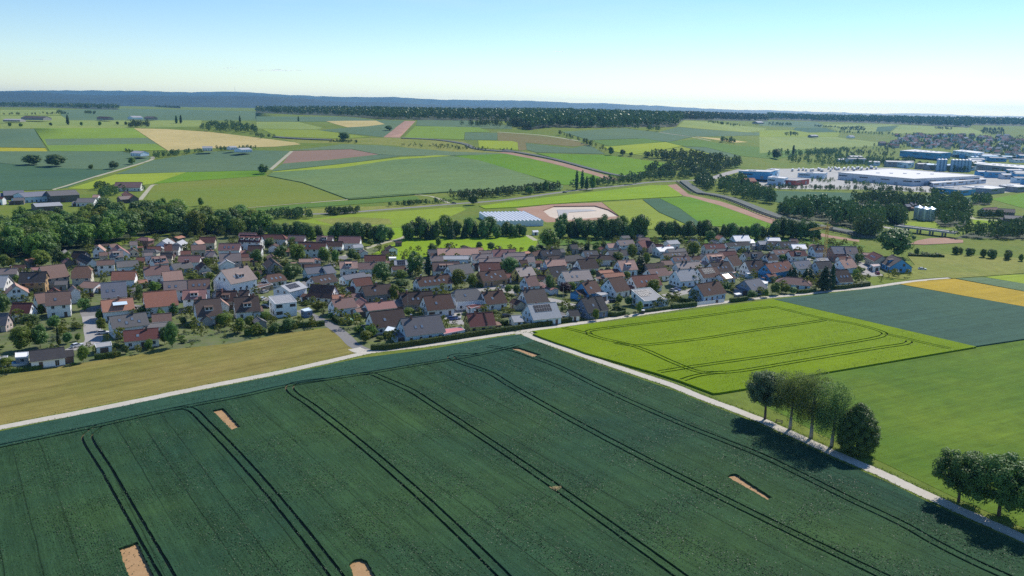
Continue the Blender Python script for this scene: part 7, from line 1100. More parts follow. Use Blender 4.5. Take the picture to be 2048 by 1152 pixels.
for e,l in edges.items():
    if len(l)==2 and l[0][0]!=l[1][0]:
        (r1,a,b),(r2,_,_)=l; o1,o2=regions[r1][3],regions[r2][3]
        if abs(o1-o2)<1e-6: continue
        if o1<o2: r1,a,b=l[1]; o1,o2=o2,o1
        vs,fs,mp=bucket(r1); n=len(vs)
        vs+=[(vo[a][0],vo[a][1],tz[a]+o2),(vo[b][0],vo[b][1],tz[b]+o2),(vo[b][0],vo[b][1],tz[b]+o1),(vo[a][0],vo[a][1],tz[a]+o1)]
        fs.append((n,n+1,n+2,n+3))
for r,(vs,fs,mp) in buckets.items():
    name,label,mat,off=regions[r]
    me=mesh(name,vs,fs,mat)
    me.polygons.foreach_set('use_smooth',[len(p)==3 for p in fs]); me.update()
    tag(obj(name,me),label,None,None,'structure')
# ================================================================== hills on the horizon
def hills(k,Y,row):
    xs=[p[0] for p in row]; zs=[p[1] for p in row]; step=Y/130.0
    n=int((xs[-1]-xs[0])/step); X=np.linspace(xs[0],xs[-1],n); Z=np.interp(X,xs,zs); Zs=np.convolve(np.pad(Z,3,mode='edge'),np.ones(7)/7,'valid')
    rows=[]; D=[(-1900,0.0),(-1500,0.16),(-1000,0.42),(-600,0.68),(-250,0.9),(0,1.0),(400,0.8),(900,0.3)]
    base=50.0; v=[]; f=[]
    for d,h in D:
        wig=60*np.sin(X/700+d)+rng.normal(0,12,n)
        z=base+np.maximum(Zs-base,6)*h*(1+0.0*X)+(rng.normal(0,Y/4500,n) if d==0 else rng.normal(0,Y/2500,n))
        if d in(-1000,-600): z=z+5*np.sin(X/400.0+k)
        v+=[(float(x),float(Y+d+(w if d else 0)),float(q)) for x,w,q in zip(X,wig,z)]
    for j in range(len(D)-1):
        for i in range(n-1): f.append((j*n+i,j*n+i+1,(j+1)*n+i+1,(j+1)*n+i))
    tag(obj('hills',mesh('hills',v,f,'leaf_hills',None,True)),['nearer wooded ridge on the horizon, highest at left','far wooded blue ridge behind it','farthest pale blue ridge on the horizon'][k],None,None,'structure')
for k,(Y,row) in enumerate(RIDGES): hills(k,Y,row)
HAZE_TOP=max(p[1] for Y,row in RIDGES for p in row)+12
# ================================================================== HOUSES
def shell(mb, verts, faces, t, m=0):
    n=len(mb.v); k=len(verts)
    mb.v+=[tuple(p) for p in verts]+[(p[0],p[1],p[2]-t) for p in verts]
    cnt={}
    for q in faces:
        mb.f.append(tuple(n+i for i in q)); mb.m.append(m); mb.f.append(tuple(n+k+i for i in reversed(q))); mb.m.append(m)
        for a,b in zip(q,q[1:]+q[:1]): cnt[(a,b)]=cnt.get((a,b),0)+1
    for (a,b) in cnt:
        if (b,a) not in cnt: mb.f.append((n+b,n+a,n+k+a,n+k+b)); mb.m.append(m)
def win_mesh(w,h,dark=False):
    b=MB(); b.box(-w/2,w/2,-0.04,0.035,0,h,0); g=0.09
    b.add([(-w/2+g,0.045,g),(-0.03,0.045,g),(-0.03,0.045,h-g),(-w/2+g,0.045,h-g)],[(3,2,1,0)],1)
    b.add([(0.03,0.045,g),(w/2-g,0.045,g),(w/2-g,0.045,h-g),(0.03,0.045,h-g)],[(3,2,1,0)],1)
    b.box(-w/2-0.08,w/2+0.08,-0.02,0.12,-0.07,-0.005,0)
    return b.build('window',['darkframe' if dark else 'frame','glass'])
WIN=win_mesh(1.25,1.35); WINT=win_mesh(1.3,2.1); WIND=win_mesh(1.25,1.35,True)
DOOR=MB().box(-0.55,0.55,-0.04,0.05,0,2.1,0).box(-0.62,0.62,-0.04,0.03,0,2.2,1).build('door',['doorwood','frame'])
GAR=MB().box(-1.3,1.3,-0.04,0.05,0,2.15,0).build('garage_door',['garagedoor'])
CHIM=MB().box(-0.32,0.32,-0.32,0.32,-1.2,1.15,0).box(-0.4,0.4,-0.4,0.4,1.15,1.27,1).build('chimney',['brickred','metal'])
CHIM2=MB().box(-0.3,0.3,-0.3,0.3,-1.2,1.0,0).box(-0.36,0.36,-0.36,0.36,1.0,1.08,0).build('chimney',['darkframe'])
SKYL=MB().box(-0.5,0.5,-0.68,0.68,-0.02,0.08,0).add([(-0.41,-0.58,0.09),(0.41,-0.58,0.09),(0.41,0.58,0.09),(-0.41,0.58,0.09)],[(0,1,2,3)],1).build('skylight',['darkframe','skyglass'])
RNAME={'brown':'brown tiled','darkbrown':'dark brown','oldbrown':'weathered brown','red':'bright red','orange':'orange','redbrown':'red-brown','maroon':'maroon','pink':'salmon','redpink':'dusty red','pinkbrown':'rosy brown','oldred':'faded red','rust':'rusty red','greypink':'greyish pink','pinkgrey':'pinkish grey','lightpink':'pale mottled','greybrown':'grey-brown','grey':'grey','darkgrey':'dark grey','slate':'slate-coloured','bluegrey':'blue-grey','lightgrey':'light grey','charcoal':'charcoal','white':'bright white'}
WNAME={'white':'white','cream':'cream','grey':'grey','greywall':'pale grey','ochre':'ochre','yellow':'yellow','pinkstone':'pinkish','paleblue':'pale blue','blue':'bright blue','blue2':'light blue','slateblue':'slate-blue','brick':'brick','woodgrey':'dark wooden','red2':'red'}
def zone(x,y):
    if y>1300: return 'far fields'
    if y>760: return 'country beyond'
    if y>560: return 'back village row'
    if y>430: return 'third village row'
    if y>345: return 'second village row'
    return 'front village row'
lab={}
for i,h in enumerate(HOUSES): lab.setdefault((WNAME[h[9]],RNAME[h[8]],zone(h[0],h[1])),[]).append(i)
HLAB={}
for (w,r,z),ids in lab.items():
    ids.sort(key=lambda i:HOUSES[i][11])
    for k,i in enumerate(ids):
        b='barn' if w in('dark wooden','dark') else 'house'
        pos='only one in the '+z if len(ids)==1 else ORD[k]+' from left in the '+z
        if w=='dark wooden': w='dark'
        HLAB[i]='%s %s with %s roof, %s'%(w,b,r,pos)
_hr=[(h[0],h[1],math.cos(math.radians(h[3])),math.sin(math.radians(h[3])),h[4]/2+.6,h[5]+.6) for h in HOUSES]
_st=[(p,l[4]) for l in LINES if l[0] in('village_street','farm_track','field_path') for p in l[5]]+[((l[5][i][0]+l[5][i+1][0])/2,(l[5][i][1]+l[5][i+1][1])/2) and (((l[5][i][0]+l[5][i+1][0])/2,(l[5][i][1]+l[5][i+1][1])/2),l[4]) for l in LINES if l[0] in('village_street','farm_track') for i in range(len(l[5])-1)]
def build_house(i,h):
    cx,cy,zg,ang,L,w,He,Hr,roof,wall,fl,px=h
    R=random.Random(i*17+3); far=cy>760
    hip='h' in fl; kh='k' in fl
    nm='barn' if wall=='woodgrey' else 'house'
    if i>=1000: nm='garden_shed'
    t=thing(nm,HLAB[i],nm.replace('garden_',''),(cx,cy,zg),math.radians(ang),('sheds between the village houses' if i>=1000 else 'houses of the village') if not far else 'buildings in the open country')
    wm='wall_'+wall; rm='roof_'+roof
    oe=min(0.5,w*0.14); og=0.0 if hip else 0.35
    Lw=L/2-og if not hip else L/2+w*0.75; ww=w-oe; sl=(Hr-He)/w; zt=Hr-sl*ww-0.16; zr=Hr-0.2
    b=MB()
    if hip:
        b.box(-Lw,Lw,-ww,ww,-0.4,zt)
    else:
        kz=0.0
        prof=[(-ww,-0.4),(ww,-0.4),(ww,zt),(0,zr),(-ww,zt)]
        if kh: hh=0.42*w; prof=[(-ww,-0.4),(ww,-0.4),(ww,zt),(hh*0.9,Hr-sl*hh-0.2),(-hh*0.9,Hr-sl*hh-0.2),(-ww,zt)]
        n=len(prof); v=[(x,p[0],p[1]) for x in (-Lw,Lw) for p in prof]
        b.add(v,[tuple(range(n-1,-1,-1)),tuple(range(n,2*n))]+[(k,(k+1)%n,n+(k+1)%n,n+k) for k in range(n)])
    # plinth band, slightly proud
    b.box(-Lw-0.03,Lw+0.03,-ww-0.03,ww+0.03,-0.4,0.35,1)
    obj('wall',b.build('wall',[wm,'wall_grey']),t)
    rb=MB(); X=L/2
    if hip:
        E=X+w*0.95; v=[(-E,w,He),(E,w,He),(E,-w,He),(-E,-w,He),(-X,0,Hr),(X,0,Hr)]
        shell(rb,v,[(0,4,5,1)[::-1],(2,5,4,3)[::-1],(1,5,2)[::-1],(3,4,0)[::-1]],0.2)
        for a in (0,3): rb.bar((v[a][0],v[a][1],v[a][2]+0.02),(v[4][0],v[4][1],v[4][2]+0.02),0.12)
        for a in (1,2): rb.bar((v[a][0],v[a][1],v[a][2]+0.02),(v[5][0],v[5][1],v[5][2]+0.02),0.12)
        rb.bar((-X,0,Hr+0.03),(X,0,Hr+0.03),0.13)
    elif kh:
        hh=0.42*w; zm=Hr-sl*hh; kx=hh*0.8
        v=[(-X,w,He),(X,w,He),(X,hh,zm),(X-kx,0,Hr),(-X+kx,0,Hr),(-X,hh,zm),(X,-hh,zm),(X,-w,He),(-X,-w,He),(-X,-hh,zm)]
        shell(rb,v,[(0,1,2,3,4,5)[::-1],(8,9,4,3,6,7)[::-1],(2,6,3),(9,5,4)],0.2)
        rb.bar((-X+kx,0,Hr+0.03),(X-kx,0,Hr+0.03),0.13)
    else:
        v=[(-X,w,He),(X,w,He),(X,0,Hr),(-X,0,Hr),(X,-w,He),(-X,-w,He)]
        shell(rb,v,[(3,2,1,0),(5,4,2,3)],0.2)
        rb.bar((-X,0,Hr+0.03),(X,0,Hr+0.03),0.13)
    # lower side wing, where no other house stands
    if not far and not hip and i<1000 and R.random()<0.55:
        sg=R.choice((1,-1)); la=R.uniform(2.6,4.6); wa=w*R.uniform(.5,.78); ha=min(2.5,He-.4); ya=R.uniform(-.3,.5)*(ww-wa)
        ca_,sa_=math.cos(math.radians(ang)),math.sin(math.radians(ang)); lx=sg*(Lw+la/2); gx,gy=cx+lx*ca_-ya*sa_,cy+lx*sa_+ya*ca_
        if not any(abs((gx-q[0])*q[2]+(gy-q[1])*q[3])<q[4]+la*.5 and abs(-(gx-q[0])*q[3]+(gy-q[1])*q[2])<q[5]+wa*.6 and (q[0]-cx)**2+(q[1]-cy)**2>.1 for q in _hr) and not any((gx-p_[0])**2+(gy-p_[1])**2<(w_/2+3.2)**2 for p_,w_ in _st):
            x0,x1=sorted((sg*(Lw-.1),sg*(Lw+la))); hr_=ha+wa*R.choice((.12,.3,.5)); ab=MB().box(x0,x1,ya-wa+.2,ya+wa-.2,-.3,ha)
            for xx in (x0,x1): ab.add([(xx,ya-wa+.2,ha),(xx,ya+wa-.2,ha),(xx,ya,hr_-.1)],[(0,1,2),(2,1,0)])
            an=obj('annex',ab.build('annex',[wm]),t); rr=MB(); e0,e1=(x0-.02,x1+.25) if sg>0 else (x0-.25,x1+.02)
            shell(rr,[(e0,ya+wa,ha-.05),(e1,ya+wa,ha-.05),(e1,ya,hr_),(e0,ya,hr_),(e1,ya-wa,ha-.05),(e0,ya-wa,ha-.05)],[(3,2,1,0),(5,4,2,3)],.14); obj('annex_roof',rr.build('annex_roof',[rm if R.random()<.6 else 'roof_'+R.choice(['brown','redbrown','grey','oldred'])]),an)
            obj('annex_door',GAR if wa>1.7 else DOOR,an,((x0+x1)/2,ya+wa-.2,.05))
    # gutter along the near eave
    if not far: rb.bar((-X,w+0.05,He-0.1),(X,w+0.05,He-0.1),0.08,1)
    ro=obj('roof',rb.build('roof',[rm,'metal']),t)
    ca=math.atan(sl)
    def num(c,d=0):
        k=fl.find(c); return int(fl[k+1]) if k>=0 and k+1<len(fl) and fl[k+1].isdigit() else d
    for k in range(num('c')):
        x=(R.uniform(-0.3,0.3) if k==0 else R.uniform(0.2,0.4)*(-1 if R.random()<.5 else 1))*L
        obj('chimney',CHIM if R.random()<0.45 else CHIM2,ro,(x,R.choice((0.3,0.5,-0.3)),Hr+0.05))
    ns=num('s')
    for k in range(ns):
        x=(k-(ns-1)/2)*min(2.4,L*0.7/max(ns,1))+R.uniform(-0.2,0.2)+ (L*0.12 if ns<3 else 0)
        y=w*(0.55 if ns!=4 else (0.4 if k%2 else 0.65)); z=Hr-sl*y
        o=obj('skylight',SKYL,ro,(x,y,z)); o.rotation_euler=(-ca,0,0)
    if 'P' in fl:
        pb=MB(); cols=max(3,int(L*0.62/1.08)); sw=w/math.cos(ca); rows=max(2,int(sw*0.55/1.72))
        for a in range(cols):
            for c in range(rows):
                x=-cols*0.54+a*1.08+L*0.04; s=0.10*sw+c*1.72
                pb.box(x,x+1.02,s,s+1.66,0.07,0.11,1); pb.add([(x+.03,s+.03,.115),(x+.99,s+.03,.115),(x+.99,s+1.63,.115),(x+.03,s+1.63,.115)],[(0,1,2,3)],0)
        o=obj('solar_array',pb.build('solar_array',['panel','panelrim']),ro,(0,0,Hr)); o.rotation_euler=(-ca,0,0)
    if 'B' in fl:
        o=obj('awning_roof',MB().box(-2.6,2.6,-1.4,1.4,0,0.08).build('awning_roof',['wall_paleblue']),ro,(-0.8,w*0.55,Hr-sl*w*0.35)); o.rotation_euler=(-0.25,0,0)
    if 'l' in fl:
        lb=MB()
        for k in range(9): y=w*(0.08+0.1*k); lb.box(L*-0.16-0.3,L*-0.16+0.3,y-0.1,y+0.1,Hr-sl*y+0.05,Hr-sl*y+0.3)
        obj('roof_ladder',lb.build('roof_ladder',['darkframe']),ro)
    nd=num('d')
    for k in range(nd):
        dw=min(1.5,L*0.8/max(nd,1)/2.6); x=(k-(nd-1)/2)*(dw*2+1.0); y0=w*0.70; z0=Hr-sl*y0; ht=1.55; zt2=z0+ht
        yb=max(0.1,(Hr-zt2-0.25)/sl if sl>0 else 0.1); db=MB()
        db.add([(x-dw,y0,z0-0.3),(x+dw,y0,z0-0.3),(x+dw,y0,zt2),(x-dw,y0,zt2),(x-dw,yb,zt2+0.2),(x+dw,yb,zt2+0.2)],[(3,2,1,0),(0,4,3),(1,2,5)],0)
        shell(db,[(x-dw-0.25,y0+0.35,zt2+0.02),(x+dw+0.25,y0+0.35,zt2+0.02),(x+dw+0.25,yb-0.2,zt2+0.34),(x-dw-0.25,yb-0.2,zt2+0.34)],[(3,2,1,0)],0.12,1)
        n=2 if dw>1.0 else 1
        for q in range(n):
            xx=x+(q-(n-1)/2)*dw; db.box(xx-dw/n*0.75,xx+dw/n*0.75,y0-0.02,y0+0.05,z0+0.35,zt2-0.2,2)
        obj('dormer',db.build('dormer',[wm if wall!='woodgrey' else 'wall_grey',rm,'glass']),ro)
    if far and cy>1300: return
    # windows: near facade
    if nm=='barn':
        obj('barn_door',MB().box(-2,2,-0.03,0.06,0,min(3.6,He-0.5)).build('barn_door',['garagedoor']),t,(L*0.1,ww,0)); return
    storeys=[0.95]+([3.75] if zt>5.0 else [])+([6.4] if zt>7.6 else [])
    n=max(1,int((2*Lw-1)/3.0)); door=R.randrange(n)
    W1=WIND if wall in('blue','ochre','yellow','blue2') and R.random()<.4 else WIN
    for s,z in enumerate(storeys):
        if z+1.4>zt: continue
        for k in range(n):
            x=-Lw+(k+0.5)*2*Lw/n+R.uniform(-0.3,0.3)
            if s==0 and k==door: obj('door',DOOR,t,(x,ww,0.1)); continue
            if s==0 and 'g' in fl and k==n-1: obj('garage_door',GAR,t,(x,ww,0.1)); continue
            if R.random()<0.12: continue
            if s==0 and R.random()<0.25 and z<1: obj('window',WINT,t,(x,ww,0.15))
            else: obj('window',W1,t,(x,ww,z))
    if hip or cy>640 or w<3: return
    zz=[0.95,He+0.55] + ([He+2.9] if Hr-He>4.6 else [])
    if zt>5.0: zz=[0.95,3.75,He+0.75]
    if zt>7.6: zz=[0.95,3.75,6.4,He+0.9]
    for sgn in (1,-1):
        for z in zz:
            half=ww if z+1.5<zt else (Hr-0.35-(z+1.35))/sl
            if half<0.8: continue
            xs=[0.0] if half<1.9 else ([-half*0.45,half*0.45] if half<4.2 or R.random()<.5 else [-half*0.6,0,half*0.6])
            for y in xs:
                if R.random()<0.1: continue
                obj('window',W1,t,(sgn*Lw,y,z),-math.pi/2*sgn)
for i,h in enumerate(HOUSES): build_house(i,h)
# sheds and garages in the gaps between the houses
_vg=[f[4] for f in FIELDS if f[0]=='village_ground'][0]; Ro=random.Random(77); OB=[]
for _ in range(5000):
    if len(OB)>=64: break
    x0,x1,y0,y1=-260,230,300,640; x=Ro.uniform(x0,x1); y=Ro.uniform(y0,y1); c_=False; j_=len(_vg)-1
    for i_ in range(len(_vg)):
        if (_vg[i_][1]>y)!=(_vg[j_][1]>y) and x<(_vg[j_][0]-_vg[i_][0])*(y-_vg[i_][1])/(_vg[j_][1]-_vg[i_][1])+_vg[i_][0]: c_=not c_
        j_=i_
    if not c_: continue
    L=Ro.uniform(5,9); w=Ro.uniform(2.3,3.4); R_=L/2+.5
    if any(abs((x-q[0])*q[2]+(y-q[1])*q[3])<q[4]+R_*.85 and abs(-(x-q[0])*q[3]+(y-q[1])*q[2])<q[5]+R_*.75 for q in _hr) or any((x-p_[0])**2+(y-p_[1])**2<(w_/2+R_+1)**2 for p_,w_ in _st): continue
    if min((x-q[0])**2+(y-q[1])**2 for q in _hr)>22**2: continue
    near=min(HOUSES,key=lambda q:(x-q[0])**2+(y-q[1])**2); ang=near[3]+Ro.choice((0,90)); He=Ro.uniform(2.3,3.0)
    OB.append((x,y,0.0,ang,L,w,round(He,1),He+w*Ro.choice((.3,.55,.75)),Ro.choice(['redbrown','oldred','brown','pinkbrown','grey','redpink','orange','darkbrown']),Ro.choice(['white','white','cream','grey','woodgrey']),'',0)); _hr.append((x,y,math.cos(math.radians(ang)),math.sin(math.radians(ang)),L/2+.6,w+.6))
ol={}
for k,h in enumerate(OB): ol.setdefault((WNAME[h[9]],RNAME[h[8]],zone(h[0],h[1])),[]).append(k)
for (w_,r_,z_),ids in ol.items():
    ids.sort(key=lambda k:OB[k][0]/OB[k][1])
    for q,k in enumerate(ids):
        h=OB[k]; HLAB[1000+k]='small %s shed with %s roof, %s in the %s'%('dark' if w_=='dark wooden' else w_,r_,'only one' if len(ids)==1 else ORD[q]+' from left',z_)
        build_house(1000+k,h)
def flat_house(name,label,H0,roof,wall,zg,pts):
    n=len(pts); cx=sum(p[0] for p in pts)/n; cy=sum(p[1] for p in pts)/n
    big=H0>4.5
    t=thing(name,label,name.replace('_',' '),(cx,cy,zg)); P=[(p[0]-cx,p[1]-cy) for p in pts]
    # walls slightly inside the roof edge
    I=[(x*0.985,y*0.985) for x,y in P]
    obj('wall',MB().prism(I,-0.4,H0-0.25).build('wall',['wall_'+wall]),t)
    rk='brownflat' if roof=='brown' else roof
    rb=MB().prism(P,H0-0.25,H0); a=sum(P[i][0]*P[(i+1)%n][1]-P[(i+1)%n][0]*P[i][1] for i in range(n))
    Q=P if a>0 else P[::-1]
    for i in range(n):
        p,q=Q[i],Q[(i+1)%n]; rb.bar((p[0]*.99,p[1]*.99,H0+0.05),(q[0]*.99,q[1]*.99,H0+0.05),0.12 if not big else 0.3,1)
    ro=obj('roof',rb.build('roof',['wall_'+rk,'frame']),t)
    # windows along the two camera-facing walls
    for i in range(n):
        p,q=Q[i],Q[(i+1)%n]; mx,my=(p[0]+q[0])/2,(p[1]+q[1])/2; ex,ey=q[0]-p[0],q[1]-p[1]; l=math.hypot(ex,ey); nx,ny=ey/l,-ex/l
        if nx*(-cx)+ny*(-cy)<=0 or l<2.5: continue
        rz=math.atan2(ny,nx)-math.pi/2
        if big:
            k=max(2,min(9,int(l/14)))
            for j in range(k):
                f=(j+0.5)/k; obj('loading_gate' if j%2 else 'window_band',GATE if j%2 else BAND,t,((p[0]+ex*f)*0.987+nx*0.12,(p[1]+ey*f)*0.987+ny*0.12,0.2 if j%2 else H0*0.55),rz,(l/k/4.6 if j%2==0 else 1,1,1))
        elif 'pavilion' not in name:
            obj('garage_door' if 'garage' in name or 'carport' in name else 'window',GAR if 'garage' in name or 'carport' in name else WIN,t,(mx*0.985+nx*0.03,my*0.985+ny*0.03,0.1 if 'garage' in name or 'carport' in name else 0.9),rz)
    if big:
        sx=max(abs(p[0]) for p in P)
        for j in range(5 if H0>9 else 2):
            f=(j-2)/5; obj('roof_vent',VENT,ro,(P[0][0]*(-f)+0,P[0][1]*(-f),H0))
GATE=MB().box(-1.8,1.8,-0.05,0.08,0,3.6).build('loading_gate',['wall_greymetal']); BAND=MB().box(-1.8,1.8,-0.05,0.08,0,1.3).build('window_band',['glass']); VENT=MB().box(-2,2,-1,1,0,0.9).build('roof_vent',['frame'])
for f in FLATS: flat_house(*f)
def mono(lab,roof,wall,h0,h1,A,B,Fp,wins,sol):
    a=Vector(A); b=Vector(B); f=Vector(Fp); ex=(b-a); L=ex.length; ex/=L; ny=Vector((ex.y,-ex.x))
    if ny.dot(-a)<0: ny=-ny
    D=max(3.5,abs((f-a).dot(ny))); c=(a+b)/2-ny*D/2
    lx=Vector((ny.y,-ny.x)); t=thing('modern_house' if L>6 and h1>4 else 'house_annex',lab,'house',(c.x,c.y,0),math.atan2(lx.y,lx.x))
    X=L/2; Y=D/2
    v=[(x,y,z) for x in (-X+.1,X-.1) for y,z in ((-Y+.1,-0.3),(Y-.1,-0.3),(Y-.1,h0-.2),(-Y+.1,h1-.2))]
    obj('wall',mesh('wall',v,[(3,2,1,0),(4,5,6,7),(0,1,5,4),(1,2,6,5),(2,3,7,6),(3,0,4,7)],'wall_'+wall),t)
    rb=MB(); R4=[(-X,Y,h0),(X,Y,h0),(X,-Y,h1),(-X,-Y,h1)]; shell(rb,R4,[(3,2,1,0)],0.18,0)
    for p,q in zip(R4,R4[1:]+R4[:1]): rb.bar((p[0],p[1],p[2]+.05),(q[0],q[1],q[2]+.05),0.14,1)
    if not sol and h1-h0>0.5:
        for k in range(1,int(L/0.7)): x=-X+k*0.7; rb.add([(x-.03,Y,h0+.06),(x+.03,Y,h0+.06),(x+.03,-Y,h1+.06),(x-.03,-Y,h1+.06)],[(3,2,1,0)],0)
    ro=obj('roof',rb.build('roof',['roof_'+roof if roof in ROOFS else 'wall_'+roof,'frame']),t)
    if sol:
        sl=math.atan2(h1-h0,D); S=math.hypot(D,h1-h0); pb=MB()
        for i in range(int(L*0.72/1.08)):
            for j in range(int(S*0.66/1.75)):
                x=X*0.92-(i+1)*1.08; s=-S*0.36+j*1.75
                if i>int(L*0.45/1.08) and j>int(S*0.3/1.75): continue
                pb.box(x,x+1.02,s,s+1.66,.05,.12,1); pb.add([(x+.03,s+.03,.125),(x+.99,s+.03,.125),(x+.99,s+1.63,.125),(x+.03,s+1.63,.125)],[(0,1,2,3)],0)
        o=obj('solar_array',pb.build('solar_array',['panel','panelrim']),ro,(0,0,(h0+h1)/2+.03)); o.rotation_euler=(-sl,0,0)
    for f_,z,w_,h_ in wins:
        m=MB().box(-w_/2,w_/2,-.03,.05,0,h_,0).add([(-w_/2+.07,.06,.07),(w_/2-.07,.06,.07),(w_/2-.07,.06,h_-.07),(-w_/2+.07,.06,h_-.07)],[(3,2,1,0)],1)
        obj('window',m.build('window',['darkframe','glass']),t,(X-f_*L,Y-.1,z))
    for sg in (1,-1):
        if h1>4:
            for y,z in ((-Y*.5,1.0),(-Y*.5,3.6),(Y*.2,1.0)): obj('window',WIND,t,(sg*(X-.1),y,z),-math.pi/2*sg)
for m in MONOS: mono(*m)
# ================================================================== TREES
def leaf_quads(P, Nn, size, seed, flat=0.6):
    """small leaf quads at points P facing roughly outward Nn -> verts, faces"""
    r=np.random.default_rng(seed); n=len(P)
    nn=Nn+r.normal(0,flat,(n,3)); nn/=np.linalg.norm(nn,axis=1)[:,None]+1e-9
    u=np.cross(nn,r.normal(0,1,(n,3))); u/=np.linalg.norm(u,axis=1)[:,None]+1e-9; w=np.cross(nn,u)
    s=(size*r.uniform(0.6,1.3,n))[:,None]; e=r.uniform(0.55,0.9,(n,1))
    Vv=np.stack([P-u*s,P-w*s*e*0.9,P+u*s,P+w*s*e],1).reshape(-1,3)
    Ff=np.arange(4*n).reshape(n,4)
    return Vv,Ff
def lobes_round(seed, n=18, flat=1.0, top=1.0, bot=0.05, wob=0.28):
    r=np.random.default_rng(seed); out=[]
    zc=(top+bot)/2; hz=(top-bot)/2
    for k in range(n):
        th=2.399963*k+r.uniform(-.4,.4); cz=1-2*(k+0.5)/n; rr=math.sqrt(max(0,1-cz*cz))
        q=r.uniform(.20,.37)
        out.append((rr*math.cos(th)*q,rr*math.sin(th)*q,zc+cz*hz*0.66*r.uniform(.85,1.08),r.uniform(0.09,0.225)))
    out.append((r.uniform(-.06,.06),r.uniform(-.06,.06),zc,0.26)); out.append((r.uniform(-.1,.1),r.uniform(-.1,.1),top-.16,.15)); return out
def crown_mesh(name, lobes, nleaf, size, mat, seed, aspect=1.0, droop=0.0, core=0.72, flat=0.4):
    """lobes in unit box (diameter 1 wide, height 1); aspect = height/width used to keep the leaves square"""
    r=np.random.default_rng(seed); tot=sum(l[3]**2 for l in lobes); Ps=[];Ns=[]
    for (x,y,z,q) in lobes:
        k=max(6,int(nleaf*q*q/tot)); d=r.normal(0,1,(k,3)); d/=np.linalg.norm(d,axis=1)[:,None]
        d[:,2]=np.where(d[:,2]<-0.55,-d[:,2],d[:,2])
        rad=q*(1-np.abs(r.normal(0,0.16,k)))+r.uniform(0,0.02,k)
        p=np.stack([x+d[:,0]*rad,y+d[:,1]*rad,z+d[:,2]*rad/max(aspect,0.5)*1.0],1)
        if droop: p[:,2]-=droop*r.uniform(0,1,k)*np.hypot(p[:,0],p[:,1])*2
        Ps.append(p);Ns.append(d+np.array([0,0,0.25]))
    P=np.concatenate(Ps);Nn=np.concatenate(Ns); P=P*np.array([1,1,aspect])
    V1,F1=leaf_quads(P,Nn,size,seed+1,flat); V1=V1/np.array([1,1,aspect])
    verts=[V1]; nv=len(V1); faces=[tuple(f) for f in F1.tolist()]
    if core>0:   # dark inner mass so the crown is not hollow
        ico=[(0,0,1)]+[(math.cos(k*1.2566)*.894,math.sin(k*1.2566)*.894,.447) for k in range(5)]+[(math.cos(k*1.2566+.628)*.894,math.sin(k*1.2566+.628)*.894,-.447) for k in range(5)]+[(0,0,-1)]
        icf=[(0,1+k,1+(k+1)%5) for k in range(5)]+[(1+k,6+k,1+(k+1)%5) for k in range(5)]+[(1+(k+1)%5,6+k,6+(k+1)%5) for k in range(5)]+[(6+k,11,6+(k+1)%5) for k in range(5)]
        for (x,y,z,q) in lobes:
            c=np.array([(x+a*q*core*r.uniform(.85,1.1),y+b*q*core*r.uniform(.85,1.1),z+c_*q*core/max(aspect,.5)) for a,b,c_ in ico])
            verts.append(c); faces+=[tuple(i+nv for i in f) for f in icf]; nv+=12
    return mesh(name,np.concatenate(verts).tolist(),faces,mat)
def lobes_conifer(seed,n=30):
    r=np.random.default_rng(seed); out=[]
    for k in range(n):
        f=(k+.5)/n; z=0.08+0.88*f; R=0.46*(1-f)**0.85+0.02; m=max(1,int(7*(1-f)+1))
        for j in range(m):
            th=2*math.pi*(j/m)+k*1.7+r.uniform(-.3,.3); q=max(0.03,R*0.42); out.append((math.cos(th)*(R-q*.6),math.sin(th)*(R-q*.6),z,q))
    return out
def lobes_column(seed,n=26,taper=0.6):
    r=np.random.default_rng(seed); out=[]
    for k in range(n):
        f=(k+.5)/n; z=0.04+0.92*f; R=0.5*min(1,(1-f)**taper*1.12)*min(1,0.6+f*2)
        th=2.4*k; q=max(.06,R*0.62); out.append((math.cos(th)*R*.38,math.sin(th)*R*.38,z,q))
    return out
def lobes_bush(seed):
    r=np.random.default_rng(seed); return [(r.uniform(-.28,.28),r.uniform(-.28,.28),r.uniform(.25,.62),r.uniform(.2,.34)) for k in range(8)]
CROWN={}
for v in range(4):
    base=lobes_round(40+v,16+2*v)
    for kind,mat,nl in (('r','leaf_r',1900),('d','leaf_d',1900),('y','leaf_y',1900),('p','leaf_p',1500)):
        CROWN[(kind,v)]=crown_mesh('crown',base,nl,0.030,mat,60+v)
    CROWN[('c',v)]=crown_mesh('crown',lobes_conifer(10+v,16),1900,0.05,'leaf_c',80+v,2.2,0.05)
    CROWN[('t',v)]=crown_mesh('crown',lobes_column(20+v,22,0.5),1700,0.07,'leaf_c',90+v,3.0)
    CROWN[('T',v)]=crown_mesh('crown',lobes_column(24+v,24,0.45),2200,0.05,'leaf_c',94+v,2.2)
    CROWN[('P',v)]=crown_mesh('crown',lobes_column(28+v,22,0.35),1200,0.11,'leaf_d',98+v,4.0)
    CROWN[('b',v)]=crown_mesh('foliage',lobes_bush(70+v),900,0.045,'leaf_b',99+v)
TRUNK=MB().bar((0,0,-0.3),(0,0,1),(0.5,0.28),0,7).bar((0,0,.62),(1.2,.2,1.5),(.2,.08),0,5).bar((0,0,.7),(-1.0,.5,1.6),(.2,.08),0,5).bar((0,0,.75),(.1,-1.1,1.5),(.2,.08),0,5).build('trunk',['bark'],True)
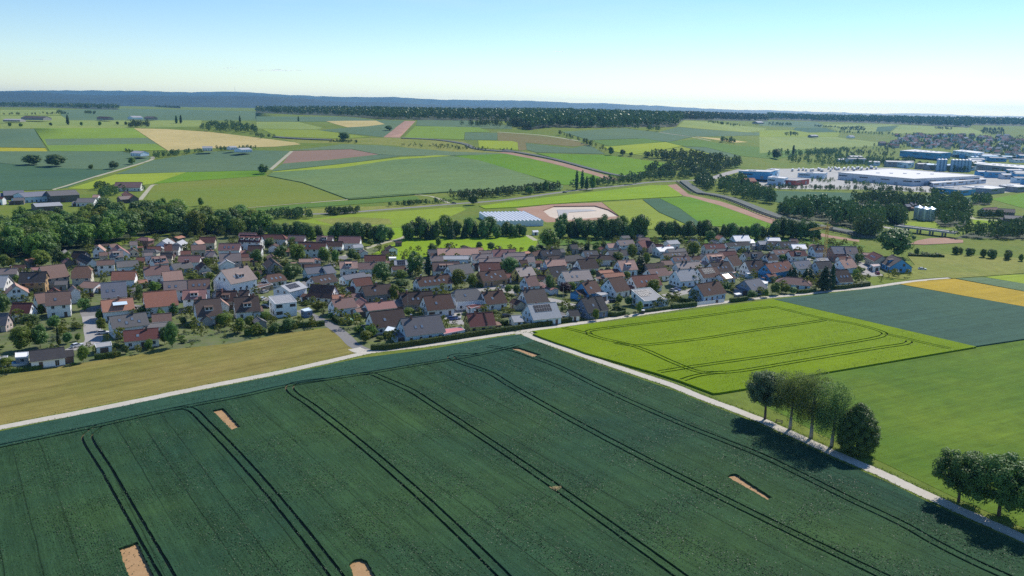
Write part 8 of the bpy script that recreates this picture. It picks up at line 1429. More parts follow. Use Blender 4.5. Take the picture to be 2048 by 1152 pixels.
TNAME={'r':('broadleaf_tree','mid green broadleaf tree'),'d':('broadleaf_tree','dark green broadleaf tree'),'y':('broadleaf_tree','bright light green tree'),'p':('purple_leaved_tree','purple-leaved tree'),'c':('conifer_tree','dark pointed conifer'),'t':('columnar_tree','slim dark columnar tree'),'T':('columnar_tree','tall broad black conifer column'),'P':('poplar_tree','slim tall poplar'),'b':('shrub','leafy garden shrub')}
tl={}
for i,t in enumerate(TREES): tl.setdefault((t[5],zone(t[0],t[1])),[]).append(i)
TLAB={}
for (k,z),ids in tl.items():
    ids.sort(key=lambda i:TREES[i][6])
    for q,i in enumerate(ids): TLAB[i]='%s, %s'%(TNAME[k][1],('only one in the '+z) if len(ids)==1 else ORD[q]+' from left in the '+z)
def plant(x,y,z,h,w,k,label,group,seed):
    R=random.Random(seed); nm=TNAME[k][0]; cat='shrub' if k=='b' else 'tree'
    t=thing(nm,label,cat,(x,y,z),R.uniform(0,6.28),group); v=R.randrange(4)
    obj('foliage' if k=='b' else 'crown',CROWN[(k,v)],t,(0,0,0),0,(w*1.08,w*1.08,h))
    if k!='b': r=max(0.12,h*0.028); obj('trunk',TRUNK,t,(0,0,0),0,(r,r,h*0.30))
for i,(x,y,z,h,w,k,px) in enumerate(TREES):
    plant(x,y,z,max(h,1.2),max(w,1.0),k,TLAB[i],'garden shrubs of the village' if k=='b' else 'trees in and around the village',i)
# rows of trees behind the village
BL={'belt_left':'dark tree in the dense belt behind the left of the village','belt_middle':'tall dark tree in the belt behind the sunlit meadow','belt_right':'tall dark tree in the belt below the building pit','belt_far_right':'dark tree in the belt behind the white roofs at right','belt_crane':'dark tree in the clump behind the yellow crane','belt_fields':'low dark tree in the hedge line at the right picture edge'}
sd_=1000; bc={}
for name,n,h,pts in BELTS:
    seg=[math.dist(pts[i],pts[i+1]) for i in range(len(pts)-1)]; tot=sum(seg)
    for k in range(n):
        s=(k+0.5+random.uniform(-.22,.22))/n*tot; i=0
        while i<len(seg)-1 and s>seg[i]: s-=seg[i]; i+=1
        f=s/seg[i]; x=pts[i][0]+(pts[i+1][0]-pts[i][0])*f+random.uniform(-1,1); y=pts[i][1]+(pts[i+1][1]-pts[i][1])*f+random.uniform(-4,7)
        hh=h*random.uniform(.8,1.25); kind=random.choice('dddrddc' if h>6 else 'rrd'); sd_+=1; bc[name]=bc.get(name,0)+1
        plant(x,y,terrain(x,y)-hh*.10,hh*1.08,(hh*random.uniform(.7,.98) if kind!='c' else hh*.45),kind,BL[name].replace('dark','dark' if kind=='d' else 'pointed' if kind=='c' else 'greener',1)+', '+ORD[bc[name]-1]+' from left',BL[name].replace('tree','trees'),sd_)
def in_poly(x,y,P):
    c=False; j=len(P)-1
    for i in range(len(P)):
        if (P[i][1]>y)!=(P[j][1]>y) and x<(P[j][0]-P[i][0])*(y-P[i][1])/(P[j][1]-P[i][1])+P[i][0]: c=not c
        j=i
    return c
def scatter(P,n,R,power=1.6,mind=0):
    x0,x1=min(p[0] for p in P),max(p[0] for p in P); y0,y1=min(p[1] for p in P),max(p[1] for p in P); out=[]; tries=0
    while len(out)<n and tries<n*400:
        tries+=1; y=y0+(y1-y0)*R.random()**1.0; x=R.uniform(x0,x1)
        if R.random()>(y0/max(y,1))**power or not in_poly(x,y,P): continue
        if mind and any((a-x)**2+(b-y)**2<mind*mind for a,b in out): continue
        out.append((x,y))
    return out
# the wood left behind the village: single tall trees
LEFT_WOOD=POLY_LEFT_WOOD
Rw=random.Random(5)
for k,(x,y) in enumerate(sorted(scatter(LEFT_WOOD,120,Rw,0.5,5.5),key=lambda p:p[1])):
    hh=Rw.uniform(11,17.5); kind=Rw.choice('rrrddddry')
    plant(x,y,terrain(x,y),hh,hh*Rw.uniform(.85,1.1),kind,'tall %s crowded in the wood behind the left of the village'%TNAME[kind][1],'trees of the wood behind the left of the village',3000+k)
# far masses of trees
def low_crown(seed,nl=46,size=0.13):
    lob=lobes_round(seed,9,bot=0.05); r=np.random.default_rng(seed); Ps=[];Ns=[]
    for x,y,z,q in lob:
        k=max(3,int(nl/len(lob))); d=r.normal(0,1,(k,3)); d/=np.linalg.norm(d,axis=1)[:,None]; d[:,2]=np.abs(d[:,2])*0.9-0.15
        Ps.append(np.stack([x+d[:,0]*q,y+d[:,1]*q,z+d[:,2]*q],1));Ns.append(d)
    return leaf_quads(np.concatenate(Ps),np.concatenate(Ns),size,seed,0.45)
LOW=[low_crown(200+k,110,0.075) for k in range(5)]; LOWF=[low_crown(220+k,62,0.10) for k in range(4)]
WL={'far_woodland':'far wooded plateau below the blue hills','hedge_trees':'hedge trees among the far fields','hedgerow':'dense hedgerow trees along the slope and roads','copse':'small copse among the left fields','woodland':'dark woodland right of the village','wood_undergrowth':'dense undergrowth filling the wood behind the left of the village','town_trees':'trees scattered through the far town'}
Rf=random.Random(11)
for wi,(name,n,h,kind,P) in enumerate(WOODS):
    if kind>=7: continue
    pts=scatter(P,n,Rf,{0:3.2,1:0.7,2:0.4}[kind]); vv=[];ff=[];nv=0
    for x,y in pts:
        b=LOWF[Rf.randrange(4)] if kind==0 else LOW[Rf.randrange(5)]
        hh=h*Rf.uniform(.65,1.2); ww=hh*Rf.uniform(.62,.95)*(1.25 if kind==0 else 1); a=Rf.uniform(0,6.28); c,s=math.cos(a),math.sin(a)
        Vq=b[0]*np.array([ww,ww,hh]); Vq=np.stack([Vq[:,0]*c-Vq[:,1]*s+x,Vq[:,0]*s+Vq[:,1]*c+y,Vq[:,2]+terrain(x,y)-0.3],1)
        vv.append(Vq); ff.append(b[1]+nv); nv+=len(Vq)
    if not vv: continue
    Va=np.concatenate(vv).astype(np.float32); Fa=np.concatenate(ff).astype(np.int32)
    me=bpy.data.meshes.new(name); me.vertices.add(len(Va)); me.vertices.foreach_set('co',Va.ravel()); me.loops.add(Fa.size); me.loops.foreach_set('vertex_index',Fa.ravel())
    me.polygons.add(len(Fa)); me.polygons.foreach_set('loop_start',np.arange(0,Fa.size,4,dtype=np.int32)); me.update(calc_edges=True); me.materials.append(MAT['leaf_far'])
    tag(obj(name,me),WL[name],None,None,'stuff')
# shrubs and perennials nobody could count between the houses
_vg=[f[4] for f in FIELDS if f[0]=='village_ground'][0]; Rg=random.Random(31); vv=[];ff=[];nv=0
for x,y in scatter(_vg,3000,Rg,0.3):
    if any(abs((x-a)*c+(y-b_)*s)<l and abs(-(x-a)*s+(y-b_)*c)<w for a,b_,c,s,l,w in _hr): continue
    if any((x-p[0])**2+(y-p[1])**2<(w/2+1.5)**2 for p,w in _st): continue
    b=LOW[Rg.randrange(5)]; hh=Rg.choice((.8,1.2,1.6,2.2,3.0,4.2,5.2))*Rg.uniform(.8,1.2); ww=max(hh,1.2)*Rg.uniform(.8,1.4); a=Rg.uniform(0,6.28); c,s=math.cos(a),math.sin(a)
    Vq=b[0]*np.array([ww,ww,hh]); Vq=np.stack([Vq[:,0]*c-Vq[:,1]*s+x,Vq[:,0]*s+Vq[:,1]*c+y,Vq[:,2]-.05],1); vv.append(Vq); ff.append(b[1]+nv); nv+=len(Vq)
tag(obj('garden_greenery',mesh('garden_greenery',np.concatenate(vv).tolist(),[tuple(f) for f in np.concatenate(ff).tolist()],'leaf_gardens')),'small shrubs, beds and perennials filling the village gardens',None,None,'stuff')
# ================================================================== foreground trees
def big_tree(name,label,pt,h,w,kind,seed,clear=0.2):
    x,y,z=POINTS[pt]; t=thing(name,label,'tree',(x,y,z),0,'trees along the farm track'); r=random.Random(seed); asp=h/w
    if kind=='birch':
        lob=[(math.cos(2.4*k)*.33*math.sqrt(r.random()),math.sin(2.4*k)*.33*math.sqrt(r.random()),r.uniform(.32,.93),r.uniform(.12,.20)) for k in range(52)]
        me=crown_mesh('crown',lob,20000,0.012,'leaf_birch',seed,asp,0.22,0.0,1.2)
    elif kind=='dense':
        lob=[]
        for k in range(70):
            f=(k+.5)/70; zz=.06+.86*f; R=.46*math.sin(math.pi*min(1,(0.10+0.9*f))**0.8)**0.55; th=2.4*k; q=r.uniform(.10,.15); lob.append((math.cos(th)*max(R-q*.7,0),math.sin(th)*max(R-q*.7,0),zz,q))
        lob.append((0,0,.45,.36)); me=crown_mesh('crown',lob,16000,0.016,'leaf_d',seed,asp,0,0.8,0.4)
    else:
        lob=[]
        for k in range(46):
            th=2.4*k+r.uniform(-.5,.5); cz=1-2*(k+.5)/46; rr=math.sqrt(1-cz*cz); q=r.uniform(.075,.15); s=r.uniform(.66,1.05)
            lob.append((math.cos(th)*rr*.40*s,math.sin(th)*rr*.40*s,(1+clear)/2+cz*(1-clear)/2*.84*s,q))
        lob+= [(r.uniform(-.15,.15),r.uniform(-.15,.15),r.uniform(.45,.75),.17) for k in range(6)]
        me=crown_mesh('crown',lob,14000,0.016,'leaf_maple' if kind=='maple' else 'leaf_d',seed,asp,0,0.62,0.38)
    obj('crown',me,t,(0,0,0),0,(w,w,h))
    tb=MB(); bend=r.uniform(-.25,.25); rad=h*0.024
    p0=(0,0,-.3); p1=(bend*.4,bend*.2,h*.2); p2=(bend,bend*.3,h*.42); p3=(bend*.6,0,h*.82)
    tb.bar(p0,p1,(rad*1.25,rad*.95),0,9).bar(p1,p2,(rad*.95,rad*.75),0,9).bar(p2,p3,(rad*.75,rad*.15),0,7)
    for k in range(9):
        f=r.uniform(.3,.7); a=k*2.4; l=w*r.uniform(.22,.36); s=(bend*f,bend*.3*f,h*f); tb.bar(s,(s[0]+math.cos(a)*l,s[1]+math.sin(a)*l,h*f+l*(.7 if kind!='birch' else .9)),(rad*.38,rad*.1),0,5)
    obj('trunk',tb.build('trunk',['birchbark' if kind=='birch' else 'bark'],True),t)
big_tree('maple_tree','broad maple with lit leaf clumps, nearest the bare earth patch on the track','maple',14,12.6,'maple',301,.2)
big_tree('birch_tree','first drooping birch of three beside the track bench','birch_a',17,11.6,'birch',302)
big_tree('birch_tree','middle drooping birch of the three by the track','birch_b',18.5,11.6,'birch',303)
big_tree('birch_tree','drooping birch next to the dense dark tree','birch_c',17.5,12,'birch',304)
big_tree('chestnut_tree','dense dark egg-shaped tree right of the birches','chestnut',13,11.4,'dense',305)
big_tree('lime_tree','spreading dark tree beside the track, left of the two at right edge','lime_a',12.2,13.2,'lime',306,.16)
big_tree('lime_tree','large dark tree beside the track near the right edge','lime_b',14.6,15.5,'lime',307,.12)
big_tree('lime_tree','dark tree cut off by the right picture edge','lime_c',14,13,'lime',308,.15)
# ================================================================== hedges
def hedge(h,w,label,pts):
    P3=[]; seg=[(Vector(pts[i]),Vector(pts[i+1])) for i in range(len(pts)-1)]
    cx=sum(p[0] for p in pts)/len(pts); cy=sum(p[1] for p in pts)/len(pts); t=thing('hedge',label,'hedge',(cx,cy,terrain(cx,cy)),0,'clipped garden hedges')
    core=MB(); Ps=[];Ns=[]; r=np.random.default_rng(int(abs(cx*10))+1)
    for a,b in seg:
        d=b-a; l=d.length; d/=l; nn=Vector((-d.y,d.x)); q=[a+nn*w*.42-d*.2,b+nn*w*.42+d*.2,b-nn*w*.42+d*.2,a-nn*w*.42-d*.2]
        core.prism([(p.x-cx,p.y-cy) for p in q],-.2,h*.92)
        k=int(l*(w+2*h)*26); u=r.uniform(-.1,l+.1,k); s=r.uniform(-(w/2+h),w/2+h,k)
        top=np.abs(s)<w/2; off=np.where(top,s,np.sign(s)*w/2); zz=np.where(top,h,h-(np.abs(s)-w/2)); zz=zz+r.normal(0,.05,k)+.10*np.sin(u*1.3+cx)*(zz/h); off=off+r.normal(0,.06,k)
        Ps.append(np.stack([a.x+d.x*u+nn.x*off-cx,a.y+d.y*u+nn.y*off-cy,np.maximum(zz,.03)],1)); n3=np.where(top[:,None],np.array([[0,0,1.0]]),np.sign(s)[:,None]*np.array([[nn.x,nn.y,.2]])); Ns.append(n3)
    Vq,Fq=leaf_quads(np.concatenate(Ps),np.concatenate(Ns),.13,5,.6)
    obj('foliage',mesh('foliage',Vq.tolist(),[tuple(f) for f in Fq.tolist()],'leaf_hedge'),t); obj('inner_branches',core.build('inner_branches',['leaf_hedge']),t)
for h in HEDGES: hedge(*h)
# ================================================================== cars
def car_parts():
    b=MB(); prof=[(-2.15,.28),(2.1,.28),(2.15,.62),(1.95,.82),(1.0,.92),(-2.0,.95),(-2.18,.7)]
    n=len(prof); v=[(x,y,z) for y in (-.86,.86) for x,z in prof]; b.add(v,[tuple(range(n)),tuple(range(2*n-1,n-1,-1))]+[(k,n+k,n+(k+1)%n,(k+1)%n) for k in range(n)])
    top=[(-1.45,1.43),(.15,1.45)]; bot=[(-1.95,.95),(.98,.92)]
    b.add([(-1.45,-.62,1.42),(.15,-.62,1.45),(.15,.62,1.45),(-1.45,.62,1.42)],[(0,1,2,3)])
    g=MB(); B=[(-1.98,-.82,.945),(1.0,-.82,.915),(1.0,.82,.915),(-1.98,.82,.945)]; T=[(-1.47,-.64,1.415),(.17,-.64,1.445),(.17,.64,1.445),(-1.47,.64,1.415)]
    g.add(B+T,[(0,1,5,4),(1,2,6,5),(2,3,7,6),(3,0,4,7)])
    wv=MB().bar((0,-.1,0),(0,.1,0),.33,0,14).bar((0,-.11,0),(0,.11,0),.19,1,10)
    lt=MB().box(-.04,.04,-.18,.18,-.07,.07)
    return b,g.build('cabin_glass',['glass']),wv.build('wheel',['tyre','metal']),lt.build('headlight',['frame'])
CB,CG,CW,CL=car_parts(); BODY={k:CB.build('body',['car_'+k]) for k in ('white','silver','dark','blue','red')}
for x,y,z,a,col,labl in CARS:
    t=thing('parked_car' if y<700 else 'car',labl,'car',(x,y,z+.03),math.radians(a),'cars in and around the village')
    obj('body',BODY[col],t); obj('cabin_glass',CG,t)
    for wx in (-1.3,1.35):
        for wy in (-.8,.8): obj('wheel',CW,t,(wx,wy,.33))
    for wy in (-.6,.6): obj('headlight',CL,t,(2.14,wy,.66))
# ================================================================== crane, poles, small things
x,y,z=POINTS['crane']; t=thing('tower_crane','yellow tower crane standing among the houses at right','crane',(x,y,z))
b=MB(); H=19.5; s=.65
for cx_ in (-s,s):
    for cy_ in (-s,s): b.bar((cx_,cy_,0),(cx_,cy_,H),.09)
for k in range(15):
    z0=k*1.3; z1=z0+1.3
    for (a,c) in (((-s,-s),(s,-s)),((s,-s),(s,s)),((s,s),(-s,s)),((-s,s),(-s,-s))):
        b.bar((a[0],a[1],z0),(c[0],c[1],z1),.05); b.bar((a[0],a[1],z1),(c[0],c[1],z1),.05)
obj('mast',b.build('mast',['crane']),t)
def lattice(l,hh,ww,n):
    b=MB(); b.bar((0,-ww,0),(l,-ww,0),.08).bar((0,ww,0),(l,ww,0),.08).bar((0,0,hh),(l,0,hh*.5),.09)
    for k in range(n):
        x0=l*k/n; x1=l*(k+.5)/n; x2=l*(k+1)/n; zz=hh-(hh*.5)*(k+.5)/n
        for q in (-ww,ww): b.bar((x0,q,0),(x1,0,zz),.045).bar((x1,0,zz),(x2,q,0),.045)
        b.bar((x0,-ww,0),(x0,ww,0),.045)
    return b
obj('jib',lattice(21,1.2,.55,15).build('jib',['crane']),t,(0,0,H+.2),math.radians(222))
obj('counter_jib',lattice(6,.9,.55,5).build('counter_jib',['crane']),t,(0,0,H+.2),math.radians(42)); obj('counterweight',MB().box(4.3,5.8,-.6,.6,-1.2,.1).build('counterweight',['wall_grey']),t,(0,0,H+.2),math.radians(42))
obj('tower_head',MB().bar((0,0,H),(0,0,H+3.4),.25).box(-.8,.8,-.8,.8,H-.3,H+.2).build('tower_head',['crane']),t)
hx=MB().bar((0,0,0),(0,0,-6),.03).box(-.2,.2,-.2,.2,-6.5,-6); obj('hook',hx.build('hook',['metal']),t,(math.cos(math.radians(222))*15,math.sin(math.radians(222))*15,H+.2))
obj('base_weight',MB().box(-2.2,2.2,-2.2,2.2,0,.5).box(-1.6,1.6,-1.6,1.6,.5,1.3).build('base_weight',['wall_grey']),t)
def pole(name,label,pt,h,arm):
    x,y,z=POINTS[pt]; t=thing(name,label,name.replace('_',' '),(x,y,z)); obj('shaft',MB().bar((0,0,0),(0,0,h),(.09,.05),0,8).build('shaft',['metal']),t)
    if arm: obj('lamp_head',MB().box(-.12,.5,-.12,.12,h-.05,h+.1).build('lamp_head',['darkframe']),t)
    else: obj('finial',MB().bar((0,0,h),(0,0,h+.15),.1,0,8).build('finial',['metal']),t)
pole('flagpole','bare white flagpole in front of the dark brown roof','flagpole',9,False); pole('street_lamp','tall street lamp beside the purple trees','lamp_a',6.5,True); pole('street_lamp','short lamp post right of the tall street lamp','lamp_b',4.5,True)
x,y,z=POINTS['bench']; t=thing('park_bench','wooden bench beside the track between maple and birch','bench',(x,y,z),math.radians(-32))
obj('seat',MB().box(-1.0,1.0,-.22,-.08,.42,.47).box(-1.0,1.0,-.05,.09,.42,.47).box(-1.0,1.0,.12,.26,.42,.47).build('seat',['wood']),t); obj('backrest',MB().box(-1.0,1.0,.27,.31,.6,.72).box(-1.0,1.0,.29,.33,.78,.9).build('backrest',['wood']),t)
for sx in (-.8,.8): obj('leg',MB().box(sx-.06,sx+.06,-.2,.28,-.05,.42).box(sx-.05,sx+.05,.22,.29,.42,.9).build('leg',['wood']),t)
x,y,z=POINTS['straw']; r=random.Random(3); b=MB()
for k in range(60):
    a=r.uniform(0,6.28); q=r.uniform(0,1.3); c=Vector((math.cos(a)*q,math.sin(a)*q*.6,.35+r.uniform(0,.3))); dd=Vector((r.uniform(-1,1),r.uniform(-1,1),r.uniform(-.2,.4))).normalized()*.7; b.bar(c-dd,c+dd,.05)
tag(obj('straw_heap',b.build('straw_heap',['straw']),None,(x,y,z)),'small heap of pale straw on the wheel tracks in the dark wheat','straw')
def cyl(mb,x,y,r,z0,z1,m=0,n=20,dome=0):
    v=[(x+math.cos(2*math.pi*k/n)*r,y+math.sin(2*math.pi*k/n)*r,z) for z in (z0,z1) for k in range(n)]; f=[(k,(k+1)%n,n+(k+1)%n,n+k) for k in range(n)]
    if dome: v.append((x,y,z1+dome)); f+=[(n+k,n+(k+1)%n,2*n) for k in range(n)]
    else: f.append(tuple(range(n,2*n)))
    mb.add(v,f,m); return mb
x,y,z=POINTS['silo1']
for k in range(9):
    g=0 if k<3 else 2.2; X=x+k*5.2+g*1.4; Y=y+(-6 if k>=3 else 0)
    t=thing('grain_silo','tall blue grain silo in the row behind the warehouse, '+ORD[k]+' from left','silo',(X,Y,terrain(X,Y)),0,'grain silos'); obj('barrel',cyl(MB(),0,0,2.75,0,17.5).build('barrel',['silo'],False),t); obj('cap',cyl(MB(),0,0,2.85,17.5,17.7,0,20,1.5).build('cap',['frame']),t)
for k,q in enumerate(('silo_s1','silo_s2','silo_s3')):
    X,Y,zz=POINTS[q]; t=thing('farm_silo','pale steel farm silo below the right woodland, '+ORD[k]+' from left','silo',(X,Y,zz),0,'farm silos'); obj('barrel',cyl(MB(),0,0,3.6,0,9.5).build('barrel',['silolight']),t); obj('cap',cyl(MB(),0,0,3.75,9.5,9.7,0,20,1.8).build('cap',['silolight']),t)
x,y,z=POINTS['pool']; t=thing('swimming_pool','round blue garden pool beside the bungalow at left','pool',(x,y,z),.2)
rim=MB()
for k in range(24):
    a0,a1=2*math.pi*k/24,2*math.pi*(k+1)/24; rim.add([(math.cos(a)*q*1.35,math.sin(a)*q,zz) for a in (a0,a1) for q,zz in ((2.0,.75),(2.35,.75),(2.35,0))],[(0,3,4,1)[::-1],(1,4,5,2)[::-1]])
obj('rim',rim.build('rim',['poolrim']),t); w_=MB(); w_.add([(math.cos(2*math.pi*k/24)*2.02*1.35,math.sin(2*math.pi*k/24)*2.02,.6) for k in range(24)],[tuple(range(24))]); obj('water',w_.build('water',['poolwater']),t)
obj('deck',MB().box(-4.4,-2.9,-2.2,1.5,0,.25).build('deck',['poolrim']),t)
# greenhouse of many bays
A=Vector(POINTS['gh_a'][:2]); B=Vector(POINTS['gh_b'][:2]); C=Vector(POINTS['gh_c'][:2]); ex=(B-A).normalized(); Lg=(B-A).length; ny=Vector((ex.y,-ex.x)); Dg=abs((C-B).dot(ny))
t=thing('greenhouse','wide pale greenhouse of many bays behind the tree belt','greenhouse',((A.x+B.x)/2,(A.y+B.y)/2,0),math.atan2(ex.y,ex.x)); nb=13
for k in range(nb):
    x0=-Lg/2+Lg*k/nb; x1=x0+Lg/nb; xm=(x0+x1)/2; b=MB(); b.add([(x0,0,0),(x0,0,4.0),(xm,0,4.9),(x1,0,4.0),(x1,0,0),(x0,-Dg,0),(x0,-Dg,4.0),(xm,-Dg,4.9),(x1,-Dg,4.0),(x1,-Dg,0)],[(0,1,2,3,4),(9,8,7,6,5),(1,6,7,2),(2,7,8,3)]+([(0,5,6,1)] if k==0 else [])+([(4,3,8,9)] if k==nb-1 else []))
    o=obj('bay',b.build('bay',['polytunnel']),t); obj('ridge_bar',MB().bar((xm,0.1,4.95),(xm,-Dg-.1,4.95),.07).build('ridge_bar',['metal']),o)
# bridge
a=Vector(POINTS['bridge_a']); b_=Vector(POINTS['bridge_b']); d=(b_-a); l=d.length; t=thing('road_bridge','low concrete road bridge on pillars behind the big round tree','bridge',((a.x+b_.x)/2,(a.y+b_.y)/2,0),math.atan2(d.y,d.x))
obj('deck',MB().box(-l/2-8,l/2+8,-4,4,3.0,3.8).build('deck',['wall_greywall']),t)
for q in (-3.8,3.8): obj('guard_rail',MB().box(-l/2-8,l/2+8,q-.08,q+.08,3.8,4.4).build('guard_rail',['metal']),t)
for k in range(4):
    for q in (-2.5,2.5): obj('pillar',MB().box(-.5,.5,-.6,.6,-.5,3.0).build('pillar',['wall_grey']),t,(-l/2+l*k/3,q,0))
# barrier along the lower construction cut
pts=fine([l[5] for l in LINES if 'lower pipeline' in l[1]][0],6.0); cx=sum(p[0] for p in pts)/len(pts); cy=sum(p[1] for p in pts)/len(pts)
t=thing('crash_barrier','long dark barrier on posts along the red-brown construction cut','barrier',(cx,cy,0)); rb=MB(); PO=MB().box(-.15,.15,-.15,.15,-1,2.0).build('post',['darkframe'])
off=[(q[0][0]*.0+(q[0][0]+q[1][0])/2,(q[0][1]+q[1][1])/2) for q in [(s_[1],s_[2]) for s_ in strip(pts,18)]]
for p,q in zip(off,off[1:]):
    z0,z1=terrain(*p),terrain(*q); rb.bar((p[0]-cx,p[1]-cy,z0+1.9),(q[0]-cx,q[1]-cy,z1+1.9),.32); rb.bar((p[0]-cx,p[1]-cy,z0+1.1),(q[0]-cx,q[1]-cy,z1+1.1),.2); obj('post',PO,t,(p[0]-cx,p[1]-cy,z0))
obj('rail',rb.build('rail',['darkframe']),t)
# white fence
a=Vector(POINTS['fence_a']); b_=Vector(POINTS['fence_b']); d=b_-a; l=d.length; t=thing('garden_fence','white panel fence in front of the light blue gable house','fence',(a.x,a.y,0),math.atan2(d.y,d.x)); n=9
for k in range(n):
    if k==6: obj('gate',MB().box(l*k/n+.1,l*(k+1)/n-.1,-.03,.03,.1,1.35).build('gate',['doorwood']),t); continue
    obj('panel',MB().box(l*k/n+.08,l*(k+1)/n-.08,-.03,.03,.12,1.5).build('panel',['frame']),t)
for k in range(n+1): obj('post',MB().box(l*k/n-.07,l*k/n+.07,-.07,.07,-.1,1.62).build('post',['frame']),t)
x,y,z=POINTS['dome']; b=MB(); n=14
for j in range(5):
    for k in range(n):
        def P_(j,k): a=math.pi/2*j/5; return (math.cos(a)*math.cos(2*math.pi*k/n)*2,math.cos(a)*math.sin(2*math.pi*k/n)*2,math.sin(a)*1.9)
        b.add([P_(j,k),P_(j,k+1),P_(j+1,k+1),P_(j+1,k)],[(0,1,2,3)])
tag(obj('garden_dome',b.build('garden_dome',['greenplastic']),None,(x,y,z)),'small pale green dome tent in the corner garden','tent')
x,y,z=POINTS['awning']; t=thing('sun_sail','pale blue sun sail beside the slate-roofed front house','awning',(x,y,z)); obj('cloth',mesh('cloth',[(-2.6,-1.5,2.2),(2.2,-2.2,2.9),(2.6,2.0,2.4),(-1.8,2.4,3.2),(0,0,2.3)],[(0,1,4),(1,2,4),(2,3,4),(3,0,4)],'sail'),t)
for q in ((-2.6,-1.5,2.2),(2.2,-2.2,2.9),(2.6,2.0,2.4),(-1.8,2.4,3.2)): obj('post',MB().bar((q[0],q[1],0),q,.05).build('post',['metal']),t)
x,y,z=POINTS['bin']; t=thing('waste_box','small dark box with white lid at the field corner','bin',(x,y,z)); obj('body',MB().box(-1,1,-.7,.7,0,1.3).build('body',['darkframe']),t); obj('lid',MB().box(-1.1,1.1,-.8,.8,1.3,1.5).build('lid',['frame']),t)
for q,labl in (('hut','small white hut at the end of the sunlit meadow'),('shed_field','small dark wooden shed on the meadow by the field path')):
    x,y,z=POINTS[q]; dk=q=='shed_field'; t=thing('field_hut',labl,'hut',(x,y,z),.3); obj('wall',MB().box(-1.8,1.8,-1.5,1.5,-.2,2.3).build('wall',['wall_woodgrey' if dk else 'wall_white']),t); rb=MB(); shell(rb,[(-2.1,-1.8,2.2),(2.1,-1.8,2.2),(2.1,0,3.3),(-2.1,0,3.3),(2.1,1.8,2.2),(-2.1,1.8,2.2)],[(0,1,2,3),(3,2,4,5)],.12); obj('roof',rb.build('roof',['roof_darkbrown' if dk else 'roof_white']),t); obj('door',DOOR,t,(0,-1.5,0),math.pi)
# mast on the hills
d=RIDGES[1]; mx=(478-1024)/1650*10480*1.0; b=MB(); b.bar((0,0,-20),(0,0,55),(1.8,0.9)); t=tag(obj('radio_mast',b.build('radio_mast',['metal']),None,(mx,10480,RIDGES[1][1][8][1])),'thin radio mast on the far blue ridge','mast')
# far town and parked trailers
def far_house(x,y,rz,R):
    L=R.uniform(5,8);w=R.uniform(4,5);He=R.uniform(4.5,6.5);Hr=He+w*.75; b=MB(); v=[(sx*L,p,q) for sx in (-1,1) for p,q in ((-w,-.5),(w,-.5),(w,He),(0,Hr),(-w,He))]
    t=thing('town_house','small pale house in the far town at right','house',(x,y,terrain(x,y)),rz,'houses of the far town')
    obj('wall',mesh('wall',v,[(4,3,2,1,0),(5,6,7,8,9),(0,1,6,5),(1,2,7,6),(4,0,5,9)],'wall_'+R.choice(['white','white','cream','paleblue','grey'])),t)
    rb=MB(); shell(rb,[(-L-.4,-w-.5,He-.3),(L+.4,-w-.5,He-.3),(L+.4,0,Hr+.2),(-L-.4,0,Hr+.2),(L+.4,w+.5,He-.3),(-L-.4,w+.5,He-.3)],[(0,1,2,3),(3,2,4,5)],.25); obj('roof',rb.build('roof',['roof_'+R.choice(['oldred','pinkbrown','brown','redpink','grey','lightgrey','greypink'])]),t)
Rt=random.Random(21)
TRB=MB().box(-6,6,-1.25,1.25,1.1,3.9).build('box_body',['frame']); TRW=MB().bar((0,-1.2,0),(0,1.2,0),.5,0,12).build('wheel_axle',['tyre'])
for name,n,h,kind,P in WOODS:
    if kind==9:
        for x,y in scatter(P,n,Rt,0.9,14): far_house(x,y,Rt.choice((0.1,1.67))+Rt.uniform(-.2,.2),Rt)
    if kind==7:
        for k,(x,y) in enumerate(sorted(scatter(P,n,Rt,0.6,16),key=lambda p:p[0]/p[1])):
            L,w,hh=Rt.uniform(7,20),Rt.uniform(5,11),Rt.uniform(4.5,8.5); t=thing('industrial_hall','low industrial hall around the silos and warehouse, '+ORD[k]+' from left','hall',(x,y,terrain(x,y)),Rt.uniform(-.25,.15),'industrial halls')
            obj('wall',MB().box(-L,L,-w,w,-.5,hh).build('wall',['wall_'+Rt.choice(['palemetal','bluemetal','greymetal','white','paleblue','greymetal'])]),t); rb=MB(); shell(rb,[(-L-.3,-w-.3,hh+.05),(L+.3,-w-.3,hh+.05),(L+.3,0,hh+1.3),(-L-.3,0,hh+1.3),(L+.3,w+.3,hh+.05),(-L-.3,w+.3,hh+.05)],[(0,1,2,3),(3,2,4,5)],.2); obj('roof',rb.build('roof',['wall_'+Rt.choice(['whiteroof','whiteroof','gravelroof','paleblue'])]),t)
            for q in range(int(L/4)): obj('window_band',BAND,t,(-L+4+q*8,-w-.02,hh*.55),math.pi)
    if kind==8:
        for x,y in scatter(P,n,Rt,0.3,5):
            t=thing('truck_trailer','white box trailer parked behind the pale blue office block','trailer',(x,y,terrain(x,y)),1.2,'parked white trailers'); obj('box_body',TRB,t); [obj('wheel_axle',TRW,t,(q,0,.5)) for q in (-4,-2.7,4)]
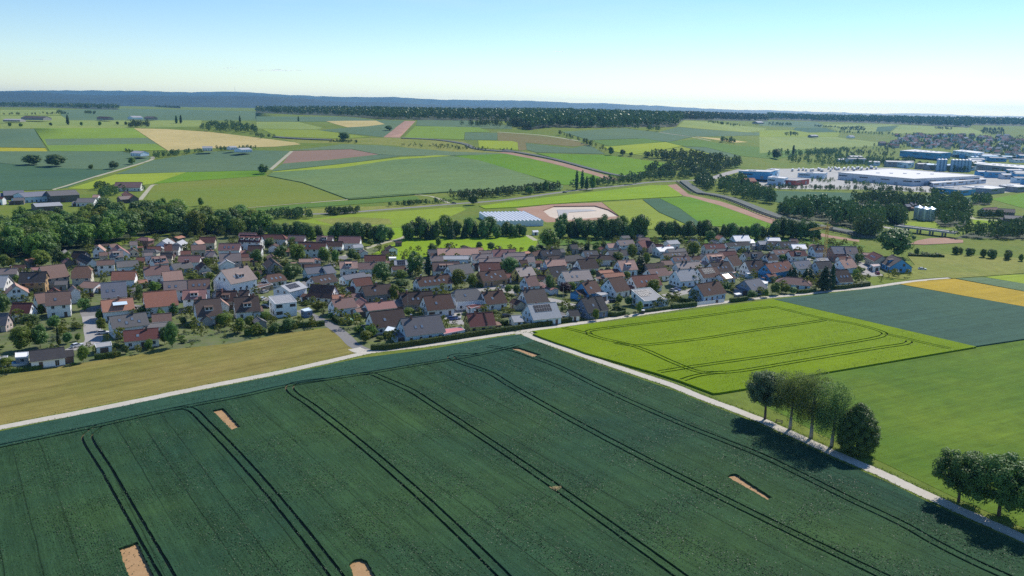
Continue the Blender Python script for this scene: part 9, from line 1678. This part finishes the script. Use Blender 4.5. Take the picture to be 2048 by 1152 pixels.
# ================================================================== standing crop: leaf blades above the canopy
def crop_blades(name,label,mat,regname,zc,dens,ymax,size,rot,near):
    rs=[i for i,r in enumerate(regions) if r[0]==regname[0] and r[1]==regname[1]]
    tri=np.array([list(f[:3]) for fi,f in enumerate(fo) if regof[fi]==rs[0]]); A,B_,C_=_va[tri[:,0]],_va[tri[:,1]],_va[tri[:,2]]
    ar=np.abs((B_[:,0]-A[:,0])*(C_[:,1]-A[:,1])-(B_[:,1]-A[:,1])*(C_[:,0]-A[:,0]))/2; n=int(ar.sum()*dens); k=rng.choice(len(tri),n,p=ar/ar.sum()); u=rng.random((n,2)); s=np.sqrt(u[:,:1]); v=u[:,1:]
    Q=A[k]*(1-s)+B_[k]*s*(1-v)+C_[k]*s*v
    keep=(Q[:,1]<ymax)&(np.abs(Q[:,0])<Q[:,1]*.70+8)&(Q[:,1]>95)&(rng.random(n)<np.clip((near/Q[:,1])**1.5,0,1)); Q=Q[keep]; n=len(Q)
    c,sn=math.cos(rot),math.sin(rot); x=Q[:,0]*c-Q[:,1]*sn; y=Q[:,0]*sn+Q[:,1]*c; x=np.round(x/.5)*.5+rng.normal(0,.07,n); Q=np.stack([x*c+y*sn,-x*sn+y*c],1)
    hump=.05*np.sin(Q[:,0]*.21+np.sin(Q[:,1]*.17)*2)
    Pp=np.stack([Q[:,0],Q[:,1],zc+rng.uniform(-.06,.10,n)+hump],1); yaw=rng.uniform(0,math.pi,n); tl=rng.uniform(.75,1.35,n)*rng.choice((-1,1),n)
    uu=np.stack([np.cos(yaw),np.sin(yaw),np.zeros(n)],1); ww=np.stack([-np.sin(yaw)*np.sin(tl),np.cos(yaw)*np.sin(tl),np.cos(tl)],1); sz=(size*rng.uniform(.6,1.3,n))[:,None]
    Vv=np.stack([Pp-uu*sz*.55-ww*sz*.5,Pp+uu*sz*.55-ww*sz*.5,Pp+uu*sz*.2+ww*sz*.6,Pp-uu*sz*.25+ww*sz*.5],1).reshape(-1,3).astype(np.float32); me=bpy.data.meshes.new(name); Fa=np.arange(4*n,dtype=np.int32)
    me.vertices.add(4*n); me.vertices.foreach_set('co',Vv.ravel()); me.loops.add(4*n); me.loops.foreach_set('vertex_index',Fa); me.polygons.add(n); me.polygons.foreach_set('loop_start',Fa[::4].copy()); me.update(calc_edges=True); me.materials.append(MAT[mat])
    tag(obj(name,me),label,None,None,'stuff')
leafmat('blade_wheat',(0.024,0.068,0.034),(0.043,0.096,0.030),0.25,0.05); leafmat('blade_barley',(0.150,0.235,0.006),(0.185,0.265,0.008),0.3,0.05); leafmat('blade_teal',(0.030,0.082,0.052),(0.040,0.096,0.050),0.25,0.05)
crop_blades('wheat_blades','standing green wheat of the foreground field','blade_wheat',('wheat_field','large dark green wheat field filling the foreground'),0.52,9.0,300,0.21,RD,165)
crop_blades('wheat_blades','standing wheat of the headland strip','blade_teal',('wheat_headland','teal headland strip of wheat along the farm track'),0.47,6.0,300,0.2,math.radians(-130),190)
crop_blades('barley_blades','standing bright barley','blade_barley',('barley_field','bright yellow-green barley field beside the track junction'),0.62,4.0,360,0.19,math.radians(-117),260)
for lb in PL: crop_blades('plot_weeds','sparse weeds on the '+lb,'blade_wheat',('bare_soil_plot',lb),0.12,0.7,300,0.2,RD,400)
# ================================================================== rough growth along the tree-lined track
P=[];Nn=[]
for (name,label,mat,off,wid,pts) in LINES:
    if name!='farm_track': continue
    seg=[(pts[i],pts[i+1]) for i in range(len(pts)-1)]
    for a,b in seg:
        l=math.dist(a,b)
        if l<.5: continue
        dx,dy=(b[0]-a[0])/l,(b[1]-a[1])/l
        dens=26 if 'tree-lined' in label else 9
        for k in range(int(l*dens)):
            u=random.uniform(0,l); side=random.choice((-1,1)); o_=side*(wid/2+abs(random.gauss(0.35,.55))); x=a[0]+dx*u-dy*o_; y=a[1]+dy*u+dx*o_
            P.append((x,y,random.uniform(.03,.35)**1.2)); Nn.append((random.gauss(0,.6),random.gauss(0,.6),.7))
Vq,Fq=leaf_quads(np.array(P),np.array(Nn),.15,9,.6)
tag(obj('verge_grass',mesh('verge_grass',Vq.tolist(),[tuple(f) for f in Fq.tolist()],'leaf_b')),'rough grass and weeds along the edges of the farm tracks',None,None,'stuff')
# ================================================================== clouds and the hazy air
def cloud(i,x,y,z,lx,lz,label):
    r=np.random.default_rng(500+i); v=[];f=[]
    for k in range(7):
        c=np.array([((k+.5)/7-.5+r.uniform(-.05,.05))*lx,r.uniform(-.2,.2)*lx,0]); q=lz*(1-abs(c[0])/lx*1.5)*r.uniform(.5,1.0); n=len(v)
        for a in range(6):
            for b in range(10): th=math.pi*a/5; ph=2*math.pi*b/10; v.append((c[0]+math.sin(th)*math.cos(ph)*q*3.2,c[1]+math.sin(th)*math.sin(ph)*q*2.5,max(c[2]+math.cos(th)*q*.7,-q*.2)))
        for a in range(5):
            for b in range(10): f.append((n+a*10+b,n+(a+1)*10+b,n+(a+1)*10+(b+1)%10,n+a*10+(b+1)%10))
    tag(obj('cloud',mesh('cloud',v,f,'cloudmat',None,True),None,(x,y,z)),label,None,None,'structure')
m,nt,out=nodes('cloudmat'); N=NT(nt); nz=N.noise(N.pos(0,(1,1,2.5)),0.006,5,0.65)
lw=N.n('ShaderNodeLayerWeight', i={'Blend':0.5}).outputs['Facing']
al=N.math('MULTIPLY',N.math('POWER',N.math('SUBTRACT',1.0,lw),1.6),N.ramp(nz,0.3,0.7)); tr=N.n('ShaderNodeBsdfTransparent'); tl_=N.n('ShaderNodeBsdfTranslucent', i={'Color':(1,1,1,1)}); df=N.n('ShaderNodeBsdfDiffuse', i={'Color':(1,1,1,1)})
ms=N.n('ShaderNodeMixShader', i={0:0.8,1:df.outputs[0],2:tl_.outputs[0]}); mx=N.n('ShaderNodeMixShader', i={0:N.math('MULTIPLY',al,0.5),1:tr.outputs[0],2:ms.outputs[0]}); nt.links.new(mx.outputs[0],out.inputs[0])
def sky_at(px,py,D):
    a=(px-1024)/1650; b=(576-py)/1650; d=_F+_R*a+_U*b; d*=D/d.y; return (d.x,D,85+d.z)
for i,(px,py,lx,lz,labl) in enumerate(((560,141,1100,55,'thin elongated white cloud above the far ridge'),(459,136,300,28,'tiny cloud left of the elongated cloud'),(85,120,350,26,'faint tiny cloud at the far left of the sky'),(180,123,230,18,'faintest tiny cloud right of the far left one'),(1118,103,260,30,'tiny bright cloud near the middle of the sky'))):
    cloud(i,*sky_at(px,py,16500),lx,lz,labl)
m,nt,out=nodes('haze_air'); N=NT(nt); pv=N.n('ShaderNodeVolumePrincipled', i={'Color':(0.22,0.55,1.0,1),'Density':4.6e-5,'Anisotropy':0.35}); nt.links.new(pv.outputs[0],out.inputs['Volume'])
hb=MB().box(-14300,14300,-600,14300,-4,HAZE_TOP).build('haze',['haze_air'])
tag(obj('haze',hb),'pale blue summer haze over the whole landscape',None,None,'stuff')
